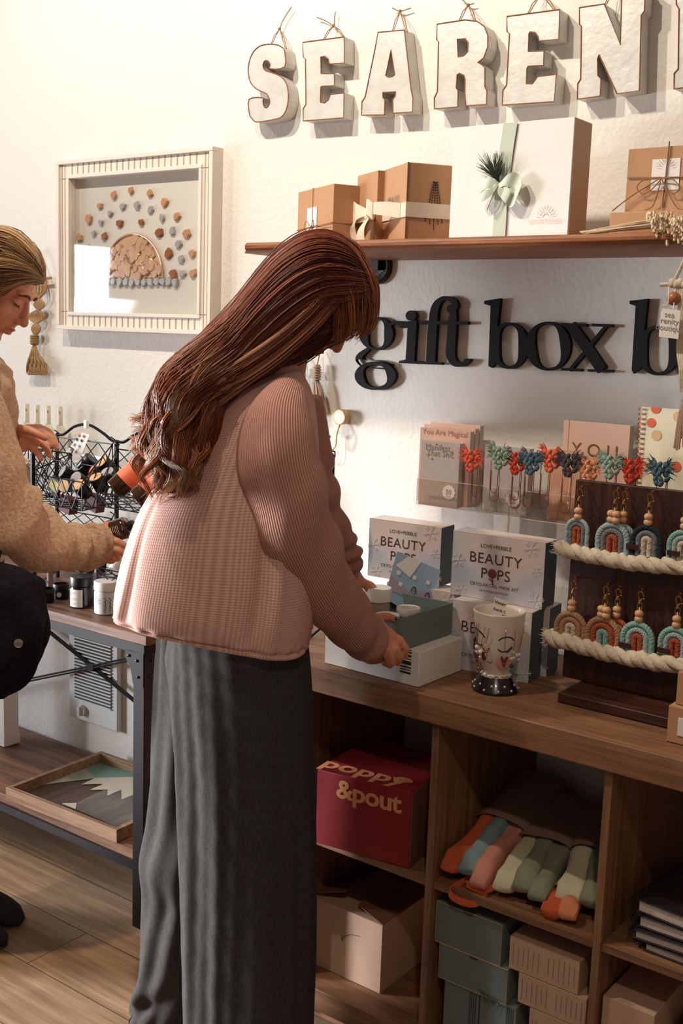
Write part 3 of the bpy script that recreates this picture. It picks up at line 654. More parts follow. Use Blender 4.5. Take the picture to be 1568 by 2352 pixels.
# ================================================================== cords hanging on the wall
def tassel(name, top, neck, bot, wtop, wbot, mat, lab, group=None, n=26, Y=WY-.02, curl=0, parent=None, lbl='tassel'):
    a, b, c = onY(*top, Y), onY(*neck, Y), onY(*bot, Y); mb = MB()
    mb.tube([a+V((0, .01, .03)), a], .0018, 6); mb.tube([a, b], [.008, .007], 10)
    for k in range(6): mb.tube(arc(a.lerp(b, .15+.15*k), X1, Y1, .0095, 0, 2*math.pi, 14), .0018, 5)
    for i in range(n):
        an = 2*math.pi*i/n; q = rnd.uniform(.3, 1); dd = V((math.cos(an)*q, math.sin(an)*.55*q, 0))
        L = rnd.uniform(.9, 1.04); e = b+(c-b)*L
        pts = [b+dd*wtop, b.lerp(e, .3)+dd*wbot*.75+V((rnd.uniform(-1, 1)*.003, 0, 0)), b.lerp(e, .65)+dd*wbot*.85+V((rnd.uniform(-1, 1)*.004, 0, 0)), e+dd*wbot+V((curl*rnd.uniform(0, 1), 0, curl*.3))]
        mb.tube(catmull(pts, 4), .0022, 5)
    o = build(name, mb, mat, parent); 
    if parent is None: tag(o, lab, lbl, group)
    return o
tassel('tassel', (692, 845), (692, 868), (712, 950), .005, .018, M['charcoalcord'], 'charcoal cord tassel hanging on the wall beneath the red-haired head', 'tassels beside the red-haired person', 24)
tassel('tassel', (728, 838), (727, 875), (738, 950), .005, .019, M['beigecord'], 'beige cord tassel hanging right of the charcoal one', 'tassels beside the red-haired person', 24)
# jute wall hanging on the left
t = thing('macrame_hanging', 'knotted jute wall hanging with looped tassel behind the blonde person', 'wall hanging', tuple(onY(85, 860, WY)))
Y = WY-.02; mb = MB(); J = lambda x, y, d=0: onY(x, y, Y-d)
mb.tube(catmull([J(60, 625), J(78, 578), J(88, 585), J(104, 632)], 5), .003, 6)
mb.tube([J(50, 645), J(118, 638)], .004, 6)
for i in range(10):
    x = 62+4.6*i
    mb.tube(catmull([J(x, 640), J(x+3*math.sin(i), 668, .004), J(102-2.6*i, 700, .006), J(66+4*i, 726), J(92-2.0*i, 752, .006), J(78+.7*i, 776)], 5), .0034, 6)
build('knotted_net', mb, M['jute'], t)
mb = MB(); mb.tube([J(80, 770), J(79, 792)], .011, 12)
for k in range(5): mb.tube(arc(J(79.5, 772+4*k), X1, Y1, .0125, 0, 2*math.pi, 14), .0024, 5)
for i in range(9):
    x = 64+4.6*i; mb.tube(catmull([J(79, 790), J(72+1.7*i, 810, .006*(i % 2)), J(x, 835, .008*((i+1) % 2)), J(x-1, 855), J(x+5, 857, .006), J(x+5, 835, .004)], 5), .0040, 6)
build('looped_tassel', mb, M['jute'], t)
# brass hook
t = thing('wall_hook', 'round cream-faced brass wall hook right of the tassels', 'hook', tuple(onY(762, 1035, WY)))
c = onY(779, 958, WY-.025); mb = MB(); mb.lathe([(.0175, 0), (.0185, .002), (.0185, .018), (.012, .022), (.010, .026)], c, V((0, 1, 0)), 32); build('knob_body', mb, plain('beech_wood', 'c9a071', .5), t)
mb = MB(); mb.lathe([(0, 0), (.0165, 0), (.0165, .002)], c+V((0, -.0015, 0)), V((0, 1, 0)), 32); build('cream_face', mb, M['paper'], t)
H = lambda x, y: onY(x, y, WY-.027)
mb = MB(); mb.tube(catmull([H(774, 975)+V((0, .012, 0)), H(773, 1000), H(771, 1022), H(763, 1033), H(755, 1028), H(754, 1008)], 6), .0016, 8); mb.ball(H(756, 1003), .0042); mb.lathe([(.0185, 0), (.0192, .001), (.0185, .0025)], c+V((0, -.001, 0)), Y1, 32); build('hook_arm', mb, M['gold'], t)

# macrame hanger at the right edge
Y = 1.93
t = thing('macrame_hanger', 'cream macrame hanging with wooden bead at the right picture edge', 'wall hanging', tuple(onY(1560, 1030, Y)))
K = lambda x, y, d=0: onY(x, y, Y-d)
mb = MB(); mb.tube([K(1545, 652), K(1575, 590), K(1600, 540)], .0035, 8); mb.tube([K(1516, 654), K(1540, 653), K(1660, 655)], .0036, 8)
for i in range(8): mb.ball(K(1545+9*i, 650+3*(i % 2)), (.008, .008, .009))
for i in range(7):
    mb.tube(catmull([K(1556+6*i, 660), K(1560+4*i+3*math.sin(i*2), 730, .006), K(1556+5*i, 800), K(1562+4*i, 850, .006), K(1563+5*i, 900)], 5), .0032, 6)
build('knotted_cord', mb, M['macrame'], t)
mb = MB()
for i in range(16): mb.tube(catmull([K(1575+i, 895), K(1560+3*i, 950, .004), K(1548+5*i, 1010+rnd.uniform(-5, 25))], 4), .0024, 5)
build('fringe', mb, M['beigecord'], t)
mb = MB(); mb.ball(K(1547, 686, .006), .012, 18, 12); build('wooden_bead', mb, plain('stained_bead', 'a8683a', .4), t)
t = thing('price_tag', 'white swing tag with faint lettering hanging from the cream macrame', 'tag', tuple(onY(1537, 780, Y-.02)))
Kt = lambda x, y: onY(x, y, Y-.02)
mb = MB(); mb.slab([Kt(1518, 708), Kt(1562, 713), Kt(1557, 779), Kt(1512, 773)], V((0, .0006, 0))); build('card', mb, M['white'], t, smooth=False)
mb = MB(); 
for s_, yy in (('sea', 729), ('renity', 744), ('boutique', 760)): mb.text(s_, Kt(1537, yy)-V((0, .0003, 0)), (Kt(1562, 713)-Kt(1518, 708)), Z1, .014)
build('tag_print', mb, M['greyink'], t, smooth=False)
mb = MB(); mb.tube(catmull([K(1535, 655), Kt(1534, 690), Kt(1532, 700), Kt(1520, 703), Kt(1518, 712)], 5), .001, 5); mb.tube([K(1552, 650), Kt(1546, 712)], .001, 5); build('tag_string', mb, M['paper'], t)

# ================================================================== wall heater
t = thing('wall_heater', 'white louvred wall heater with round dial under the side table', 'heater', tuple(onY(215, 1683, WY)))
hl, hr_ = onY(158, 1560, WY-.02).x, onY(269, 1560, WY-.02).x; hb = onY(269, 1683, WY-.02).z; ht = hb+.38
mb = MB(); mb.box(((hl+hr_)/2, WY-.0095, (hb+ht)/2), (hr_-hl, .019, ht-hb)); build('casing', mb, M['heater'], t, bevel=.003)
gl, gr = onY(171, 1560, WY-.02).x, onY(256, 1560, WY-.02).x; gb = onY(172, 1602, WY-.02).z; gt = ht-.02
mb = MB(); mb.box(((gl+gr)/2, WY-.0195, (gb+gt)/2), (gr-gl, .001, gt-gb)); build('grille_shade_plate', mb, M['grille'], t, smooth=False)  # flat plate on the casing, its dark colour standing in for shaded gaps
mb = MB(); k = 0; z = gb
while z < gt: mb.box(((gl+gr)/2, WY-.022, z), (gr-gl, .006, .0042)); z += .0102
build('louvre', mb, M['heater'], t, smooth=False)
c = onY(190, 1631, WY-.02); mb = MB(); mb.lathe([(.017, 0), (.016, .010), (0, .010)], c, V((0, -1, 0)), 24); mb.box(c+V((0, -.014, 0)), (.006, .008, .028)); build('dial', mb, M['heater'], t)
# ================================================================== cube shelf unit
UY = 1.80; WT = .815
d1 = onY(993, 1668, UY).x, onY(1009, 1672, UY).x; d2 = onY(1389, 1772, UY).x, onY(1407, 1777, UY).x
pit = d2[0]-d1[0]; ux0 = d1[0]-2*pit-.02; ux1 = d2[1]+pit*1.5
wb = onY(1389, 1766, UY).z; mz1 = onY(1180, 2095, UY).z; mz0 = onY(1180, 2113, UY).z; bz1 = onY(712, 2268, UY).z
t = thing('cube_shelving_unit', 'brown wood-effect cube shelving unit with thick top beside the red-haired person', 'shelving unit', ((ux0+ux1)/2, 2.0, 0))
build('worktop', MB().box(((ux0+ux1)/2, (UY-.012+WY)/2, (wb+WT)/2), (ux1-ux0+.04, WY-UY+.012, WT-wb)), M['unitX'], t, bevel=.003)
YB = WY-.004
for x0, x1 in ((ux0, ux0+.02), (d1[0]-pit, d1[1]-pit), d1, d2, (ux1-.02, ux1)):
    build('divider', MB().box(((x0+x1)/2, (UY+YB)/2, wb/2+.01), (x1-x0, YB-UY, wb-.02)), M['unitZ'], t, bevel=.0008)
edges = [(ux0+.02, d1[0]-pit), (d1[1]-pit, d1[0]), (d1[1], d2[0]), (d2[1], ux1-.02)]
for x0, x1 in edges:
    build('middle_shelf', MB().box(((x0+x1)/2, (UY+YB)/2+.002, (mz0+mz1)/2), (x1-x0-.001, YB-UY-.004, mz1-mz0)), M['unitX'], t, bevel=.0008)
    build('bottom_shelf', MB().box(((x0+x1)/2, (UY+YB)/2+.002, bz1-.025), (x1-x0-.001, YB-UY-.004, .05)), M['unitX'], t, bevel=.0008)
build('plinth', MB().box(((ux0+ux1)/2, UY+.05, (bz1-.05)/2), (ux1-ux0-.05, .02, bz1-.05)), M['unitX'], t)
mb = MB(); c = onY(1026, 1683, UY+.02); mb.tube(arc((d1[1]+.0015, UY+.03, wb-.02), Y1, Z1, .006, 0, 6.28, 12), .0012, 5); build('cam_cap', mb, M['tablewood'], t)

def face_box(name, tl, tr, bl, z0, dep, mat, Y=None, lab=None, cat='box', group=None, parts=None, bevel=.001):
    pass
# red box
a = onZ(724, 1935, mz1+.001); b = onZ(936, 1995, mz1+.001); h = onY(935, 1818, b.y).z-mz1
t = thing('shipping_carton', 'red carton with orange lettering in the upper left cube', 'box', tuple((a+b)/2))
mb = MB(); u, n = obox(mb, a, b, .22, h); build('carton', mb, M['red'], t, bevel=.001); W_ = (b-a).length
fo = u.copy()
mb = MB(); mb.text('&pout', a+u*W_*.56-n*.0006+Z1*h*.70, u, Z1, h*.34, bold=.028, spacing=.95, xs=1.12); build('front_lettering', mb, M['peach'], t, smooth=False)
mb = MB(); mb.text('poppy', a+u*W_*.42+n*.018+Z1*(h+.0004), u, n, h*.42, bold=.03, xs=1.15); mb.ball(a+u*W_*.82+n*.05+Z1*(h), (.02, .012, .0005)); build('top_lettering', mb, M['peach'], t, smooth=False)
mb = MB(); mb.box(b+u*.0025+n*.11+Z1*h*.5, (.22, .002, h*.99), math.atan2(n.y, n.x)); build('side_flap', mb, M['kraftin'], t, smooth=False)
# open carton beneath
b = onZ(872, 2283, bz1+.001); a = b-V((.205, 0, 0)); h = onY(876, 2126, b.y).z-bz1
t = thing('shipping_carton', 'pale carton with open flaps and curved line print in the lower left cube', 'box', tuple((a+b)/2))
mb = MB(); u, n = obox(mb, a, b, .20, h); build('carton', mb, M['beige'], t, bevel=.001)
mb = MB(); mb.slab([b+Z1*h, b+n*.20+Z1*h, b+n*.18+Z1*(h+.012)-u*.10, b+n*.02+Z1*(h+.010)-u*.08], V((0, 0, .002))); mb.slab([a+Z1*(h+.002), a+n*.2+Z1*(h+.002), a+n*.18+Z1*(h+.03)+u*.09, a+n*.02+Z1*(h+.03)+u*.09], V((0, 0, .002))); build('flap', mb, M['kraftin'], t, smooth=False)
mb = MB(); S = lambda x, y: onY(x, y, b.y-.0006); mb.tube(catmull([S(785, 2160), S(790, 2152), S(805, 2147), S(826, 2151)], 6), .0006, 5); mb.tube([S(784, 2147), S(785, 2161)], .0006, 5); build('curved_line_print', mb, M['ink'], t, smooth=False)

# cloth bundles
def bundle(front, back, w, h, mats, lab, wrapfrom=.42, loops=False, seed=1):
    r = random.Random(seed); t = thing('folded_apron_bundle', lab, 'apron', tuple((V(front)+V(back))/2), 'wrapped apron bundles in the middle cube')
    f, bk = V(front), V(back); ax = (bk-f).normalized(); sd = ax.cross(Z1).normalized(); upv = sd.cross(ax).normalized(); L = (bk-f).length
    def ring(s, k=1.0, jitter=.0035, n=26):
        sc = (.55+.45*min(1, s*5))**.8*k if s < .2 else k
        return [f+ax*L*s+sd*(math.copysign(abs(math.cos(q))**.75, math.cos(q))*w/2*sc)+upv*(h*.5+math.copysign(abs(math.sin(q))**.75, math.sin(q))*h/2*sc+jitter*math.sin(5*q+s*9+seed)*(1 if q < math.pi else 0)) for q in [2*math.pi*i/n for i in range(n)]]
    nb = len(mats)
    for i, m in enumerate(mats):     # side by side folds of cloth
        mb = MB(); off = (i-(nb-1)/2)*w/nb; ww = w/nb*.60
        rr = []
        for k in range(15):
            s = k/14; sc = max(.12, 1-abs((s-.5)/.5)**22)**.5; z = h*.5+.004*math.sin(s*14+i*2+seed)
            rr.append([f+ax*L*(s*(.98)+.02*math.sin(i*2.3))+sd*(off+ww*math.copysign(abs(math.cos(q))**.55, math.cos(q))*(.8+.2*sc)+.004*math.sin(s*7+i))+upv*(z+.006*(i%2)+(h*.44+.0035*math.sin(q*3+s*8+i)+.002*math.sin(s*40+q*2))*math.copysign(abs(math.sin(q))**.6, math.sin(q))*sc) for q in [2*math.pi*j/24 for j in range(24)]])
        mb.loft(rr); build('cloth_fold', mb, m, t, ang=75)
    mb = MB(); mb.loft([[p+Z1*.005 for p in ring(s, 1.22, .0015)] for s in (wrapfrom, wrapfrom+.02, (wrapfrom+1)/2-.1, .90, .92)], cap=False); build('paper_wrap', mb, M['wrap'], t)
    if loops:
        mb = MB(); mb.strip(catmull([f+ax*.05+sd*w*.2+Z1*.012, f-ax*.015-Z1*.004-sd*w*.2, f-ax*.02-Z1*.016+sd*.01, f-ax*.012-Z1*.010+sd*w*.45, f+ax*.02+sd*w*.55+Z1*.014], 8), Z1*.012+ax*.004, .0012)
        mb.strip(catmull([f+ax*.01+sd*w*.7+Z1*.02, f-ax*.0+sd*w*.45+Z1*.006, f-ax*.005+sd*w*.1+Z1*.012], 8), Z1*.014, .0015)
        build('apron_strap', mb, M['tdorange'], t)
    return t
mz = mz1+.002
bundle(onZ(1045, 2030, mz)+V((.018, 0, 0)), onZ(1235, 1905, mz)+V((0, .03, .075)), .098, .055, [M['tdorange'], plain('dusty_blue_cloth', '7f9a9c', .9, 0, .3, 100, .1), M['stoneA'] if 0 else plain('pink_cloth', 'd48f7c', .9, 0, .3, 100, .15)][::1], 'wrapped apron bundle in orange, pink and blue, leftmost of the bundles', loops=True, seed=1)
bundle(onZ(1190, 2075, mz), onZ(1310, 1935, mz)+V((0, .02, .055)), .105, .05, [M['tdcream'], M['tdgrey'], M['tdgrey']], 'wrapped sage and cream apron bundle in the middle of the three', seed=4)
bundle(onZ(1325, 2110, mz), onZ(1395, 1975, mz)+V((-.02, .05, .045)), .085, .06, [M['tdcream'], M['tdgrey']], 'wrapped sage and cream apron bundle beside the right divider', seed=7)
bundle(onZ(1275, 2120, mz), onZ(1310, 2075, mz)+V((0, .02, .0)), .06, .035, [M['tdorange'], plain('orange_pale_cloth', 'd98a63', .9)], 'crumpled orange apron end between the two sage bundles', wrapfrom=.6, seed=9)

# teal and beige cartons
def fbox(name, l, r, top, zb, dep, mat, lab, Y, group=None, extra=None, rz=0):
    a = onY(l[0], l[1], Y); b = onY(r[0], r[1], Y); a = V((a.x, Y, zb)); b = V((b.x, Y, zb)); h = top-zb
    t = thing(name, lab, 'box', tuple((a+b)/2), group); mb = MB(); u, n = obox(mb, a, b, dep, h); build('carton', mb, mat, t, bevel=.0012); return t, a, b, u, n, h
Yc = UY+.02; gT = 'teal drawer boxes in the lower middle cube'; gB = 'beige cartons in the lower cubes'
za = onY(1010, 2165, Yc).z; zb_ = onY(1010, 2245, Yc).z; zt = onY(1003, 2068, Yc).z
def sleeve_edges(t, a, b, u, n, h):
    mb = MB(); o = -n.normalized()*.0006
    mb.tube([a+o, b+o, b+o+Z1*h, a+o+Z1*h], .0011, 4, closed=True); build('pale_rim', mb, M['beige'], t)
    mb = MB(); c = (a+b)/2+o+Z1*h; mb.loft([[c+u*.011*math.cos(math.pi+q*math.pi/10)+Z1*.007*math.sin(math.pi+q*math.pi/10)+o*k for q in range(11)] for k in (0, 1)]); build('thumb_notch', mb, M['darkteal'], t, smooth=False)
q = fbox('drawer_box', (1002, 2100), (1152, 2150), zt, za+.001, .15, M['tealbox'], 'teal drawer box on top of the stack in the lower middle cube', Yc, gT); sleeve_edges(*q)
q = fbox('drawer_box', (1009, 2200), (1165, 2250), za, zb_+.001, .15, M['tealbox'], 'teal drawer box second from the top of the stack', Yc, gT); sleeve_edges(*q)
sx = onY(1014, 2300, Yc).x; ex = onY(1182, 2352, Yc).x; w3 = (ex-sx)/2
for i, lb in enumerate(('teal box standing on end under the stack beside the left divider', 'teal box standing on end under the stack, farther from the divider')):
    a = V((sx+w3*i+.001, Yc+.006, bz1+.001)); b = a+V((w3-.003, 0, 0)); t = thing('drawer_box', lb, 'box', tuple((a+b)/2), gT); mb = MB(); u, n = obox(mb, a, b, .14, zb_-bz1-.002); build('carton', mb, M['tealbox'], t, bevel=.001)
    mb = MB()
    for k in range(4): mb.box(b+V((-.006-.0045*k, -.0008, (zb_-bz1)/2)), (.0013, .001, (zb_-bz1)*.9))
    build('stacked_edge', mb, M['darkteal'], t, smooth=False)
z2 = onY(1188, 2232, Yc).z; z3 = onY(1188, 2302, Yc).z; z1_ = onY(1169, 2148, Yc).z
for (l, r, zt_, zb2, lb, dx) in (((1169, 2190), (1329, 2240), z1_, z2+.001, 'beige carton at the top of the pile right of the teal boxes', 0), ((1189, 2270), (1345, 2320), z2, z3+.001, 'beige carton second in the pile right of the teal boxes', .008), ((1215, 2330), (1350, 2370), z3, bz1+.001, 'beige carton at the bottom of the pile right of the teal boxes', .012)):
    t, a, b, u, n, h = fbox('carton_box', l, r, zt_, zb2, .16, M['beige'], lb, Yc, gB)
    mb = MB()
    for k in range(13):
        if k == 6: continue
        x = .06+.88*k/12; mb.box(a+u*(b-a).length*x-n.normalized()*.0005+Z1*h*.5, (.0012, .0006, h*rnd.uniform(.45, .72)))
    build('printed_small_text', mb, M['greyink'], t, smooth=False)
a = onZ(1385, 2352, bz1); ax_ = onY(1385, 2300, Yc+.01).x
t, a, b, u, n, h = fbox('carton_box', (1384, 2290), (1503, 2330), onY(1384, 2286, Yc).z, bz1+.001, .2, M['beige'], 'plain beige carton alone in the lower right cube', Yc, gB)
t = tag(build('drawer_box', MB().box((b.x+.05, Yc+.15, bz1+.09), (.05, .2, .178)), M['darkteal'], bevel=.001), 'dark box at the right picture edge in the lower right cube', 'box')
# clear wrap
mb = MB(); 
for k in range(5):
    p = onY(1100+9*k, 2272+6*k, Yc-.004); mb.strip(catmull([p, p+V((.012, -.003, -.006)), p+V((.02, -.006, -.022+.004*k)), p+V((.014, -.002, -.03))], 4), V((.004, 0, .004)), .0002)
o = build('plastic_wrap', mb, M['clearplastic']); tag(o, 'crinkled clear plastic wrap on the lower teal boxes', 'plastic wrap')

# books in the right cube
gK = 'dark-covered books stacked in the upper right cube'; zb0 = mz1+.001; base = onZ(1425, 2180, zb0)
hs = [.016, .017, .022, .024]; yaw_ = [-.03, .03, 0, -.10]; offs = [(.02, .0), (-.005, .005), (.0, .012), (.002, .006)]
labs = ['book at the bottom of the dark stack', 'book second from the bottom of the dark stack', 'book second from the top of the dark stack', 'dark book with raised lettering on top of the stack']
z = zb0
for i, hh in enumerate(hs):
    zz = z+hh/2; c = V((base.x+.145+offs[i][0], UY+.125+offs[i][1], zz)); Rm = Matrix.Rotation(yaw_[i], 3, 'Z')
    t = thing('book', labs[i], 'book', (c.x, c.y, z), gK)
    mb = MB(); mb.box(c+V((0, 0, hh/2-.001)), (.26, .20, .002), rot=Rm); mb.box(c-V((0, 0, hh/2-.001)), (.26, .20, .002), rot=Rm); build('cover', mb, M['bookdark'], t, bevel=.0005)
    mb = MB(); mb.box(c, (.252, .192, hh-.0045), rot=Rm); build('pages', mb, M['pages'], t, smooth=False)
    mb = MB(); 
    for k in range(24):
        p = c+Rm@V((-.131, -.095+.008*k, 0)); mb.tube(arc(p, X1, Z1, hh*.62, 0, 6.28, 10), .0008, 4)
    build('spiral_binding', mb, M['blackmetal'], t)
    z += hh+.0015
mb = MB(); Rm = Matrix.Rotation(-.10, 3, 'Z')
for k, s_ in enumerate(('FOR', 'HOME', 'YOU', 'are')): mb.text(s_, c+Rm@V((-.03+.012*k, .045-.034*k, hh/2+.0004)), Rm@X1, Rm@Y1, .034 if k < 3 else .042, bold=.01)
build('raised_lettering', mb, plain('dull_bronze_print', '6b4a40', .5), t, smooth=False)

# ================================================================== boxed kits on the worktop
def flake(mb, c, u, v, r):
    nn = u.cross(v).normalized()*.0005; c = c+nn
    for k in range(6):
        a = k*math.pi/3+.2; d = u*math.cos(a)+v*math.sin(a); e = u*-math.sin(a)+v*math.cos(a)
        mb.tube([c, c+d*r], r*.028, 4)
        for s_ in (.45, .7): 
            for sg in (-1, 1): mb.tube([c+d*r*s_, c+d*r*(s_+.22)+e*sg*r*.22], r*.024, 4)
def kit(a, b, h, dep, lab, seed=0, text=True):
    t = thing('boxed_kit', lab, 'box', tuple((a+b)/2), 'pearly boxed kits stacked on the worktop')
    mb = MB(); u, n = obox(mb, a, b, dep, h); build('carton', mb, M['pops'], t, bevel=.0008); W_ = (b-a).length; nn = -n.normalized()
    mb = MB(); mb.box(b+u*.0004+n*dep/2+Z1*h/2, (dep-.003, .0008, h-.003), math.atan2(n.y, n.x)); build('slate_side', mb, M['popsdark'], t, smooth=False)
    mb = MB(); mb.tube([a+nn*.0, b+nn*.0, b+nn*.0+Z1*h, a+nn*.0+Z1*h], .0005, 4, closed=True)
    P = lambda x, y: a+u*W_*x+Z1*h*y+nn*.0003
    for x, y, r in ((.07, .55, .017), (.12, .10, .014), (.86, .88, .018), (.93, .55, .012), (.93, .12, .020), (.40, .06, .009)): flake(mb, P(x, y), u, Z1, r)
    build('snowflake_print', mb, M['flake'], t, smooth=False)
    if text:
        mb = MB(); mb.text('LOVE+PEBBLE', P(.48, .80), u, Z1, h*.085); mb.text('CRYO-FACIAL MASK KIT', P(.48, .20), u, Z1, h*.075); mb.text('MIX & FREEZE ICE MOULDS', P(.48, .12), u, Z1, h*.04)
        mb.text('BEAUTY', P(.48, .56), u, Z1, h*.23, spacing=1.08); mb.text('P  PS', P(.49, .33), u, Z1, h*.23, spacing=1.08)
        build('box_lettering', mb, plain('bronze_foil_print', '5d4440', .35, .3), t, smooth=False)
        mb = MB(); c = P(.455, .415); mb.ball(c, (h*.075, .0006, h*.075), 16, 8, Matrix.Rotation(math.atan2(u.y, u.x), 3, 'Z')); mb.tube([c-Z1*h*.05, c-Z1*h*.17+u*h*.02], h*.012, 5); mb.tube([c-Z1*h*.12, c-Z1*h*.08-u*h*.05], h*.008, 5)
        build('pop_emblem', mb, plain('wine_print', '7a3a3a', .5), t)
    return t, u, n
A0 = onZ(1032, 1531, WT+.001); B0 = onZ(1226, 1562, WT+.001); B0 = V((B0.x, A0.y+.012, A0.z)); h0 = onY(1034, 1376, A0.y).z-WT
u_ = (B0-A0).normalized(); n_ = V((-u_.y, u_.x, 0)); W0 = (B0-A0).length
kit(A0, B0, h0, .06, 'pearly kit box behind the face cup, on the worktop')
kit(A0+n_*.062+u_*.006, B0+n_*.062+u_*.012, h0, .06, 'pearly kit box at the back of the lower right row', text=False)
A1 = A0-u_*(W0+.012)+n_*.05; B1 = A1+u_*W0
kit(A1, B1, h0, .06, 'pearly kit box on the worktop behind the open teal box')
zt2 = V((0, 0, h0+.001))
a = onZ(1034, 1363, WT+h0+.002); b = onZ(1238, 1402, WT+h0+.002); b = V((b.x, a.y+.010, a.z))
kit(a, b, onY(1037, 1217, a.y).z-a.z, .06, 'pearly kit box on the upper level, in front, above the face cup')
a2 = onZ(842, 1322, WT+h0+.002); a2 = V((a2.x, min(a2.y, a.y+.045), a2.z)); b2 = a2+u_*W0*1.02
if (b2-a).dot(u_) > -.002 and a2.y < a.y+.06: a2 += n_*.0
kit(a2+n_*.004, b2+n_*.004, onY(847, 1190, a2.y).z-a2.z, .06, 'pearly kit box on the upper level, left, above the card')

# white barcode box with open teal box on top
a = onZ(748, 1521, WT+.001); b = onZ(960, 1579, WT+.001); a = V((a.x, b.y+.006, a.z)); h = onY(965, 1500, b.y).z-WT
t = thing('white_carton', 'white carton with barcode lying at the front of the worktop', 'box', tuple((a+b)/2))
mb = MB(); u, n = obox(mb, a, b, .155, h); build('carton', mb, M['white'], t, bevel=.0012); W_ = (b-a).length
mb = MB(); z = .30
for w in (.07, .03, .05, .13, .03, .08, .05, .03): mb.box(a+u*W_*.865-n.normalized()*.0004+Z1*h*(z+w/2), (.026, .0006, h*w*.8), math.atan2(u.y, u.x)); z += w*1.0+.035
build('barcode', mb, M['barcode'], t, smooth=False)
zt = WT+h+.002
c0 = onZ(915, 1497, zt); c1 = onZ(1034, 1456, zt); eu = (c1-c0).normalized(); ev = V((-eu.y, eu.x, 0)); TW = (c1-c0).length; TD = .150; th = onY(1031, 1383, c1.y).z-zt
t = thing('open_gift_box', 'open dark teal gift box held by the red-haired person', 'box', tuple(c0+eu*TW/2))
mb = MB(); wl = .0035
for p0, p1 in ((c0, c1), (c1, c1+ev*TD), (c0+ev*TD, c1+ev*TD), (c0, c0+ev*TD)):
    d = (p1-p0).normalized(); m_ = (p0+p1)/2+Z1*th/2; mb.box(m_, ((p1-p0).length+wl*.9, wl, th), math.atan2(d.y, d.x))
mb.box(c0+eu*TW/2+ev*TD/2+Z1*.002, (TW-wl, TD-wl, .003), math.atan2(eu.y, eu.x)); build('tray_body', mb, M['tealbox'], t, bevel=.0008)
# jar in tray
zc = zt+.005; p = onZ(868, 1352, zt+.087); 
jc = V((p.x, p.y, zc))
t = thing('cosmetic_jar', 'white-lidded jar standing in the open teal box', 'jar', tuple(jc))
mb = MB(); mb.lathe([(.024, 0), (.026, .003), (.026, .058), (.022, .062)], jc, Z1, 32); build('jar_body', mb, plain('frosted_glass', 'b5a69a', .3), t)
mb = MB(); mb.lathe([(.0285, .058), (.0285, .083), (.0275, .085), (0, .085)], jc, Z1, 36); build('lid', mb, M['white'], t)
for px_, py_, lb in ((938, 1396, 'cream roll of tape lying higher in the teal box'), (889, 1412, 'cream roll of tape lying beside the thumb')):
    p = onZ(px_, py_, zt+.060); p.z = zt+.045
    mb = MB(); mb.lathe([(.0145, 0), (.0245, 0), (.025, .001), (.025, .015), (.0245, .016), (.0205, .0155), (.0150, .016), (.0145, .015), (.0145, 0)], p, Z1, 36)
    tag(build('tape_roll', mb, M['paper']), lb, 'tape roll', 'rolls in the teal box')
    tag(build('cosmetic_jar', MB().lathe([(.021, 0), (.021, .037), (.0, .038)], V((p.x, p.y, zc)), Z1, 24), plain('sand_jar', 'b39b86', .5)), 'short tan jar under the '+lb.split(' lying')[0]+(' at the right of the teal box' if px_ > 900 else ' beside the thumb'), 'jar')
# card
q = [onD(912, 1266, depth(jc)+.05), onD(1012, 1311, depth(jc)+.07), onD(985, 1400, depth(jc)+.06), onD(888, 1352, depth(jc)+.04)]
t = thing('printed_card', 'pale blue printed card standing in the open teal box', 'card', tuple(q[3]))
nrm = (q[1]-q[0]).cross(q[3]-q[0]).normalized()
low = [q[3]+(q[3]-q[0]).normalized()*.02, q[2]+(q[2]-q[1]).normalized()*.03]
mb = MB(); mb.slab([q[0], q[1], low[1], low[0]], nrm*.0008); build('card', mb, M['sky'], t, smooth=False)
ee, ff = (q[1]-q[0]), (q[3]-q[0]); on = -nrm*.0006 if nrm.dot(F) > 0 else nrm*.0014
mb = MB(); mb.slab([q[0]+ee*x+ff*y+on for x, y in ((0, .62), (.45, .85), (1, .55), (1, 1.0), (0, 1.0))], on*.2); build('lilac_band', mb, M['lilac'], t, smooth=False)
mb = MB(); mb.slab([q[0]+ee*x+ff*y+on*1.1 for x, y in ((.25, 0), (.55, 0), (.40, .5), (.05, .35))], on*.2)
for x, y in ((.15, .5), (.25, .75), (.5, .45), (.8, .42)): mb.slab([q[0]+ee*(x+a_)+ff*(y+b_)+on*1.3 for a_, b_ in ((-.04, -.05), (.04, -.05), (.04, .05), (-.04, .05))], on*.2)
build('pale_print', mb, M['white'], t, smooth=False)
mb = MB()
for x, y in ((.55, .78), (.86, .78)): mb.tube([q[0]+ee*(x+.045*math.cos(k))+ff*(y+.11*math.sin(k))+on*1.6 for k in [math.pi*.9+i*.42 for i in range(12)]], .0012, 5)
build('hair_doodle', mb, plain('wine_ink', '4a1a26', .6), t)

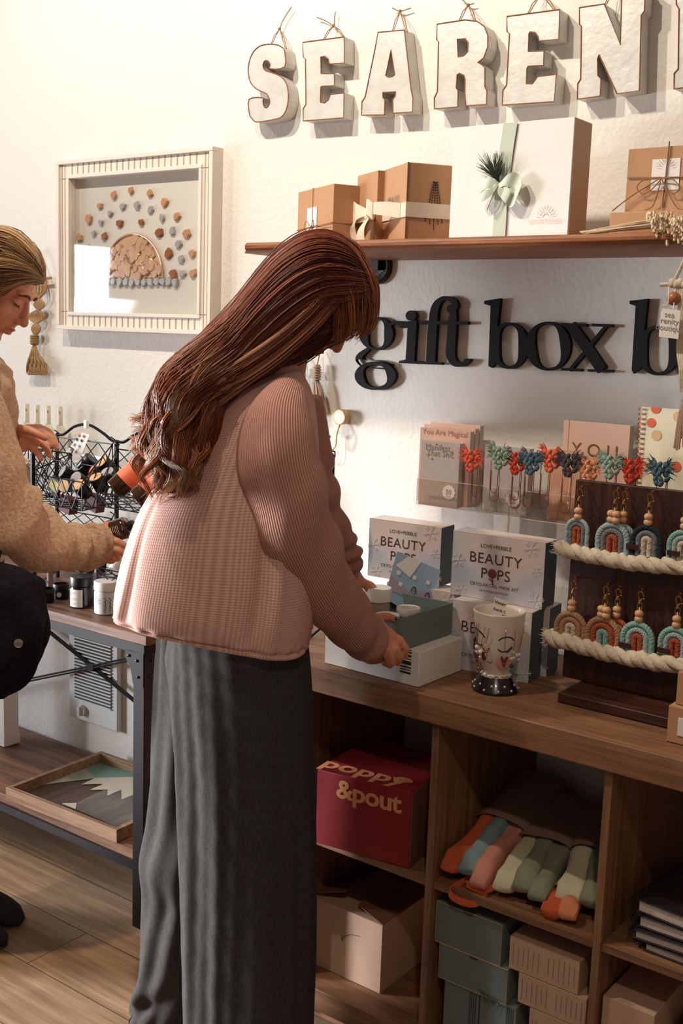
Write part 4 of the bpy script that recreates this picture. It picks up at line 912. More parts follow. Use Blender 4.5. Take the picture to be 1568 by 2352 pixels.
# ================================================================== face cup with earrings
mc = onZ(1137, 1582, WT+.001); D0 = depth(mc)
t = thing('face_cup', 'white footed ceramic cup with sleeping face and polka dot foot', 'cup', tuple(mc))
prof = [(.0, 0), (.046, 0), (.047, .004), (.040, .018), (.032, .030), (.0, .030)]
mb = MB(); mb.lathe(prof, mc, Z1, 40); build('dotted_foot', mb, M['navy'], t)
def cr(z):
    pts = [(.028, .027), (.031, .030), (.026, .036), (.027, .043), (.036, .058), (.042, .080), (.046, .110), (.051, .158)]
    for i in range(len(pts)-1):
        if pts[i][1] <= z <= pts[i+1][1]:
            f = (z-pts[i][1])/(pts[i+1][1]-pts[i][1]); return pts[i][0]*(1-f)+pts[i+1][0]*f
    return pts[-1][0] if z > .1 else pts[0][0]
mb = MB(); mb.lathe([(0, .027), (.031, .027), (.033, .031), (.026, .036), (.027, .043), (.036, .058), (.042, .080), (.046, .110), (.051, .158), (.0495, .160), (.0475, .157), (.043, .110), (.035, .062), (0, .055)], mc, Z1, 44); build('bowl', mb, M['ceramic'], t)
def ms(x, y, lift=.0006):       # point of the cup surface seen at that place
    z = onD(x, y, D0-.04).z-mc.z; s = (onD(x, y, D0-.04)-mc).dot(RH); r = cr(z); s = max(-r*.99, min(r*.99, s))
    return mc+RH*s-FH*(math.sqrt(r*r-s*s)+lift)+Z1*z
def mcrop(x, y): return 1060+x*.1148, 1360+y*.1148
mb = MB()
for pts, w in (([(705,900),(780,850),(860,835),(950,850),(1020,915)], .0012), ([(705,1090),(740,1125),(790,1145),(850,1145),(900,1125),(950,1085),(985,1045)], .0014), ([(260,745),(300,730),(350,765),(400,810),(450,870)], .0012), ([(262,930),(280,1010),(320,1050),(370,1060),(415,1052)], .0014), ([(512,1375),(555,1408),(605,1385)], .0007)):
    mb = MB(); mb.tube(catmull([ms(*mcrop(*p)) for p in pts], 4), w, 5); build('painted_line', mb, M['navy'], t)
mb = MB()
for i in range(8):
    x, y = 865+16*i, 1150-13*i; mb.tube([ms(*mcrop(x, y)), ms(*mcrop(x+22, y+38))], .0006, 4)
build('painted_lashes', mb, M['navy'], t)
mb = MB(); c = ms(*mcrop(805, 1350), lift=.0002); mb.ball(c, (.013, .0012, .0145), 20, 8, Matrix.Rotation(YAW+.05, 3, 'Z')); build('painted_cheek', mb, plain('pink_glaze', 'd08d7c', .4), t)
mb = MB(); c = ms(*mcrop(447, 1270), lift=.0002); mb.ball(c, (.005, .0015, .010), 16, 8, Matrix.Rotation(YAW-.5, 3, 'Z')); build('painted_side_cheek', mb, plain('deep_red_glaze', '6a1620', .3), t)
mb = MB()
for i in range(20):
    a = 2*math.pi*i/20; z = .008 if i % 2 else .0165; r = .0452 if i % 2 else .0405; mb.ball(mc+V((r*math.cos(a), r*math.sin(a), z)), .0024, 8, 6)
build('white_dot', mb, M['ceramic'], t)
mb = MB()
for i in range(18):
    a = 2*math.pi*i/18; p = mc+V((.0325*math.cos(a), .0325*math.sin(a), .029)); tg = V((-math.sin(a), math.cos(a), 0)); mb.tube(arc(p, tg, Z1, .005, 0, math.pi, 6), .0006, 4)
build('scalloped_line', mb, M['navy'], t)
gE = 'beaded earrings hooked over the cup rim'
k = 0
for (hx, hy, ex, ey, col, nm) in ((835,700,825,1220,'wine','dark drop earring over the right eye of the cup'), (1035,720,1025,1180,'cream','pale cluster earring near the right side of the cup'), (1225,740,1180,1300,'pearl','pearl earring at the right rim of the cup'), (505,650,470,1050,'gold','gold earring beside the left eye of the cup'), (430,640,370,1200,'pearl','pearl drop earring left of the cup face'), (330,600,230,1130,'pearl','white pearl earring at the far left of the cup'), (250,600,200,1230,'wine','dark beaded earring at the left rim'), (300,640,340,1400,'gold','longest gilt earring at the left of the cup')):
    x0, y0 = mcrop(hx, hy); x1, y1 = mcrop(ex, ey); a = ms(x0, y0+2, .002); b = ms(x1, y1, .004)
    t = thing('earring', nm, 'earring', tuple(b), gE); mb = MB(); top = a+Z1*.003
    mb.tube(catmull([a+FH*.008-Z1*.01, top+FH*.005, top, a-FH*.003-Z1*.006, b+Z1*.006], 5), .0006, 5); build('ear_wire', mb, M['gold'], t)
    m_ = {'wine': M['burg'], 'cream': M['paper'], 'pearl': M['white'], 'gold': M['gold']}[col]; mb = MB()
    if col in ('wine', 'gold'):
        for q in range(6): mb.ball(b+RH*.005*math.cos(q)-Z1*(.003+.004*(q % 3))-FH*.002, .0024, 8, 6)
        mb.ball(b-Z1*.018-FH*.002, .003, 10, 8)
    elif col == 'cream':
        for q in range(9): mb.ball(b+RH*.006*math.cos(q*2)-Z1*(.005+.007*math.sin(q))-FH*.002, .002, 8, 6)
    else: mb.ball(b-FH*.002, .0042, 12, 8); mb.ball(b-FH*.002-Z1*.010, .0028, 10, 8)
    build('beads', mb, m_, t)
mb = MB(); mb.ball(ms(*mcrop(1000, 1490), .003), .0045, 12, 8); tag(build('earring_stud', mb, plain('teal_stone', '2c4a50', .2)), 'small dark teal bead at the lower right of the cup', 'earring', gE)
# price card in cup
t = thing('price_card', 'handwritten price card clipped upright inside the face cup', 'card', tuple(mc+Z1*.13))
Pq = [onD(1135, 1371, D0+.02), onD(1191, 1389, D0+.02), onD(1184, 1433, D0+.02), onD(1131, 1415, D0+.02)]
mb = MB(); nn = (Pq[1]-Pq[0]).cross(Pq[2]-Pq[0]).normalized(); nn = -nn if nn.dot(F) > 0 else nn; mb.slab(Pq, -nn*.0006); build('card', mb, M['paper'], t, smooth=False)
mb = MB(); uu = (Pq[1]-Pq[0]).normalized(); vv = (Pq[0]-Pq[3]).normalized(); cc = sum(Pq, V((0, 0, 0)))/4
mb.text('Vintage Deb.', cc+vv*.008+nn*.0004, uu, vv, .009, bold=.02); mb.text('Deb.B. Creations', cc-vv*.006+nn*.0004, uu, vv, .007, bold=.02); mb.text('$22', cc-vv*.015+nn*.0004, uu, vv, .008); build('handwriting', mb, M['ink'], t, smooth=False)
mb = MB(); mb.box(onD(1163, 1430, D0+.015), (.004, .004, .02)); build('peg', mb, M['blackplastic'], t)

# ================================================================== dark board with keychains
BY = 2.02; bl = onZ(1290, 1576, WT+.02); 
bx0 = onY(1290, 1560, BY).x; btop = onY(1325, 1102, BY).z; bxt = onY(1322, 1102, BY).x
t = thing('display_board', 'dark walnut display board on a matching base holding yarn keychains', 'display board', (bx0+.18, BY, WT))
mb = MB(); mb.hexa([(bx0, BY, WT+.02), (-.40, BY, WT+.02), (-.40, BY+.018, WT+.02), (bx0, BY+.018, WT+.02), (bxt, BY, btop), (-.40, BY, btop), (-.40, BY+.018, btop), (bxt, BY+.018, btop)]); build('back_panel', mb, M['darkwood'], t, bevel=.001)
b0 = onZ(1262, 1600, WT+.02); mb = MB(); mb.box(((b0.x-.40)/2, 1.985, WT+.0105), (-.40-b0.x, .13, .019)); build('base_board', mb, wood('walnut_base', [(.3, '2a1410'), (.5, '43231a'), (.72, '5d3626')], 'X', 1.2, .5), t, bevel=.002)
def braid(pts, r, nm, lab):
    t2 = build(nm, MB(), M['macrame']) if 0 else None
    cl = catmull([onY(x, y, Y_) for x, y, Y_ in pts], 10); mb = MB(); n = len(cl)
    for k in range(3):
        q = []
        for i, p in enumerate(cl):
            a = i*.55+k*2.094; q.append(p+V((0, math.cos(a)*r*.8, math.sin(a)*r*.75)))
        mb.tube(q, [r*(.85+.12*math.sin(i*1.3+k*2)) for i in range(n)], 10)
    for e, d in ((cl[0], -1),):
        for i in range(40):
            a = rnd.random()*6.28; mb.tube([e+V((0, math.cos(a)*r, math.sin(a)*r)), e+V((-rnd.uniform(.004, .016), math.cos(a)*r*1.3, math.sin(a)*r*1.3))], .0006, 4)
    return build(nm, mb, M['macrame'], t)
braid([(1283,1257,BY-.03), (1340,1272,BY-.03), (1400,1283,BY-.03), (1450,1292,BY-.03), (1520,1298,BY-.03), (1620,1308,BY-.03)], .0105, 'rope_ledge', '')
braid([(1258,1462,BY-.03), (1320,1478,BY-.03), (1380,1495,BY-.03), (1450,1510,BY-.03), (1520,1522,BY-.03), (1620,1535,BY-.03)], .0115, 'rope_ledge', '')
gR = 'yarn arch keychains on the dark board'
def chain(cx, by, wo, ho, mats, beads, clasp_top, lab, double=False, tagc=None, dy=0, back=None):
    Yk = BY-.030-dy; c = onY(cx, by, Yk); w = abs(onY(cx+wo, by, Yk).x-c.x); hh = onY(cx, by-ho, Yk).z-c.z
    t = thing('arch_keychain', lab, 'keychain', tuple(c), gR); r0 = w/3.2/2*1.02
    for k, m in enumerate(mats):
        wk = w-r0-k*2.05*r0; hk = hh-r0-k*2.05*r0
        if wk < r0*.5: wk = r0*.6
        st = hk-wk if hk > wk else 0
        pts = [c+V((-wk, 0, 0)), c+V((-wk, 0, st*.5)), c+V((-wk, 0, st))]+[c+V((-wk*math.cos(q), 0, st+(hk-st)*math.sin(q))) for q in [math.pi*i/14 for i in range(1, 14)]]+[c+V((wk, 0, st)), c+V((wk, 0, st*.5)), c+V((wk, 0, 0))]
        cl = catmull(pts, 4); mb = MB(); n = len(cl)
        mb.tube(cl, [r0*(1+.09*math.sin(i*2.1)) for i in range(n)], 10)
        for s_ in (0, 3.14):
            q = []
            for i, p in enumerate(cl):
                tg = (cl[min(i+1, n-1)]-cl[max(i-1, 0)]).normalized(); nn = V((tg.z, 0, -tg.x)); a = i*.9+s_; q.append(p+nn*math.cos(a)*r0*.45+V((0, math.sin(a)*r0*.45, 0)))
            mb.tube(q, r0*.72, 7)
        build('yarn_arch', mb, m, t)
    bz = [onY(cx, y, Yk) for y in beads]
    for xo in ((-.0058, .0058) if double else (0,)):
        for p in bz: mb = MB(); mb.lathe([(.0, -.0062), (.005, -.0058), (.0078, -.003), (.0082, 0), (.0078, .003), (.005, .0058), (0, .0062)], V((c.x+xo, Yk-(.004 if xo > 0 else 0), p.z)), Z1, 18); build('bead', mb, M['bead'], t)
    ct = onY(cx, clasp_top, Yk); lo = bz[0].z+.008; mb = MB(); L = ct.z-lo; x = c.x
    mb.tube([V((x+.005*math.cos(q), Yk, lo+.006+.008*math.sin(q))) for q in [i*.524 for i in range(13)]], .0011, 6)
    mb.cyl((x, Yk, lo+L*.32), (x, Yk, lo+L*.50), .0032, .0024, 10)
    mb.tube([V((x+.0055*math.cos(q)*(1 if q < 3.14 else .7), Yk, lo+L*.72+L*.24*math.sin(q))) for q in [i*.45 for i in range(14)]], .0014, 6); mb.ball((x+.007, Yk, lo+L*.60), .002); mb.tube([V((x, Yk, lo+L*.96)), V((x, BY, ct.z+.003))], .001, 5); mb.ball((x, Yk+.01, ct.z+.002), .0022)
    mb.cyl((x, BY, ct.z+.002), (x, Yk+.006, ct.z+.004), .0012, n=8)
    build('clasp', mb, M['gold'], t)
    mb = MB(); mb.tube([V((x, Yk, c.z+hh-.002)), V((x, Yk, lo+.004))], .001, 5); build('bead_cord', mb, M['paper'], t)
    if tagc: q = onY(*tagc, Yk-.008); mb = MB(); mb.box(q, (.024, .002, .009)); build('leather_tag', mb, M['tagleather'], t)
    return t
m = M
chain(1322, 1262, 28, 74, [m['palecord'], m['midgrey'], m['rustcord']], [1172, 1186], 1120, 'pale blue, grey and rust yarn keychain, leftmost on the upper rope ledge')
chain(1424, 1272, 34, 70, [m['palecord'], m['midgrey'], m['midgrey']], [1180, 1193], 1126, 'partly hidden pale yarn keychain behind the second one on the upper ledge', dy=-.012)
chain(1404, 1268, 40, 70, [m['palecord'], m['midgrey'], m['rustcord']], [1179, 1193], 1124, 'grey, pale blue and rust yarn keychain with paired beads, second on the upper ledge', double=True)
chain(1482, 1278, 38, 74, [m['navycord'], m['midgrey'], m['whitecord']], [1186, 1199], 1132, 'navy, grey and cream yarn keychain on the upper ledge', tagc=(1452, 1256))
chain(1565, 1288, 38, 72, [m['mintcord'], m['palecord'], m['whitecord']], [1194, 1208], 1146, 'mint and cream yarn keychain at the right picture edge, upper ledge', tagc=(1546, 1271))
chain(1308, 1468, 38, 66, [m['tancord'], m['tancord'], m['whitecord']], [1383, 1395], 1331, 'tan and cream yarn keychain, leftmost on the lower rope ledge')
chain(1410, 1486, 34, 68, [m['rustcord'], m['tancord'], m['bluecord']], [1398, 1411], 1350, 'rust yarn keychain half hidden behind the second on the lower ledge', dy=-.012)
chain(1382, 1482, 42, 68, [m['tancord'], m['rustcord'], m['mintcord']], [1398, 1411], 1344, 'tan, rust and mint yarn keychain, second on the lower ledge', double=True)
chain(1461, 1494, 40, 68, [m['mintcord'], m['palecord'], m['rustcord']], [1408, 1421], 1356, 'mint, pale and rust yarn keychain, third on the lower ledge', tagc=(1434, 1482))
chain(1547, 1506, 40, 68, [m['mintcord'], m['palecord'], m['rustcord']], [1420, 1434], 1366, 'mint, pale and rust yarn keychain at the right picture edge, lower ledge', tagc=(1523, 1494))
# kraft window boxes at the right edge
a = onZ(1529, 1702, WT+.001); h = onY(1531, 1620, a.y).z-WT
t = thing('window_box', 'small kraft box with rounded window at the right worktop edge', 'box', tuple(a), 'kraft window boxes at the right picture edge')
mb = MB(); u, n = obox(mb, a, a+V((.16, 0, 0)), .06, h); build('carton', mb, M['kraft'], t, bevel=.001)
w0 = onY(1558, 1648, a.y); w1 = onY(1558, 1690, a.y); mb = MB(); mb.box((w0.x+.04, a.y-.0008, (w0.z+w1.z)/2), (.08, .002, w0.z-w1.z)); build('window', mb, M['paper'], t, bevel=.0008)
a2 = V((onY(1552, 1600, a.y+.012).x, a.y+.012, a.z+h+.001)); h2 = onY(1556, 1543, a2.y).z-a2.z
t = thing('window_box', 'kraft box stacked on the window box at the right picture edge', 'box', tuple(a2), 'kraft window boxes at the right picture edge'); mb = MB(); obox(mb, a2, a2+V((.16, 0, 0)), .045, h2); build('carton', mb, M['kraft'], t, bevel=.001)

# ================================================================== acrylic wall pocket with books
def qbox(tl, tr, bl, Y, dep):   # front plane Y
    a, b, c = onY(*tl, Y), onY(*tr, Y), onY(*bl, Y); h = a.z-c.z
    return V((c.x, Y, c.z)), V((b.x, Y, c.z)), h
def pad(name, tl, tr, bl, Y, dep, cover, lab, group=None, cat='notebook'):
    a, b, h = qbox(tl, tr, bl, Y, dep); t = thing(name, lab, cat, tuple((a+b)/2), group)
    mb = MB(); mb.box(((a.x+b.x)/2, Y+.0008, a.z+h/2), (b.x-a.x, .0016, h)); build('cover', mb, cover, t, bevel=.0004)
    mb = MB(); mb.box(((a.x+b.x)/2, Y+.0018+dep/2, a.z+h/2), (b.x-a.x-.002, dep, h-.003)); build('pages', mb, M['pages'], t, smooth=False)
    return t, a, b, h
PY = 2.125
t, a, b, h = pad('notepad', (965, 1009), (1057, 1012), (961, 1157), PY, .016, M['grcover'], 'grey notepad with small star print in the left of the acrylic pocket', 'notebooks in the acrylic pocket')
w = b.x-a.x
mb = MB(); mb.text('Manifest', (a.x+w*.44, PY-.0004, a.z+h*.86), X1, Z1, w*.19); mb.text('That Shit', (a.x+w*.50, PY-.0004, a.z+h*.77), X1, Z1, w*.19); build('title_print', mb, M['greyink'], t, smooth=False)
for x, z, r in ((.80, .85, .006), (.2, .78, .008), (.3, .72, .004), (.4, .95, .004)):
    mb = MB(); c = V((a.x+w*x, PY-.0005, a.z+h*z))
    for d in (X1, Z1): mb.tube([c-d*r, c, c+d*r], [.0001, .0009, .0001], 4)
    build('star_print', mb, M['pinkprint'], t, smooth=False)
mb = MB(); mb.box(((a.x+b.x)/2, PY-.0007, a.z+h*.2), (w, .0006, h*.40)); build('belly_band', mb, plain('taupe_band', 'b39c90', .7), t, smooth=False)
def seal(c, r, txt, t):
    mb = MB(); mb.slab([c+V((r*(1+.06*math.cos(12*q))*math.cos(q), 0, r*(1+.06*math.cos(12*q))*math.sin(q))) for q in [2*math.pi*i/96 for i in range(96)]][::-1], V((0, -.0005, 0))); build('scalloped_seal', mb, M['paper'], t, smooth=False)
    mb = MB(); mb.text(txt, c+V((0, -.0007, -r*.25)), X1, Z1, r*.9); mb.text('SHEETS', c+V((0, -.0007, -r*.55)), X1, Z1, r*.25); mb.tube([c+V((r*.98*(1+.06*math.cos(12*q))*math.cos(q), -.0006, r*.98*(1+.06*math.cos(12*q))*math.sin(q))) for q in [2*math.pi*i/96 for i in range(96)]], .0003, 4, closed=True); build('seal_print', mb, M['pinkprint'], t, smooth=False)
seal(onY(1030, 1131, PY-.0012), .017, '50', t)
for k, (tl, tr, lb) in enumerate((((962, 980), (1081, 986), 'blush notebook with faint title behind the grey notepad'), ((970, 973), (1092, 980), 'blush notebook second from the back in the pocket'), ((984, 967), (1103, 976), 'blush notebook at the very back against the wall'))):
    Y = PY+.020+.022*k; t, a, b, h = pad('notebook', tl, tr, (tl[0]-4, 1150), Y, .016, M['taupe'], lb, 'notebooks in the acrylic pocket')
    if k == 0: mb = MB(); mb.text('You Are Magical', ((a.x+b.x)/2, Y-.0004, a.z+h*.915), X1, Z1, (b.x-a.x)*.135); build('title_print', mb, M['pinkprint'], t, smooth=False)
t, a, b, h = pad('notepad', (1117, 1021), (1217, 1028), (1106, 1172), 2.145, .018, M['grcover'], 'pale notepad with scalloped seal in the middle pocket', 'notebooks in the acrylic pocket'); seal(onY(1177, 1146, 2.144), .018, '50', t)
t, a, b, h = pad('notepad', (1262, 1030), (1335, 1036), (1254, 1192), 2.15, .012, plain('peach_marbled_cover', 'cf9f80', .7, 0, 0, 30, .2), 'peach marbled notepad behind the dark charcoal clip', 'notebooks in the acrylic pocket')
t, a, b, h = pad('book', (1294, 965), (1447, 983), (1280, 1195), 2.17, .022, M['taupe'], 'tan book titled YOU standing behind the tassel clips', None, 'book')
mb = MB(); mb.text('YOU', onY(1364, 1049, 2.1695), X1, Z1, .038, spacing=1.6); build('gold_title', mb, plain('gold_foil', '9c7440', .35, .6), t, smooth=False)
mb = MB(); mb.box((a.x+.012, 2.1695, a.z+h/2), (.002, .0006, h)); build('spine_crease', mb, M['beige'], t, smooth=False)
t, a, b, h = pad('spiral_notebook', (1472, 934), (1640, 944), (1455, 1180), 2.16, .008, M['nbcream'], 'cream spiral notebook with orange and beige dots')
mb = MB(); z = a.z+h-.004
while z > a.z: 
    for q in (0, .0022): mb.tube(arc((a.x+.002, 2.162, z-q), X1, Y1, .0085, 0, 6.28, 12), .0006, 4)
    z -= .0098
build('wire_binding', mb, plain('copper_wire', '8a4a36', .3, .7), t)
for nm_, mt, L_ in (('orange_dot', M['dotO'], ((1506,938,9),(1495,971,8),(1552,1072,9))), ('beige_dot', M['dotB'], ((1507,1000,9),(1557,957,9),(1480,1071,9)))):
    for x, y, r in L_:
        mb = MB(); c = onY(x, y, 2.1595); rr = r/2600*2.5*1.2; zz = [min(c.z+rr*math.sin(q), a.z+h) for q in [2*math.pi*i/24 for i in range(24)]]
        mb.slab([V((c.x+rr*math.cos(2*math.pi*i/24), 2.1596, zz[i])) for i in range(24)][::-1], V((0, -.0005, 0)))
        build(nm_, mb, mt, t, smooth=False)
# acrylic holder
t = thing('acrylic_wall_pocket', 'clear acrylic wall pocket holding notebooks', 'wall pocket', tuple(onY(1130, 1180, 2.15)))
zl = onY(957, 1157, 2.10).z; xl = onY(957, 1157, 2.10).x; xr = -.70
mb = MB(); zf = onY(957, 1097, 2.10).z
mb.box(((xl+xr)/2, 2.10, (zl+zf)/2), (xr-xl, .003, zf-zl)); mb.box(((xl+xr)/2, 2.163, zl+.0015), (xr-xl, .12, .003)); mb.box(((xl+xr)/2, WY-.004, (zl+zf)/2+.03), (xr-xl, .003, zf-zl+.06))
build('clear_panel', mb, M['acryl'], t, smooth=False)
mb = MB(); mb.tube([V((xl, 2.098, zf)), V((xr, 2.098, zf))], .0007, 4); mb.tube([V((xl, 2.098, zl)), V((xr, 2.098, zl))], .0007, 4); mb.tube([V((xl, 2.098, zl)), V((xl, 2.098, zf))], .0006, 4); build('bright_edge', mb, M['acryledge'], t)

# tassel paper clips
gC = 'knotted-cord paper clips along the acrylic pocket'
CL = [(1081,1057,1090,1160,'orange','coral knotted clip over the blush notebook stack'), (1146,1050,1133,1151,'sagecord','sage green knotted clip second from the left'), (1184,1062,1182,1168,'redcord','brick red knotted clip between sage and slate ones'), (1218,1062,1211,1165,'bluecord','slate blue knotted clip next to the brick red one'), (1263,1056,1247,1169,'orange','coral knotted clip left of the charcoal one'), (1305,1066,1296,1180,'greycord','charcoal knotted clip in front of the marbled notepad'), (1350,1080,1348,1180,'peachcord','peach knotted clip right of the charcoal one'), (1400,1070,1398,1180,'sagecord','sage knotted clip under the book title'), (1447,1080,1445,1190,'redcord','bright red-orange knotted clip under the spiral binding'), (1515,1086,1514,1190,'bluecord','slate knotted clip in front of the cream notebook')]
for i, (hx, hy, bx, by, mt, lb) in enumerate(CL):
    Yk = 2.085-(.004*(i % 2)); c = onY(hx, hy, Yk); e = onY(bx, by, Yk); t = thing('knotted_paper_clip', lb, 'paper clip', tuple(e), gC)
    mb = MB(); topz = c.z-.010; w = .0105; 
    x = e.x; z0 = e.z
    path = [V((x-w, Yk, topz)), V((x-w, Yk, z0+w))]+[V((x-w*math.cos(q), Yk, z0+w-w*math.sin(q))) for q in [math.pi*k/8 for k in range(1, 9)]]+[V((x+w, Yk, topz-.006))]
    mb.tube(path, .0009, 6)
    w2 = .0075; z2 = z0+.018
    path = [V((x+w*.85, Yk-.002, topz)), V((x+w2, Yk-.002, z2+w2))]+[V((x+w2*math.cos(q), Yk-.002, z2+w2-w2*math.sin(q))) for q in [math.pi*k/8 for k in range(1, 9)]]+[V((x-w2, Yk-.002, topz-.02))]
    mb.tube(path, .0009, 6); build('rose_gold_clip', mb, M['rose'], t)
    mb = MB(); r = random.Random(i); K_ = 1.3
    for row in range(5):
        for k in range(3 if row < 4 else 2):
            p = c+V(((k-1 if row < 4 else k-.5)*.0085+(row % 2)*.003, -.004*(k == 1), .012-row*.0068))*K_; a = .6 if (k+row) % 2 else -.6
            mb.ball(p, (.0052, .0055, .0076), 8, 6, Matrix.Rotation(a, 3, 'Y'))
    for k in range(90):
        sd = r.choice((-1, 1)); a = r.uniform(-.5, 1.2); s = c+V((sd*r.uniform(.004, .011), 0, r.uniform(-.004, .014)))*K_; d = V((sd*math.cos(a), -.3*r.random(), math.sin(a)))
        mb.tube([s, s+d*.010+V((0, 0, .002)), s+d*r.uniform(.013, .022)], [.0011, .0010, .0006], 4)
    build('cord_knot', mb, M[mt], t)
# ================================================================== side table
TY = 1.834; TZ = .764
tx1 = onY(336, 1462, TY).x; tx0 = 2*onY(210, 1532, 2.2).x-tx1; TYB = WY-.012
t = thing('side_table', 'wood-topped side table on a black angle-iron frame with cross rods', 'table', ((tx0+tx1)/2, 2.03, 0))
zw = onY(336, 1485, TY).z
build('tabletop', MB().box(((tx0+tx1)/2, (TY+TYB)/2, (zw+TZ)/2), (tx1-tx0, TYB-TY, TZ-zw)), M['tablewood'], t, bevel=.002)
zs1 = .197; zs0 = .172
build('lower_shelf', MB().box(((tx0+tx1)/2, (TY+TYB)/2+.003, (zs0+zs1)/2), (tx1-tx0-.034, TYB-TY-.018, zs1-zs0)), M['tablewood'], t, bevel=.0015)
def angle_iron(mb, x, y, sx, sy, z0, z1, w=.036, th=.003):
    mb.box((x+sx*w/2, y+sy*th/2, (z0+z1)/2), (w, th, z1-z0)); mb.box((x+sx*th/2, y+sy*(w/2+th/2), (z0+z1)/2), (th, w-.0005, z1-z0-.0005))
xo, yo = tx1-.012+.001, TY+.003
for x, y, sx, sy in ((xo, yo, -1, 1), (tx0+.012, yo, 1, 1), (xo, TYB-.003, -1, -1), (tx0+.012, TYB-.003, 1, -1)):
    mb = MB(); angle_iron(mb, x, y, sx, sy, 0, zw-.001); lg = build('leg', mb, M['blackmetal'], t, smooth=False)
    mb = MB()
    for ax_, s_ in (('x', sx), ('y', sy)):
        pr = [(0, 0), (.062, 0), (.066, -.018), (.055, -.030), (.046, -.040), (.040, -.062), (.037, -.080), (.0, -.085)]
        if ax_ == 'x': P_ = [V((x+s_*p, y-sy*.0022, zw-.022+q)) for p, q in pr]; mb.slab(P_, V((0, sy*.002, 0)))
        else: P_ = [V((x-sx*.0022, y+s_*p, zw-.022+q)) for p, q in pr]; mb.slab(P_, V((sx*.002, 0, 0)))
    for p, q in ((.050, -.012), (.022, -.020), (.018, -.060)):
        mb.ball((x+sx*p, y-sy*.003, zw-.022+q), .0042, 10, 6); mb.ball((x-sx*.003, y+sy*p, zw-.022+q), .0042, 10, 6)
    build('corner_bracket', mb, M['blackmetal'], t, smooth=False)
mb = MB()
for z0, z1 in ((zw-.026, zw-.001), (zs0-.022, zs0-.0005)):
    for y in (yo+.004, TYB-.008): mb.box(((tx0+tx1)/2, y, (z0+z1)/2), (tx1-tx0-.03, .003, z1-z0))
    for x in (tx0+.018, xo-.006): mb.box((x, (TY+TYB)/2, (z0+z1)/2), (.003, TYB-TY-.02, z1-z0))
build('rail', mb, M['blackmetal'], t, smooth=False)
Yr = 2.2; mb = MB(); cxr = onY(210, 1532, Yr)
hz = zw-.05-cxr.z
for s_ in (1, -1):
    for o_ in (-.004, .004): mb.tube([V((tx0+.02, Yr+.004*s_, cxr.z+s_*hz+o_)), V((tx1-.02, Yr+.004*s_, cxr.z-s_*hz+o_))], .0032, 6)
mb.box(cxr, (.028, .014, .02)); build('cross_rod', mb, M['blackmetal'], t)
mb = MB()
for s_ in (1, -1): mb.tube([V((tx1-.02, TY+.02, cxr.z+s_*hz)), V((tx1-.02, TYB-.02, cxr.z-s_*hz))], .0035, 6)
build('cross_rod', mb, M['blackmetal'], t)

# mountain tray
zt = zs1+.001; A = onZ(13, 1808, zt+.035); B = onZ(268, 1907, zt+.035); C_ = onZ(222, 1722, zt+.035)
yf = (A.y+B.y)/2+.004; yb = C_.y+.012; xa, xb = A.x+.006, -2.055+.30
xb = B.x+.0; 
t = thing('wooden_tray', 'wooden tray with geometric mountain inlay on the lower table shelf', 'tray', ((xa+xb)/2, (yf+yb)/2, zt))
xb = B.x; w = .014
fl = V((A.x, A.y, zt)); frr = V((B.x, B.y, zt)); u = (frr-fl).normalized(); TWd = (frr-fl).length; bl_ = V((C_.x, C_.y, zt)); vdir = (bl_-fl).normalized(); TDp = (bl_-fl).length
if True:
    vdir = V((-u.y, u.x, 0)); 
for nm_, p, q in (('front_rail', fl, frr), ('back_rail', fl+vdir*TDp, frr+vdir*TDp), ('side_rail', fl, fl+vdir*TDp), ('side_rail', frr, frr+vdir*TDp)):
    d = (q-p).normalized(); inn = (fl+frr+vdir*TDp)/2+V((0, 0, 0)); cc = (fl+frr)/2+vdir*TDp/2; nn = (cc-(p+q)/2); nn = (nn-d*nn.dot(d)).normalized()
    ln = (q-p).length-(2*w if nm_ == 'side_rail' else 0)
    build(nm_, MB().box((p+q)/2+nn*w/2+Z1*.0175, (ln, w, .035), math.atan2(d.y, d.x)), M['traywood'], t, bevel=.0008)
cc = (fl+frr)/2+vdir*TDp/2
build('base', MB().box(cc+Z1*.003, (TWd-2*w, TDp-2*w, .004), math.atan2(u.y, u.x)), M['mosBrown'], t, smooth=False)
zi = zt+.006
def inside(p):
    a = (p-fl).dot(u); b = (p-fl).dot(vdir); return fl+u*min(max(a, w), TWd-w)+vdir*min(max(b, w), TDp-w)+Z1*(zi-zt)
def tc(pts): return [inside(onZ(x*.2168, 1600+y*.2168, zi)) for x, y in pts]
for k, (nm_, mt, pts) in enumerate((('mint_inlay', 'mosMint', [(380,895),(760,700),(900,760),(1010,868)]), ('teal_inlay', 'mosTeal', [(760,700),(1035,600),(1700,790),(1500,858),(1010,868),(900,760)]),
   ('cream_inlay', 'mosCream', [(1010,868),(1500,855),(1620,950),(1440,1035),(1285,1100),(1280,995),(1135,1058),(1138,990),(955,993),(1100,930),(865,935)]),
   ('grey_inlay', 'mosGrey', [(1100,995),(1138,990),(1135,1058),(1280,995),(1285,1100),(1440,1035),(1600,1150),(1480,1300),(1240,1390),(1105,1330),(805,1200),(810,1135),(900,1090)]), ('cream_inlay', 'mosCream', [(655,1140),(810,1135),(800,1200)]))):
    P_ = [p+Z1*.0003*k for p in tc(pts)]
    if nm_: mb = MB(); mb.slab(P_, V((0, 0, .0015))); build(nm_, mb, M[mt], t, smooth=False)
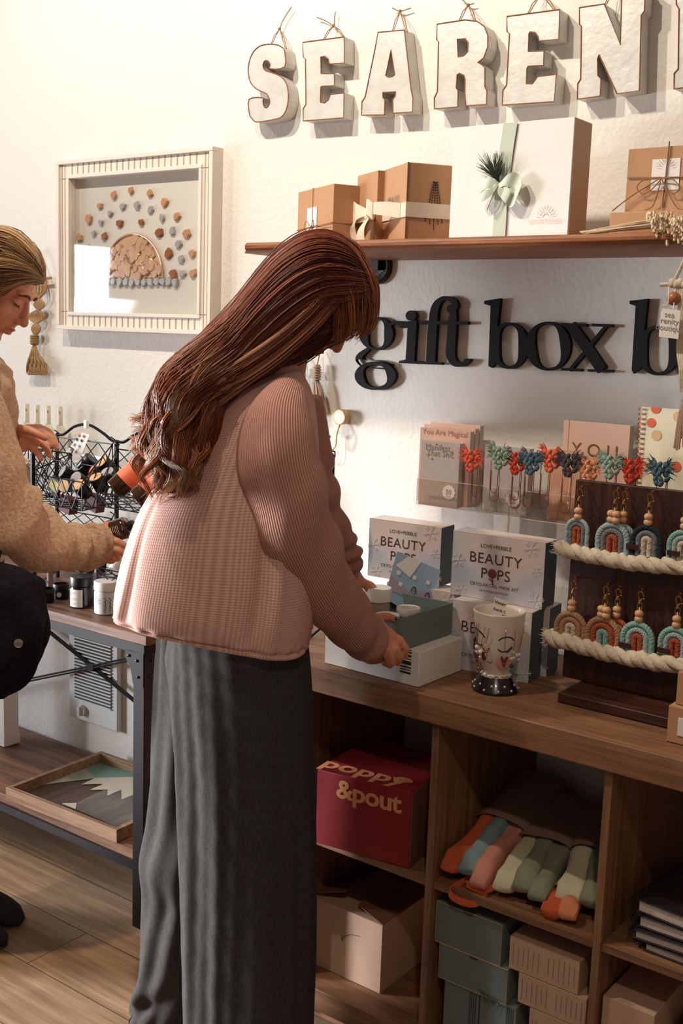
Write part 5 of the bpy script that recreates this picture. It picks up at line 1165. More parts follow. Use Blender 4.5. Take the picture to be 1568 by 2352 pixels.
# white block at far left of the lower shelf
p = onZ(10, 1718, zs1+.001)
t = thing('white_stand', 'white painted block with stepped foot at the left end of the lower shelf', 'stand', tuple(p))
mb = MB(); mb.box((p.x-.05, p.y+.03, p.z+.016), (.10, .06, .03)); build('foot', mb, M['white'], t, bevel=.002)
mb = MB(); mb.box((p.x-.05, p.y+.03, p.z+.115), (.094, .054, .168)); build('upright', mb, M['white'], t, bevel=.002)

# ---------------------------------------------------------------- jars on the table
def jar(px_, py_, rpx, hpx, body, lid, lidf, nm, lab, cat='jar', group=None, label=None, tz=TZ):
    b0 = onZ(px_, py_, tz+.001); D = depth(b0); r = rpx/FPX*D; c = b0+FH*r*.9; c.z = tz+.001; H_ = hpx/FPX*D*.97
    t = thing(nm, lab, cat, tuple(c), group)
    hb = H_*(1-lidf); mb = MB(); mb.lathe([(r*.88, 0), (r*.96, .002), (r*.97, hb*.9), (r*.85, hb), (0, hb)], c, Z1, 32); build('jar_body', mb, body, t)
    mb = MB(); mb.lathe([(r*.94, hb*.99), (r, hb*1.0+.001), (r, H_-.0015), (r*.97, H_), (0, H_)], c, Z1, 36); build('lid', mb, lid, t)
    if label:
        mt, z0, z1, a0, a1 = label; mb = MB(); rr = r*.975+.0004; seg = 16
        pts = [c-FH*rr*math.cos(a0+(a1-a0)*i/seg)+RH*rr*math.sin(a0+(a1-a0)*i/seg) for i in range(seg+1)]
        mb.loft([[p+Z1*hb*z0 for p in pts], [p+Z1*hb*z1 for p in pts]], cap=False, closed=False); build('paper_label', mb, mt, t)
        mb = MB()
        for k, (ln, zz) in enumerate(((.5, .82), (.35, .74), (.6, .5), (.45, .42), (.6, .22), (.4, .15))):
            q = [c-FH*(rr+.0005)*math.cos(a)+RH*(rr+.0005)*math.sin(a)+Z1*hb*(z0+(z1-z0)*zz) for a in [a0+(a1-a0)*(.1+ln*j/6) for j in range(7)]]; mb.tube(q, .0005, 4)
        build('label_print', mb, M['greyink'], t, smooth=False)
    return t, c, r, H_
gJ = 'jars at the front of the side table'
jar(182, 1398, 27, 74, M['blackgloss'], M['blackplastic'], .30, 'cosmetic_jar', 'dark jar with white paper label at the front of the side table', group=gJ, label=(M['paper'], .06, .88, -1.1, .30))
jt, jc2, jr, jh = jar(238, 1413, 27.5, 78, M['heater'], M['white'], .27, 'cosmetic_jar', 'white-lidded jar with botanical drawing at the table corner', group=gJ)
mb = MB(); 
def jp(a, z): return jc2-FH*(jr*.975+.0006)*math.cos(a)+RH*(jr*.975+.0006)*math.sin(a)+Z1*z
for a0 in (.15, .55, .95):
    mb.tube([jp(a0, .006), jp(a0+.02, .03), jp(a0-.02, .046)], .0006, 4)
    for k in range(7): mb.tube([jp(a0, .012+.005*k), jp(a0+(.12 if k % 2 else -.12), .016+.005*k)], .0005, 4)
for k in range(4): mb.tube([jp(-.9, .030+.004*k), jp(-.3-.1*(k % 2), .030+.004*k)], .0006, 4)
build('botanical_print', mb, M['ink'], jt, smooth=False)
jt, c, r, h = jar(136, 1378, 19, 36, M['blackgloss'], M['blackplastic'], .35, 'cosmetic_jar', 'small black jar with round white seal left of the dark labelled jar', group=gJ); mb = MB(); mb.lathe([(0, 0), (r*.8, 0)], c+Z1*(h+.0006), Z1, 24); build('lid_label', mb, M['lidpeach'], jt)
q = c-FH*(r*1.0)+Z1*h*.35; mb = MB(); mb.lathe([(0, 0), (.0065, 0), (.0065, -.001)], q, -FH, 18); build('round_seal', mb, M['paper'], jt)
jt, c, r, h = jar(103, 1386, 18, 33, M['blackgloss'], M['blackplastic'], .35, 'cosmetic_jar', 'small black jar with grey lid partly behind the dark handbag', group=gJ); mb = MB(); mb.lathe([(0, 0), (r*.8, 0)], c+Z1*(h+.0006), Z1, 24); build('lid_label', mb, M['lidgrey'], jt)
jt, c, r, h = jar(84, 1366, 16, 30, M['blackgloss'], M['blackplastic'], .35, 'cosmetic_jar', 'small jar with coral lid beside the dark handbag', group=gJ); mb = MB(); mb.lathe([(0, 0), (r*.9, 0)], c+Z1*(h+.0006), Z1, 24); build('lid_label', mb, M['coral'], jt)
p = onZ(115, 1350, TZ+.001); mb = MB(); mb.cyl(p, p+Z1*.055, .0085, n=18); mb.cyl(p+Z1*.035, p+Z1*.056, .009, n=18); tag(build('lip_balm_tube', mb, plain('mauve_tube', '8c7478', .4)), 'slim mauve tube standing behind the small black jars', 'tube')

# ---------------------------------------------------------------- wire basket racks
def lattice(mb, a, b, c, d, n=4, m=3, r=.0013):      # quad a-b (bottom) d-c (top); diagonal wires
    P = lambda u, v: a*(1-u)*(1-v)+b*u*(1-v)+c*u*v+d*(1-u)*v
    for k in range(-m, n+1):
        for s_ in (1, -1):
            pts = []
            for i in range(13):
                v = i/12; u = (k+v*m)/n if s_ == 1 else 1-(k+v*m)/n
                if -1e-6 <= u <= 1+1e-6: pts.append(P(min(max(u, 0), 1), v))
            if len(pts) > 1: mb.tube([pts[0], pts[-1]], r, 4)
def basket(parent, btl, btr, ftl, ftr, drop_b, drop_f, r=.0018):
    Bl, Br, Fl, Fr = btl-Z1*drop_b, btr-Z1*drop_b, ftl-Z1*drop_f, ftr-Z1*drop_f
    mb = MB()
    mb.tube([btl, btr, ftr, ftl], r*1.15, 6, closed=True); mb.tube([Bl, Br, Fr, Fl], r, 5, closed=True)
    for p, q in ((btl, Bl), (btr, Br), (ftl, Fl), (ftr, Fr)): mb.tube([p, q], r, 5)
    lattice(mb, Fl, Fr, ftr, ftl, 5, 1, r*.8); lattice(mb, Bl, Br, btr, btl, 4, 3, r*.8); lattice(mb, Bl, Fl, ftl, btl, 3, 2, r*.8); lattice(mb, Br, Fr, ftr, btr, 3, 2, r*.8); lattice(mb, Bl, Br, Fr, Fl, 4, 4, r*.8)
    mb.tube([(btl+ftl)/2-Z1*.01, (btr+ftr)/2-Z1*.01], r*.8, 4)
    for p in (btl, btr): mb.tube([p, p+V((0, .008, .012)), p+V((0, -.006, .02))], r, 5)
    return build('wire_basket', mb, M['wire'], parent)
Yb = 2.10; pL = onY(130, 998, Yb); pR = onY(268, 1012, Yb); zt_ = (pL.z+pR.z)/2; Wd = pR.x-pL.x
t = thing('wire_basket_rack', 'black wire basket rack with arched top on the side table', 'rack', ((pL.x+pR.x)/2, Yb, TZ), 'black wire basket racks')
mb = MB()
posts = [V((pL.x, Yb, 0)), V((pR.x, Yb, 0)), V((pR.x+Wd, Yb, 0))]
fp = onY(75, 1042, 1.93)
for p in posts: mb.box((p.x, p.y, (TZ+zt_)/2), (.007, .010, zt_-TZ))
mb.box((fp.x, fp.y, (TZ+fp.z)/2), (.007, .012, fp.z-TZ))
for i in (0, 1):
    a, b = posts[i].x, posts[i+1].x
    mb.tube(catmull([V((a, Yb, zt_)), V((a+Wd*.12, Yb, zt_+.001)), V((a+Wd*.32, Yb, zt_+.028)), V((a+Wd*.55, Yb, zt_+.036)), V((a+Wd*.78, Yb, zt_+.018)), V((b-Wd*.08, Yb, zt_+.001)), V((b, Yb, zt_))], 6), .0042, 8)
    for z in (zt_-.12, zt_-.26, TZ+.03): mb.tube([V((a, Yb, z)), V((b, Yb, z))], .0022, 5)
mb.tube([V((posts[0].x, Yb, fp.z)), fp], .003, 5); mb.tube([V((posts[0].x, Yb, TZ+.02)), V((fp.x, fp.y, TZ+.02))], .003, 5)
build('rack_frame', mb, M['wire'], t)
zB = zt_-.03
Fq = lambda x, y, z: onZ(x, y, z)
f1 = onY(72, 1088, 1.93); f2 = onY(188, 1108, 1.93)
B1 = basket(t, V((pL.x+.008, Yb-.008, zt_-.008)), V((pR.x-.008, Yb-.008, zt_-.008)), V((f1.x, 1.93, f1.z)), V((f2.x, 1.93, f2.z)), .165, .075)
basket(t, V((fp.x-.20, Yb-.03, fp.z-.01)), V((fp.x-.01, Yb-.03, fp.z-.01)), V((fp.x-.20, 1.95, fp.z-.045)), V((fp.x-.01, 1.95, fp.z-.045)), .13, .07)
f3 = onY(222, 1130, 1.95); basket(t, V((pR.x+.010, Yb-.008, zt_-.02)), V((pR.x+Wd-.01, Yb-.008, zt_-.02)), V((f3.x, 1.95, f3.z)), V((f3.x+Wd*.95, 1.95, f3.z)), .12, .035)
basket(t, V((pL.x+.010, Yb-.008, zt_-.215)), V((pR.x-.01, Yb-.008, zt_-.215)), V((pL.x+.06, 1.94, zt_-.30)), V((pR.x+.05, 1.94, zt_-.30)), .09, .03)
f4 = onY(222, 1303, 1.93); basket(t, V((pR.x+.010, Yb-.008, zt_-.235)), V((pR.x+Wd-.01, Yb-.008, zt_-.235)), V((f4.x, 1.93, f4.z)), V((f4.x+Wd, 1.93, f4.z)), .10, .03)
# jars lying in the upper basket
gL = 'dark jars heaped in the upper wire basket'
JL = [(143,1082,2.02,'lidgrey',(-.35,-.75,.5),'jar with lilac lid near the left post, upper left of the heap'), (183,1069,2.05,'lidgrey',(-.2,-.75,.6),'jar with lilac lid, topmost at the middle of the heap'), (174,1097,2.0,'lidgrey',(.1,-.85,.5),'jar with lilac lid below the topmost lilac one'), (209,1083,2.03,'coral',(-.4,-.8,.4),'jar with coral lid in the middle of the heap'), (234,1060,2.06,'lidpeach',(-.2,-.75,.6),'jar with peach lid at the upper right of the heap'), (219,1095,2.0,'lidpeach',(.0,-.55,.85),'jar with peach lid right of centre in the heap'), (246,1083,2.03,'lidgrey',(.1,-.6,.8),'jar with lilac lid beside the right post'), (146,1115,1.96,'lidpeach',(.2,-.95,.1),'jar with peach lid at the lower left of the heap'), (180,1113,1.96,'lidpeach',(.05,-.7,.7),'jar with peach lid at the front centre of the heap'), (210,1052,2.07,'blackplastic',(.6,.3,.7),'jar showing its dark label side at the back of the heap')]
for x, y, Y, lm, dr, lb in JL:
    p = onY(x, y, Y); d = V(dr).normalized(); t2 = thing('cosmetic_jar', lb, 'jar', tuple(p), gL)
    mb = MB(); mb.lathe([(0, -.044), (.0165, -.044), (.0185, -.041), (.0185, -.012)], p, d, 24); build('jar_body', mb, M['blackgloss'], t2)
    mb = MB(); mb.lathe([(.019, -.013), (.0195, -.012), (.0195, -.001), (.0185, 0), (0, 0)], p, d, 28); build('lid', mb, M['blackplastic'], t2)
    mb = MB(); mb.lathe([(0, .0006), (.0175, .0006), (.0175, 0)], p, d, 28); build('lid_label', mb, M[lm], t2)
for x, y, w_, lb in ((158, 1160, .045, 'small burgundy box under the left of the upper basket'), (218, 1155, .05, 'small burgundy box under the right of the upper basket')):
    p = onY(x, y, 2.02); tag(build('small_box', MB().box(p, (w_, .03, .04), rot=Matrix.Rotation(.22, 3, 'Y')), M['burg'], bevel=.001), lb, 'box', 'burgundy boxes in the rack')
p = onY(127, 1118, 1.985); mb = MB(); mb.box(p, (.045, .008, .05), rot=Matrix.Rotation(.5, 3, 'Y')); t2 = thing('small_pouch', 'small pouch with pale yellow label at the left of the upper basket', 'pouch', tuple(p)); build('pouch', mb, M['blackplastic'], t2, bevel=.002)
mb = MB(); mb.box(p+V((0, -.0048, .004)), (.043, .001, .03), rot=Matrix.Rotation(.5, 3, 'Y')); build('yellow_label', mb, M['yellow'], t2)
# amber bottles
def bottle(base, top, r, lab, grp=None, capm='blackplastic', lblm='coral', l0=.22, l1=.80):
    base, top = V(base), V(top); ax = (top-base); L = ax.length; t2 = thing('amber_bottle', lab, 'bottle', tuple(base), grp)
    mb = MB(); mb.lathe([(0, 0), (r*.85, 0), (r*.97, .003), (r, .006), (r, L*.72), (r*.9, L*.78), (r*.45, L*.84), (r*.38, L*.86), (r*.38, L*.9), (0, L*.9)], base, ax, 30); build('bottle_body', mb, M['amber'], t2)
    mb = MB(); mb.lathe([(r*1.012, L*l0*.9), (r*1.012, L*l1*.86)], base, ax, 30); build('paper_label', mb, M[lblm], t2)
    mb = MB(); mb.lathe([(0, L*.86), (r*.48, L*.86), (r*.48, L*.99), (r*.44, L), (0, L)], base, ax, 20); build('cap', mb, M[capm], t2)
    u = ax.normalized(); side = -FH-u*(-FH).dot(u); side.normalize(); w_ = u.cross(side)
    mb = MB()
    for k in range(5):
        cc = base+ax*(.42+.05*k)+side*(r*1.02); mb.tube([base+ax*(.62-.05*k)+side*r*1.016*math.cos(a)+w_*r*1.016*math.sin(a) for a in [-.5+(.9-.12*k)*j/5 for j in range(6)]], .0005, 4)
    build('label_print', mb, M['paper'], t2); return t2
gA = 'amber bottles with coral labels'
bottle(onY(262, 1128, 1.97), onY(385, 1015, 2.075), .030, 'amber bottle with coral label lying in the right wire basket, upper one', gA)
bottle(onY(312, 1150, 1.955), onY(425, 1050, 2.06), .029, 'amber bottle with coral label lying in the right wire basket, below the other', gA)
# white bottle in lower basket
p0, p1 = onY(262, 1312, 1.96), onY(296, 1252, 2.02); t2 = thing('white_bottle', 'white printed bottle leaning in the lowest wire basket', 'bottle', tuple(p0)); ax_ = p1-p0
mb = MB(); mb.lathe([(0, 0), (.0165, 0), (.018, .003), (.018, ax_.length*.8), (.01, ax_.length*.85), (0, ax_.length*.85)], p0, ax_, 24); build('bottle_body', mb, M['paper'], t2)
mb = MB(); mb.lathe([(.011, ax_.length*.85), (.011, ax_.length), (0, ax_.length)], p0, ax_, 20); build('cap', mb, M['white'], t2)
for k, (x, y) in enumerate(((205, 1318), (232, 1312), (188, 1308))):
    p = onY(x, y, 2.0); tag(build('dropper_bottle', MB().cyl(p, p+V((.03, -.02, .02)), .010, n=14), M['blackgloss']), ['small dark dropper bottle lying in the lower left basket, middle one', 'small dark dropper bottle lying rightmost in the lower left basket', 'small dark dropper bottle lying leftmost in the lower left basket'][k], 'bottle')
# earring card hung on the rack arch
t2 = thing('hang_card', 'white card of round coloured studs hanging tilted behind the rack arch', 'card', tuple(onY(178, 1045, 2.06)))
Yq = 2.085; Q = [onY(187, 994, Yq), onY(206, 998, Yq), onY(186, 1048, Yq), onY(148, 1041, Yq)]
mb = MB(); mb.slab(Q, V((0, .001, 0))); build('card', mb, M['white'], t2, smooth=False)
for i, (x, y, mm) in enumerate(((181,1000,'coral'),(192,1002,'coral'),(176,1009,'bluecord'),(187,1012,'bluecord'),(170,1021,'lidgrey'),(181,1024,'lidgrey'),(163,1032,'lidgrey'),(174,1036,'lidgrey'))):
    mb = MB(); mb.ball(onY(x, y, Yq-.002), (.0042, .002, .0042), 12, 8); build('round_stud', mb, M[mm], t2)
mb = MB(); mb.box(onY(198, 975, Yq-.03), (.012, .010, .022)); build('white_clip', mb, M['white'], t2, bevel=.001)
# clear spray bottles on an acrylic riser behind
zr = onY(100, 1000, 2.165).z-.05
t2 = thing('acrylic_riser', 'clear acrylic riser behind the wire rack', 'riser', (-2.55, 2.18, TZ)); mb = MB(); xl_, xr_ = onY(20, 990, 2.17).x, onY(330, 990, 2.17).x
mb.box(((xl_+xr_)/2, 2.175, zr-.002), (xr_-xl_, .085, .004)); mb.box((xl_, 2.175, (zr+TZ)/2), (.004, .085, zr-TZ)); mb.box((xr_, 2.175, (zr+TZ)/2), (.004, .085, zr-TZ)); build('clear_panel', mb, M['acryl'], t2, smooth=False)
for k, x in enumerate((62, 86, 111, 138)):
    p = onY(x, 985, 2.17); p.z = zr+.001; H_ = onY(x, 928+2*k, 2.17).z-zr
    t3 = thing('spray_bottle', ['clear spray bottle, leftmost of the four behind the rack', 'clear spray bottle, second from the left of the four behind the rack', 'clear spray bottle, third from the left of the four behind the rack', 'clear spray bottle, rightmost of the four behind the rack'][k], 'bottle', tuple(p), 'clear spray bottles on the riser')
    mb = MB(); mb.lathe([(0, 0), (.015, 0), (.0155, .004), (.0155, H_*.5), (.007, H_*.62), (0, H_*.62)], p, Z1, 20); build('bottle_body', mb, M['clearliquid'], t3)
    mb = MB(); mb.lathe([(.0075, H_*.6), (.0075, H_*.98), (.006, H_), (0, H_)], p, Z1, 16); mb.cyl(p+Z1*H_*.9, p+Z1*H_*.9-FH*.012, .0025); build('spray_cap', mb, plain('pale_cap', 'ddd3c2', .4), t3)
    mb = MB(); mb.lathe([(.0152, .006), (.0157, .008), (.0157, H_*.33), (.0152, H_*.35)], p, Z1, 20); build('paper_label', mb, M['paper'], t3)
# beige jars left basket
p = onY(40, 1092, 2.03); t3 = thing('kraft_pouch', 'tan round tub seen between the left posts of the rack', 'tub', tuple(p)); mb = MB(); mb.lathe([(0, -.03), (.035, -.03), (.04, .035), (.041, .04), (0, .04)], p, V((.1, -.3, 1)), 28); build('tub_body', mb, plain('tan_tub', 'c7ab86', .6), t3)

# second rack on the worktop
Y2 = 2.0; q1 = onY(765, 1050, Y2); W2 = .24; z2 = q1.z
t = thing('wire_basket_rack', 'black wire basket rack on the worktop, mostly hidden behind the red-haired person', 'rack', (q1.x-W2/2, Y2, WT), 'black wire basket racks')
mb = MB()
for x in (q1.x, q1.x-W2): 
    mb.tube([V((x, Y2, WT+.001)), V((x, Y2, z2))], .0042, 8); mb.tube([V((x-.03, Y2+.03, WT+.02)), V((x, Y2, WT+.03)), V((x-.01, Y2-.05, WT+.002))], .003, 5)
mb.tube(catmull([V((q1.x, Y2, z2)), V((q1.x-.006, Y2, z2+.006)), V((q1.x-.03, Y2, z2+.012)), V((q1.x-.06, Y2, z2+.04)), V((q1.x-W2/2, Y2, z2+.06)), V((q1.x-W2+.06, Y2, z2+.04)), V((q1.x-W2+.02, Y2, z2+.01)), V((q1.x-W2, Y2, z2))], 6), .0042, 8)
for z in (z2-.05, z2-.13, z2-.2): mb.tube([V((q1.x-W2, Y2, z)), V((q1.x, Y2, z))], .0022, 5)
for z in (z2+.018, z2-.04, z2-.10): mb.tube([V((q1.x-.04, Y2, z)), V((q1.x+.012, Y2-.01, z-.004)), V((q1.x+.014, Y2-.012, z-.012)), V((q1.x, Y2-.004, z-.035))], .0018, 5)
build('rack_frame', mb, M['wire'], t)
for dz in (.03, .19): basket(t, V((q1.x-W2+.01, Y2-.006, z2-dz)), V((q1.x-.006, Y2-.006, z2-dz)), V((q1.x-W2+.01, Y2-.12, z2-dz-.03)), V((q1.x-.012, Y2-.12, z2-dz-.03)), .13, .07)
for k, (x, y, hh, mt, lb) in enumerate(((735, 1098, .085, 'heater', 'pale tube standing in the worktop rack beside the pink sleeve'), (722, 1135, .08, 'paper', 'cream tube in the worktop rack nearer the pink sleeve'))):
    p = onY(x, y, Y2-.05); t3 = thing('cosmetic_tube', lb, 'tube', tuple(p), 'items in the worktop rack'); mb = MB(); mb.cyl(p, p+Z1*hh*.7, .016, .014, n=18); build('tube_body', mb, M[mt], t3); mb = MB(); mb.cyl(p+Z1*hh*.7, p+Z1*hh, .014, n=18); build('cap', mb, M['blackplastic'], t3)
p = onY(738, 1062, Y2-.05); tag(build('velvet_pouch', MB().ball(p, (.03, .03, .028), 16, 12), M['burg']), 'dark burgundy pouch at the top of the worktop rack', 'pouch')
# ================================================================== people
def P3(x, y, D): return onD(x, y, D)
def sring(xl, yl, xr, yr, D, t, ex=2.4, n=64, dD=0.0, bulge=None):
    """closed section through two side points at camera depth D, thickness t front to back"""
    a, b = P3(xl, yl, D+dD), P3(xr, yr, D-dD); c = (a+b)/2; h = (b-a)/2; out = []
    for i in range(n):
        q = 2*math.pi*i/n; cs, sn = math.cos(q), math.sin(q)
        k = math.copysign(abs(cs)**(2/ex), cs); l = math.copysign(abs(sn)**(2/ex), sn)
        out.append(c+h*k-FH*t*l)
    return out
def fold_rings(rings, fn):
    """push every point along its outward direction by fn(u, v)"""
    m = len(rings); out = []
    for i, r in enumerate(rings):
        c = sum(r, V((0, 0, 0)))/len(r); n = len(r); rr = []
        for j, p in enumerate(r):
            d = p-c; L = d.length; rr.append(p+d/max(L, 1e-6)*fn(j/n, i/(m-1)))
        out.append(rr)
    return out
def densify(secs, k):
    m = len(secs)-1; return [interp(secs, i/(m*k)) for i in range(m*k+1)]
def g(x, c, w): return math.exp(-((x-c)/w)**2)
def head_blobs(mb, o, f, u, k=1.0, neck=None):
    s = f.cross(u).normalized(); L = lambda x, y, z: o+(s*x+f*y+u*z)*k
    R = Matrix((s, f, u)).transposed()
    B = lambda c, r, n=20: mb.ball(L(*c), tuple(q*k for q in (r if hasattr(r, '__len__') else (r, r, r))), n, 14, R)
    B((0, -.012, .02), (.074, .096, .094)); B((0, .030, -.035), (.060, .064, .082)); B((0, .040, -.085), (.043, .042, .036)); B((0, .070, -.104), (.020, .017, .016))
    B((0, .074, .022), (.048, .018, .014)); B((.036, .058, -.030), (.024, .022, .028)); B((-.036, .058, -.030), (.024, .022, .028))
    mb.cap(L(0, .086, .008), L(0, .108, -.034), .0075*k, .0115*k); B((.010, .098, -.040), .0080); B((-.010, .098, -.040), .0080); B((0, .110, -.035), .0095)
    B((0, .086, -.052), (.016, .012, .010)); B((0, .090, -.0645), (.021, .0105, .0062)); B((0, .087, -.0750), (.019, .0105, .0070))
    for sx in (1, -1):
        B((sx*.030, .070, .000), (.0155, .0135, .0115)); B((sx*.077, -.008, -.012), (.007, .017, .029))
    mb.cap(L(0, -.022, -.05), L(0, -.055, -.18) if neck is None else neck, .050*k, .052*k)
    return L
def face_parts(par, L, f, u, k, browm):
    s = f.cross(u).normalized()
    for sx in (1, -1):
        mb = MB(); mb.tube(catmull([L(sx*.014, .092, .020), L(sx*.028, .0905, .026), L(sx*.046, .077, .018)], 4), [.0014+.0018*math.sin(3.14*min(1, (i+1)/10)) for i in range(9)], 6); build('eyebrow', mb, browm, par)
        mb = MB(); mb.tube(catmull([L(sx*.016, .0805, -.003), L(sx*.029, .0850, -.0065), L(sx*.044, .074, -.003)], 4), .0011, 5)
        for i in range(9):
            p = L(sx*(.018+.003*i), .0835-.0008*abs(i-3)**1.3, -.0055+.0003*abs(i-4)); mb.tube([p, p+(f*.0065-u*.0055+s*sx*.0015*(i-3)*.6)*k], [.0005, .0002], 4)
        build('eyelashes', mb, M['lash'], par)
    mb = MB(); R = Matrix((s, f, u)).transposed(); mb.ball(L(0, .0915, -.0640), (.0185*k, .0098*k, .0048*k), 18, 10, R); mb.ball(L(0, .0885, -.0752), (.0165*k, .0100*k, .0056*k), 18, 10, R); build('lips', mb, M['lip'], par)
def remesh(o, vox, smooth=6):
    m = o.modifiers.new('remesh', 'REMESH'); m.mode = 'VOXEL'; m.voxel_size = vox; m.use_smooth_shade = True
    s = o.modifiers.new('smooth', 'SMOOTH'); s.factor = .5; s.iterations = smooth
def finger(mb, pts, r0, r1):
    n = len(pts); 
    for i in range(n-1):
        ra = r0+(r1-r0)*i/(n-1); rb = r0+(r1-r0)*(i+1)/(n-1); mb.cap(pts[i], pts[i+1], ra, rb, 10)

def hairmass(parent, secs, base_mat, cols, nst, seed, wave=.012, tailwave=.7, rad=.0011, name='hair', flyaway=.02, startr=(.0, .3), endr=(.72, 1.0), clumps=60, basek=.90):
    r = random.Random(seed); m = len(secs)
    def sec(t):
        ax, ay, bx, by, D, th = interp(secs, t); a, b = P3(ax, ay, D), P3(bx, by, D); return (a+b)/2, (a-b)/2, FH*th
    rings = []
    for i in range(49):
        c, h, d = sec(i/48); rings.append([c+h*basek*math.cos(q)-d*basek*math.sin(q) for q in [2*math.pi*j/40 for j in range(40)]])
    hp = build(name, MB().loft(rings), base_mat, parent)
    cl = [(r.uniform(0, 2*math.pi), r.random()*6.28, r.uniform(.6, 1.3), r.random(), r.random()*6.28) for _ in range(clumps)]
    mb = MB(); mb.col = []
    NS = 26
    for i in range(nst):
        phi0, ph, am, cc, ph2 = cl[r.randrange(clumps)]; phi = phi0+r.gauss(0, .16); rho = r.uniform(.90, 1.035)
        s0 = r.uniform(*startr)**1.2; s1 = r.uniform(*endr); fly = r.random() < flyaway
        if fly: rho *= r.uniform(1.02, 1.10)
        w0 = rad*r.uniform(.6, 1.35); pts = []; rr = []
        for k in range(NS):
            t = s0+(s1-s0)*k/(NS-1); c, h, d = sec(t); q = phi+.25*math.sin(t*3+ph)*max(0, t-.2)
            w = wave*max(0, (t-(1-tailwave)))/tailwave*am*1.6; off = V((math.sin(t*15+ph)*w, math.cos(t*13+ph2)*w*.8, math.sin(t*17+ph2)*w*.7))
            x = k/(NS-1); pts.append(c+(h*math.cos(q)-d*math.sin(q))*rho*(1-.12*max(0, t-.85)/.15)+off+(V((r.gauss(0, .0012),)*3) if fly else V((0, 0, 0)))); rr.append(w0*(1-.75*x**4)*(.5+.5*min(1, x*8)))
        b0 = len(mb.v); mb.tube(pts, rr, 3, cap=False)
        # strand colour: dyed tone by clump, lighter towards the ends
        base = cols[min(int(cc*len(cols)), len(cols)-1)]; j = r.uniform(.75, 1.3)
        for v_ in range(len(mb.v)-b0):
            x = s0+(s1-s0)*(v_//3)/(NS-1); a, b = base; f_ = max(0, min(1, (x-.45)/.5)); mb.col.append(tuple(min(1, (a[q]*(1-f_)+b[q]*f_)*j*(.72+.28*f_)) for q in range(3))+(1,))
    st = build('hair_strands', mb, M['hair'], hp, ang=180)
    return hp

# ------------------------------------------------------------------ red-haired person
DB = 2.07
feetz = 0
rp = P3(560, 2900, 2.07); t = thing('person', 'person with long auburn hair, pink jacket and grey trousers, holding the teal box', 'person', (rp.x, rp.y, 0))
PR = t
# jacket body
S_ = [(612,858,690,852,.045), (572,874,700,868,.075), (520,905,712,892,.105), (468,955,722,930,.125), (425,1025,728,990,.14), (375,1095,731,1070,.15), (334,1165,734,1150,.158), (308,1240,736,1240,.163), (291,1310,735,1330,.166), (281,1362,726,1405,.166), (281,1385,716,1455,.163), (286,1398,713,1482,.158)]
S_ = densify([tuple(map(float, s)) for s in S_], 8)
rings = [sring(a, b, c, d, DB, th, 3.2, 160) for a, b, c, d, th in S_]
def jf(u, v):
    # u: 0 = image right, .25 = towards camera, .5 = left/back
    x = .0
    x += .007*g(u, .405, .012)*g(v, .75, .25)-.006*g(u, .385, .010)*g(v, .7, .2)
    x += .006*math.sin(u*46+v*7)*g(u, .42, .07)*min(1, max(0, (v-.35)*2.2))
    x += .005*math.sin((u-.1*v)*60+2)*g(u, .47, .06)*max(0, (v-.5)*2)
    x += -.012*g(u, .20+.02*(v-.5), .012)*g(v, .72, .2)+.008*g(u, .175, .012)*g(v, .72, .2)
    x += .004*math.sin(u*25+4*v)*v
    x += -.006*g(v, .935, .008)-.010*max(0, (v-.965)/.035)**2          # hem band gathered
    x += .0025*math.sin(u*150)*g(v, .93, .03)
    x += -.008*g(u-(v-.1)*.25, .34, .02)*g(v, .22, .1)+.007*g(u-(v-.1)*.25, .31, .02)*g(v, .22, .1)
    return x
mb = MB(); rg = fold_rings(rings, jf)
last = rg[-1]; c = sum(last, V((0, 0, 0)))/len(last); rg.append([c+(p-c)*.96+Z1*.004 for p in last]); rg.append([c+(p-c)*.92+Z1*.03 for p in last])
mb.loft(rg, cap=False, uvon=True); jk = build('jacket', mb, M['jacket'], t, ang=180)
# sleeves (sub parts of the jacket)
def sleeve(path, nm, mat, parent, flat=1.0, seed=0, cuff=True, amp=1.0, nseg=96):
    cl = densify([tuple(map(float, s)) for s in path], 12); pts = [P3(x, y, D) for x, y, D, hw in cl]; rad = [hw/FPX*D for x, y, D, hw in cl]
    rings = []; up = None; n = len(pts)
    for i, p in enumerate(pts):
        tg = (pts[min(i+1, n-1)]-pts[max(i-1, 0)]).normalized()
        if up is None: up = FH.copy()
        up = (up-tg*up.dot(tg)).normalized(); w = tg.cross(up); v = i/(n-1); ring = []
        for j in range(nseg):
            q = 2*math.pi*j/nseg; u = j/nseg
            r_ = rad[i]*(1+.0*u)
            f_ = amp*(.0035*math.sin(u*12.6+v*9+seed)+.006*math.sin(v*34+math.sin(u*6.283+seed)*2.2)*g(v, .50, .16)+.0055*math.sin(v*62+math.sin(u*6.283+seed+1)*1.8)*g(v, .82, .10))
            ring.append(p+(up*math.cos(q)*flat+w*math.sin(q))*(r_+f_))
        rings.append(ring)
    if cuff:
        l = rings[-1]; c = sum(l, V((0, 0, 0)))/len(l); rings.append([c+(q-c)*.93+(pts[-1]-pts[-2])*.3 for q in l]); rings.append([c+(q-c)*.85-(pts[-1]-pts[-2])*3 for q in l])
    mb = MB(); mb.loft([[rings[0][0]*0+sum(rings[0], V((0, 0, 0)))/len(rings[0])+(q-sum(rings[0], V((0, 0, 0)))/len(rings[0]))*.3 for q in rings[0]]]+rings, cap=False, uvon=True)
    return build(nm, mb, mat, parent, ang=180)
RS = [(668,905,2.03,34), (652,930,1.985,62), (636,985,1.95,86), (638,1060,1.935,94), (658,1145,1.94,93), (688,1240,1.965,86), (722,1312,2.01,79), (778,1394,2.08,69), (824,1448,2.15,57), (853,1482,2.19,46), (870,1495,2.205,38)]
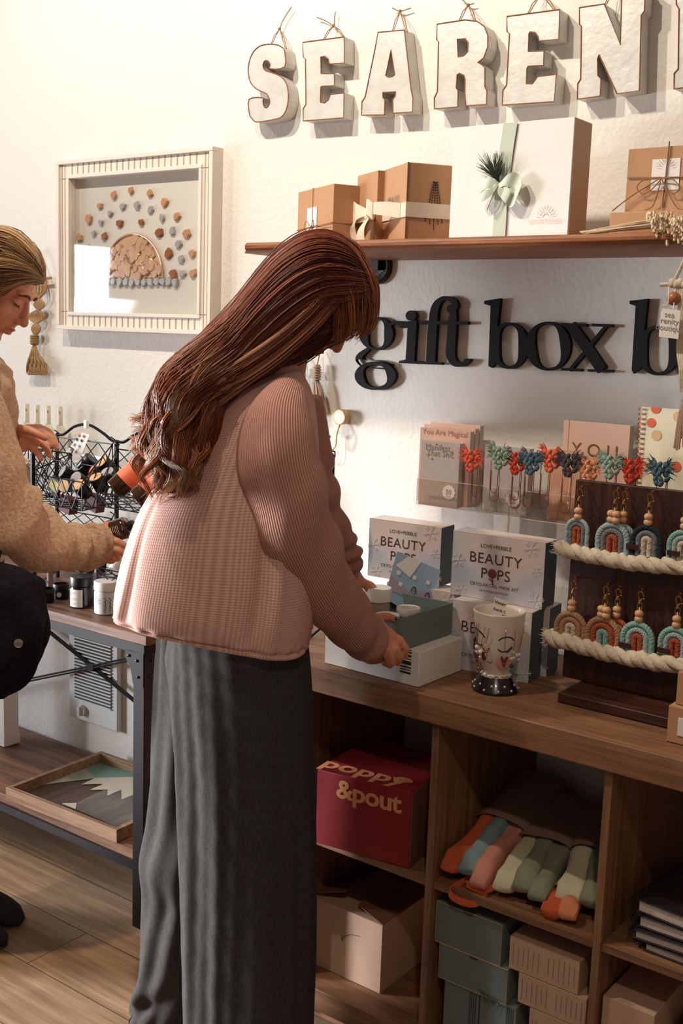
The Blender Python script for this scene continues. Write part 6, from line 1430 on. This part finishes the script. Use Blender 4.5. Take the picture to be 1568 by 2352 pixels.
sleeve(RS, 'sleeve', M['sleeve'], jk, seed=0)
LS = [(690,915,2.16,50), (700,1000,2.18,52), (720,1100,2.20,50), (752,1190,2.24,46), (782,1260,2.28,40), (800,1310,2.31,33)]
sleeve(LS, 'sleeve', M['sleeve'], jk, seed=3)
mb = MB(); cring = [sring(600,868,690,858,DB+.01,.055,2.2,48), sring(596,852,686,838,DB+.01,.055,2.2,48), sring(600,846,680,832,DB+.01,.048,2.2,48), sring(606,860,678,850,DB+.01,.044,2.2,48)]; mb.loft(cring, cap=False, uvon=True); build('collar', mb, M['jacket'], jk, ang=180)
# trousers
def tr(secs, fn, D0, nm='leg', n=140, ex=2.2):
    ss = densify([tuple(map(float, s)) for s in secs], 8); rings = [sring(a, b, c, d, D, th, ex, n) for a, b, c, d, D, th in ss]
    return fold_rings(rings, fn)
zf = onD(560, 2800, 2.07).z
RL = [(400,1440,700,1440,DB,.12), (398,1500,708,1500,DB,.135), (398,1600,714,1600,DB,.14), (406,1720,717,1720,DB,.135), (412,1860,721,1860,DB,.13), (418,2020,722,2020,DB,.125), (422,2180,720,2180,DB,.125), (426,2352,713,2352,DB,.13), (430,2500,706,2500,DB,.13), (432,2650,702,2650,DB,.13)]
def rf(u, v):
    x = .004*math.sin(u*2*math.pi*5+v*2)*min(1, .3+v)+.0022*math.sin(u*2*math.pi*9+v*3+1.5*math.sin(v*4))
    x += .0035*g(u, .40+.012*math.sin(v*5), .022)-.003*g(u, .345, .02)+.0016*math.sin(u*150+2*math.sin(v*6))*g(u, .38, .12)
    x += .006*g(u, .13, .015)*v-.006*g(u, .10, .015)*v+.006*g(u, .06, .012)*v
    x += .002*math.sin(v*90+u*30)*g(u, .3, .1)
    return x
LL = [(366,1440,600,1440,2.16,.10), (361,1520,610,1520,2.17,.11), (356,1640,610,1640,2.20,.11), (350,1760,600,1760,2.23,.105), (343,1880,580,1880,2.26,.10), (336,2000,560,2000,2.29,.10), (330,2110,545,2110,2.32,.10), (322,2210,510,2210,2.35,.10), (308,2290,470,2290,2.38,.095), (298,2330,440,2322,2.39,.09)]
def lf(u, v):
    x = .004*math.sin(u*2*math.pi*6+v*6)+.003*math.sin(u*2*math.pi*11-v*9)
    x += .016*g(v, .52, .05)*g(u, .36, .12)-.014*g(v, .60, .045)*g(u, .30, .10)
    x += .010*g(v-.5*(u-.4), .83, .03)*g(u, .40, .1)-.010*g(v-.5*(u-.4), .88, .03)*g(u, .38, .1)
    x += .006*math.sin(v*50+u*20)*g(v, .93, .06)
    return x
mb = MB(); a = tr(RL, rf, DB); l = a[-1]; c = sum(l, V((0, 0, 0)))/len(l); a.append([c+(q-c)*.95+Z1*.01 for q in l]); mb.loft(a, cap=False)
a = tr(LL, lf, 2.2); l = a[-1]; c = sum(l, V((0, 0, 0)))/len(l); a.append([c+(q-c)*.95+Z1*.012 for q in l]); mb.loft(a, cap=False)
hip = [sring(a_, b_, c_, d_, D_, th_, 2.3, 100) for a_, b_, c_, d_, D_, th_ in ((420,1380,690,1380,2.10,.11), (392,1440,700,1440,2.10,.12), (380,1500,700,1500,2.12,.12), (390,1580,700,1580,2.13,.11), (410,1640,690,1640,2.14,.09))]
mb.loft(hip); build('trousers', mb, M['trouser'], t, ang=180)
# shoes
def shoe(c, d, L, mat, parent, w=.045, h=.07):
    d = V(d).normalized(); s = V((d.y, -d.x, 0)); rings = []
    for i in range(13):
        x = i/12; ww = w*(.75+.35*math.sin(min(1, x*1.15)*math.pi*.85))*math.sqrt(max(.02, 1-((x-.5)/.52)**6)); hh = h*(1-.55*max(0, (x-.3))/.7)*math.sqrt(max(.05, 1-((x-.5)/.52)**6))
        rings.append([c+d*(x-.35)*L+s*ww*math.cos(q)+Z1*(hh*.5+hh*.5*math.sin(q)) for q in [2*math.pi*j/20 for j in range(20)]])
    mb = MB(); mb.loft(rings); return build('shoe', mb, mat, parent, ang=180)
lfp = P3(345, 2330, 2.39); lfp.z = 0.002; rfp = P3(560, 2700, 2.07); rfp = V((P3(560, 2352, 2.07).x, P3(560, 2352, 2.07).y, .002))
fdir = (RH*.75+FH*.66)
shoe(lfp+RH*.03+FH*.02, fdir, .24, M['shoegrey'], t, .040, .072); shoe(rfp+fdir*.04, fdir, .25, M['shoe'], t, .046, .09)
# body (one continuous surface)
k = .88; up_ = (RH*.78+V((0, 0, 1))*.62).normalized(); fr_ = (RH*.62-V((0, 0, 1))*.78); fr_ = (fr_-up_*fr_.dot(up_)).normalized()
yawq = Matrix.Rotation(0.10, 3, up_); fr_ = yawq@fr_
o_ = P3(733, 681, 2.09)
mb = MB(); Lh = head_blobs(mb, o_, fr_, up_, k, P3(648, 828, 2.10))
nk = P3(648, 828, 2.10); ch = P3(600, 1010, 2.08); pel = P3(560, 1440, 2.09)
mb.cap(nk, P3(630, 880, 2.09), .048, .055); mb.cap(P3(625, 900, 2.09), ch, .06, .10, 16); mb.cap(ch, P3(575, 1230, 2.09), .10, .10, 16); mb.cap(P3(575, 1230, 2.09), pel, .10, .115, 16)
sh_r, sh_l = P3(640, 950, 1.98), P3(680, 940, 2.18); mb.cap(P3(630, 900, 2.08), sh_r, .045, .042); mb.cap(P3(630, 900, 2.08), sh_l, .045, .042)
el = P3(690, 1235, 1.985); wr = P3(848, 1462, 2.185); mb.cap(sh_r, el, .042, .036); mb.cap(el, wr, .034, .023)
el2 = P3(740, 1180, 2.235); wr2 = P3(800, 1310, 2.315); mb.cap(sh_l, el2, .040, .034); mb.cap(el2, wr2, .032, .022)
kn1, an1 = P3(560, 1980, 2.08), rfp+V((0, 0, .09)); mb.cap(pel+RH*.02, kn1, .075, .052); mb.cap(kn1, an1, .050, .032)
kn2, an2 = P3(440, 1950, 2.27), lfp+V((0, 0, .09)); mb.cap(pel-RH*.04+FH*.06, kn2, .072, .050); mb.cap(kn2, an2, .048, .030)
# right hand holding the box corner
HB = depth(c0)-.035
pm = P3(880, 1462, HB); mb.cap(wr, P3(868, 1440, HB), .021, .017); mb.cap(wr, P3(874, 1482, HB-.005), .021, .016); mb.cap(P3(866, 1440, HB), P3(898, 1462, HB), .016, .013); mb.cap(P3(868, 1462, HB), P3(900, 1478, HB-.002), .017, .013); mb.cap(P3(868, 1482, HB-.006), P3(896, 1494, HB-.008), .016, .012)
finger(mb, [P3(860, 1428, HB+.01), P3(874, 1418, HB+.02), P3(891, 1417, HB+.03), P3(906, 1422, HB+.036)], .0115, .0075)      # thumb over the rim
finger(mb, [P3(897, 1458, HB), P3(918, 1470, HB), P3(932, 1491, HB+.004), P3(929, 1506, HB+.014)], .0092, .0072)            # index
finger(mb, [P3(897, 1477, HB-.004), P3(909, 1491, HB-.012), P3(919, 1508, HB-.006), P3(913, 1522, HB+.008)], .0092, .0072)         # middle
finger(mb, [P3(893, 1490, HB-.008), P3(898, 1505, HB-.020), P3(902, 1520, HB-.014), P3(894, 1528, HB+.002)], .0086, .0070)    # ring
finger(mb, [P3(882, 1496, HB-.01), P3(892, 1510, HB-.014), P3(893, 1519, HB-.01), P3(883, 1523, HB+.004)], .0090, .0070)      # little
# left hand beyond the box
HL = 2.34
mb.cap(wr2, P3(812, 1330, HL), .022, .018); mb.cap(wr2, P3(822, 1336, HL+.01), .020, .015)
for i in range(4):
    b0 = P3(812+5*i, 1332+1*i, HL+.004*i); finger(mb, [b0, b0+RH*.022+V((0, 0, -.008)), b0+RH*.036+V((0, 0, -.024)), b0+RH*.036+V((0, 0, -.038))], .0095, .007)
finger(mb, [P3(806, 1322, HL-.01), P3(818, 1330, HL-.02), P3(828, 1343, HL-.022)], .0105, .0078)
body = build('body', mb, M['skin'], t); remesh(body, .0026, 3)
face_parts(body, Lh, fr_, up_, k, M['brow'])
mb = MB(); mb.ball(P3(911, 1421.5, HB+.033), (.010, .006, .0035), 14, 8, Matrix.Rotation(YAW, 3, 'Z')@Matrix.Rotation(.35, 3, 'Y')); build('fingernail', mb, M['nail'], body)
mb = MB(); mb.tube([P3(803, 1300, 2.285)+RH*.008*math.cos(q)+Z1*.008*math.sin(q) for q in [i*.524 for i in range(13)]], .0011, 5); mb.ball(P3(806, 1299, 2.283), .002); build('hoop_charm', mb, M['gold'], t)
# hair
def lc(h, kk=1.0): return tuple(q*kk for q in lin(h)[:3])
HS = [(846,612,864,690,2.09,.02), (818,574,850,735,2.09,.052), (782,544,806,764,2.09,.076), (733,532,752,786,2.085,.092), (680,547,708,816,2.08,.095), (625,590,670,838,2.07,.092), (570,655,628,862,2.055,.085), (515,722,590,885,2.03,.075), (455,778,545,905,1.99,.068), (395,832,500,935,1.96,.062), (362,900,480,985,1.95,.056), (345,975,468,1030,1.95,.050), (347,1040,456,1070,1.95,.045), (362,1090,440,1105,1.95,.038), (372,1130,420,1130,1.95,.02)]
HS = [tuple(map(float, s)) for s in HS]
auburn = [(lc('6a2a18'), lc('a05e3a')), (lc('7a341c'), lc('b4734a')), (lc('562014'), lc('8e4e32')), (lc('8c4422'), lc('c89c78')), (lc('743020'), lc('ac8468')), (lc('94502c'), lc('b9b0aa'))]
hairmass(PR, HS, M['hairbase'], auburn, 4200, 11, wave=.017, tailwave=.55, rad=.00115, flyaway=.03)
# locks falling over the back and bangs
def locks(parent, guides, n, spread, cols, seed, rad=.001, wave=.006):
    r = random.Random(seed); mb = MB(); mb.col = []
    for gpts in guides:
        gp = [P3(*q) for q in gpts[0]]; cnt = gpts[1]; sp = gpts[2]; ca, cb = cols[gpts[3]]
        for i in range(cnt):
            o = V((r.gauss(0, sp), r.gauss(0, sp), r.gauss(0, sp))); ph = r.random()*.8; pts = catmull([p+o*(.5+.5*j/(len(gp)-1)) for j, p in enumerate(gp)], 5); m = len(pts); e = r.uniform(.8, 1.0); pts = pts[:max(4, int(m*e))]; m = len(pts)
            pts = [p+V((math.sin(j*.7+ph), math.cos(j*.6+ph), 0))*wave*.3*j/m for j, p in enumerate(pts)]
            b0 = len(mb.v); w = rad*r.uniform(.6, 1.2); mb.tube(pts, [w*(1-.8*(j/m)**3)*min(1, .15+j/5) for j in range(m)], 3, cap=False); jv = r.uniform(.75, 1.3)
            for v_ in range(len(mb.v)-b0): f_ = (v_//3)/m; mb.col.append(tuple(min(1, (ca[q]*(1-f_)+cb[q]*f_)*jv) for q in range(3))+(1,))
    return build('hair_locks', mb, M['hair'], parent, ang=180)
hp = [o for o in PR.children if o.name.startswith('hair')][0]
G = []
for i_ in range(11):
    e_ = i_/10; dd = 2.085-.055*math.sin(e_*1.5)
    G.append(([(770-8*i_, 536+4*i_, dd), (822-7*i_, 572+6*i_, dd-.012), (856-9*i_+3*math.sin(i_*2.3), 640+4*i_, dd-.014), (866-9*i_, 700+2*i_, dd-.01), (852-8*i_, 745+2*i_, dd), (828-6*i_, 776+1*i_, dd+.012)], 42, .0055, (0, 1, 2)[i_ % 3]))
rr_ = random.Random(5)
for i in range(26):
    x0 = 372+rr_.uniform(0, 90); y0 = 905+rr_.uniform(0, 60); D_ = 1.90+rr_.uniform(0, .06); pts = [(x0+60, y0-70, D_+.01)]; x, y = x0, y0; dx = rr_.uniform(-14, 8); am = rr_.uniform(10, 26); ph = rr_.random()*6
    for q in range(7): pts.append((x+am*math.sin(ph+q*1.35), y, D_+.012*math.cos(ph+q*1.3))); x += dx; y += rr_.uniform(26, 38)
    G.append((pts, 34, .0035, rr_.choice((0, 1, 3, 4, 4, 5))))
for i in range(10):
    y0 = 930+rr_.uniform(0, 90); G.append(([(420, y0-40, 1.93), (375, y0, 1.93), (335, y0+20+rr_.uniform(-15, 20), 1.94), (312+rr_.uniform(-8, 10), y0+22, 1.95), (297+rr_.uniform(-6, 16), y0+30+rr_.uniform(-14, 14), 1.96)], 12, .003, rr_.choice((1, 3, 4))))
for i in range(14):
    y0 = 790+rr_.uniform(0, 60); G.append(([(790, y0-170, 2.02), (720, y0-90, 1.99), (645, y0-25, 1.975), (570, y0+30, 1.955), (500, y0+70+rr_.uniform(-10, 15), 1.93), (460, y0+105, 1.92), (430, y0+150, 1.92), (450, y0+190, 1.92), (420, y0+235, 1.93)], 30, .005, rr_.choice((0, 1, 2, 3))))
locks(hp, G, 0, 0, auburn, 3)

# ------------------------------------------------------------------ blonde person on the left
tl = thing('person', 'person with blonde hair and beige fleece jacket, picking up an amber bottle', 'person', (P3(-120, 1200, 2.5).x, P3(-120, 1200, 2.5).y, 0))
DL = 2.53; k2 = .95
upL = (RH*.58+Z1*.81).normalized(); frL = (RH*.81-Z1*.58); frL = (frL-upL*frL.dot(upL)).normalized(); frL = Matrix.Rotation(-.08, 3, upL)@frL
oL = P3(-10, 650, DL)
mb = MB(); Lf = head_blobs(mb, oL, frL, upL, k2)
nkL = Lf(0, -.055, -.18); chL = P3(-130, 1010, 2.50); plL = P3(-170, 1420, 2.50)
mb.cap(nkL, chL, .05, .11, 16); mb.cap(chL, plL, .11, .12, 16)
sR, sL = P3(-90, 930, 2.38), P3(-110, 920, 2.62); mb.cap(chL+Z1*.08, sR, .05, .045); mb.cap(chL+Z1*.08, sL, .05, .045)
eR, wR = P3(5, 1215, 2.36), P3(222, 1252, 2.50); mb.cap(sR, eR, .042, .036); mb.cap(eR, wR, .034, .022)
eL, wL = P3(-60, 1130, 2.62), P3(22, 1010, 2.60); mb.cap(sL, eL, .042, .036); mb.cap(eL, wL, .034, .022)
hfR = V((P3(-150, 1400, 2.6).x, P3(-150, 1400, 2.6).y, 0)); 
ftL = onZ(-45, 2120, .0); ftR = onZ(-170, 2200, .0)
for kx, ft in ((-.03, ftL), (.05, ftR)):
    kn = (plL+ft)/2+V((0, 0, .05)); mb.cap(plL+RH*kx, kn, .075, .05); mb.cap(kn, ft+Z1*.08, .048, .032)
# left hand, relaxed and curled
HD = 2.60
mb.cap(wL, P3(52, 1000, HD), .024, .019); mb.cap(wL, P3(50, 1022, HD-.01), .024, .018); mb.cap(P3(50, 995, HD), P3(75, 995, HD), .017, .013); mb.cap(P3(50, 1015, HD-.01), P3(80, 1015, HD-.01), .018, .013)
finger(mb, [P3(62, 984, HD+.01), P3(90, 982, HD+.015), P3(112, 992, HD+.015), P3(125, 1010, HD+.012), P3(131, 1030, HD+.01)], .0100, .0070)
finger(mb, [P3(70, 992, HD+.0), P3(96, 992, HD+.002), P3(114, 1004, HD+.002), P3(120, 1022, HD)], .0098, .0070)
finger(mb, [P3(76, 1008, HD-.008), P3(96, 1018, HD-.008), P3(108, 1032, HD-.008), P3(114, 1046, HD-.010)], .0096, .0070)
finger(mb, [P3(66, 1022, HD-.014), P3(80, 1034, HD-.014), P3(90, 1045, HD-.014), P3(94, 1054, HD-.014)], .0088, .0066)
finger(mb, [P3(42, 985, HD-.02), P3(66, 988, HD-.032), P3(88, 998, HD-.036), P3(104, 1006, HD-.034)], .0115, .0078)
# right hand gripping the bottle
HR = 2.52
mb.cap(wR, P3(246, 1246, HR), .023, .018); mb.cap(wR, P3(246, 1268, HR), .022, .017); mb.cap(P3(240, 1240, HR), P3(256, 1243, HR-.004), .018, .014); mb.cap(P3(240, 1262, HR), P3(256, 1262, HR-.004), .018, .013)
finger(mb, [P3(252, 1240, HR-.006), P3(268, 1244, HR-.012), P3(283, 1252, HR-.008), P3(290, 1257, HR+.004)], .0105, .0080)
finger(mb, [P3(252, 1258, HR-.006), P3(270, 1264, HR-.012), P3(286, 1272, HR-.006), P3(293, 1276, HR+.006)], .0108, .0082)
finger(mb, [P3(248, 1272, HR), P3(262, 1280, HR+.002), P3(270, 1282, HR+.012), P3(272, 1278, HR+.022)], .0098, .0076)
finger(mb, [P3(242, 1280, HR+.004), P3(252, 1288, HR+.008), P3(258, 1288, HR+.016), P3(260, 1284, HR+.024)], .0088, .0070)
finger(mb, [P3(236, 1232, HR+.004), P3(238, 1216, HR+.012), P3(247, 1207, HR+.018), P3(258, 1206, HR+.020)], .0115, .0084)
bodyL = build('body', mb, M['skinL'], tl); remesh(bodyL, .0026, 3); face_parts(bodyL, Lf, frL, upL, k2, M['brow'])
# held bottle
bottle(P3(236, 1228, HR+.022), P3(308, 1205, HR+.005), .0245, 'amber bottle with coral label held in the right hand of the blonde person', gA, l0=.02, l1=.40)
# fleece jacket
def fuzz(u, v): return .004*math.sin(u*37+v*20)+.003*math.sin(u*71-v*33)
JS = [(-110,800,-40,790,2.5,.07), (-160,830,0,835,2.5,.11), (-200,880,18,880,2.5,.15), (-230,960,24,950,2.5,.17), (-240,1060,24,1060,2.5,.17), (-245,1180,20,1180,2.5,.17), (-250,1300,5,1290,2.5,.18)]
mb = MB(); mb.loft(fold_rings([sring(a_, b_, c_, d_, D_, th_, 2.4, 90) for a_, b_, c_, d_, D_, th_ in densify([tuple(map(float, s)) for s in JS], 6)], fuzz), cap=False); jkL = build('fleece_jacket', mb, M['teddy'], tl, ang=180)
sleeve([(-70,870,2.40,60), (-50,960,2.38,72), (-30,1060,2.36,76), (-5,1150,2.34,78), (45,1212,2.37,76), (110,1245,2.41,66), (170,1258,2.45,57), (215,1254,2.48,50), (232,1251,2.495,46)], 'sleeve', M['teddy'], jkL, seed=2, amp=2.0)
sleeve([(-80,880,2.60,55), (-70,980,2.62,58), (-50,1060,2.63,55), (-20,1050,2.62,44), (8,1020,2.61,36), (22,1012,2.605,33)], 'sleeve', M['teddy'], jkL, seed=5)
TL_ = [(-250,1290,0,1280,2.52,.16), (-240,1500,-20,1500,2.54,.16), (-230,1750,-30,1750,2.6,.13), (-220,2000,-30,2000,2.75,.12), (-210,2090,-25,2075,2.85,.11)]
mb = MB(); mb.loft(fold_rings([sring(a_, b_, c_, d_, D_, th_, 2.2, 60) for a_, b_, c_, d_, D_, th_ in densify([tuple(map(float, s)) for s in TL_], 6)], fuzz), cap=False); build('trousers', mb, M['cord'], tl, ang=180)
shoe(onZ(-90, 2100, .002), RH*.85-FH*.2, .26, M['shoe'], tl, .05, .10); shoe(onZ(-150, 2180, .002), RH*.85+FH*.2, .26, M['shoe'], tl, .05, .10)
HB_ = [(103,632,99,652,2.53,.012), (96,600,82,654,2.53,.048), (80,568,52,668,2.53,.078), (46,536,22,690,2.53,.092), (2,522,-10,702,2.53,.096), (-50,532,-45,725,2.53,.095), (-95,570,-75,770,2.53,.092), (-125,650,-85,830,2.53,.08), (-140,760,-90,900,2.53,.065), (-140,860,-100,960,2.53,.04)]
blonde = [(lc('9a7048'), lc('b98e62')), (lc('7a5234'), lc('9c7850')), (lc('d4aa78'), lc('dcb484')), (lc('5c3c28'), lc('7c5a3e')), (lc('c0925e'), lc('cca070')), (lc('e0bc8c'), lc('e0c090'))]
hl = hairmass(tl, [tuple(map(float, s)) for s in HB_], M['blondebase'], blonde, 1900, 21, wave=.004, tailwave=.5, rad=.0011, flyaway=.02, startr=(.0, .25), endr=(.75, 1.0))

# ------------------------------------------------------------------ handbag under the arm
hb_t = thing('handbag', 'soft black corduroy bag with silver snap carried under the fleece sleeve', 'bag', tuple(P3(20, 1600, 2.33)))
BS = [(-140,1262,50,1308,.03), (-160,1310,90,1330,.06), (-165,1350,98,1360,.09), (-165,1420,107,1420,.095), (-160,1480,105,1480,.09), (-150,1530,82,1535,.08), (-140,1570,45,1580,.06), (-120,1595,0,1606,.035)]
mb = MB(); mb.loft(fold_rings([sring(a_, b_, c_, d_, 2.27, th_*.7, 2.3, 90) for a_, b_, c_, d_, th_ in densify([tuple(map(float, s)) for s in BS], 6)], lambda u, v: .004*math.sin(u*44+v*9)+.004*math.sin(u*23-v*14))); build('bag_body', mb, M['cord'], hb_t, ang=180)
c = P3(42, 1478, 2.207); mb = MB(); mb.lathe([(0, -.002), (.005, -.0025), (.0085, -.001), (.009, .002), (0, .004)], c, FH, 24); build('silver_snap', mb, M['silver'], hb_t)
mb = MB(); mb.strip(catmull([P3(-20, 1290, 2.27), P3(20, 1150, 2.44), P3(28, 1085, 2.50), P3(15, 1000, 2.52)], 6), RH*.03, .002); build('strap', mb, M['cord'], hb_t)
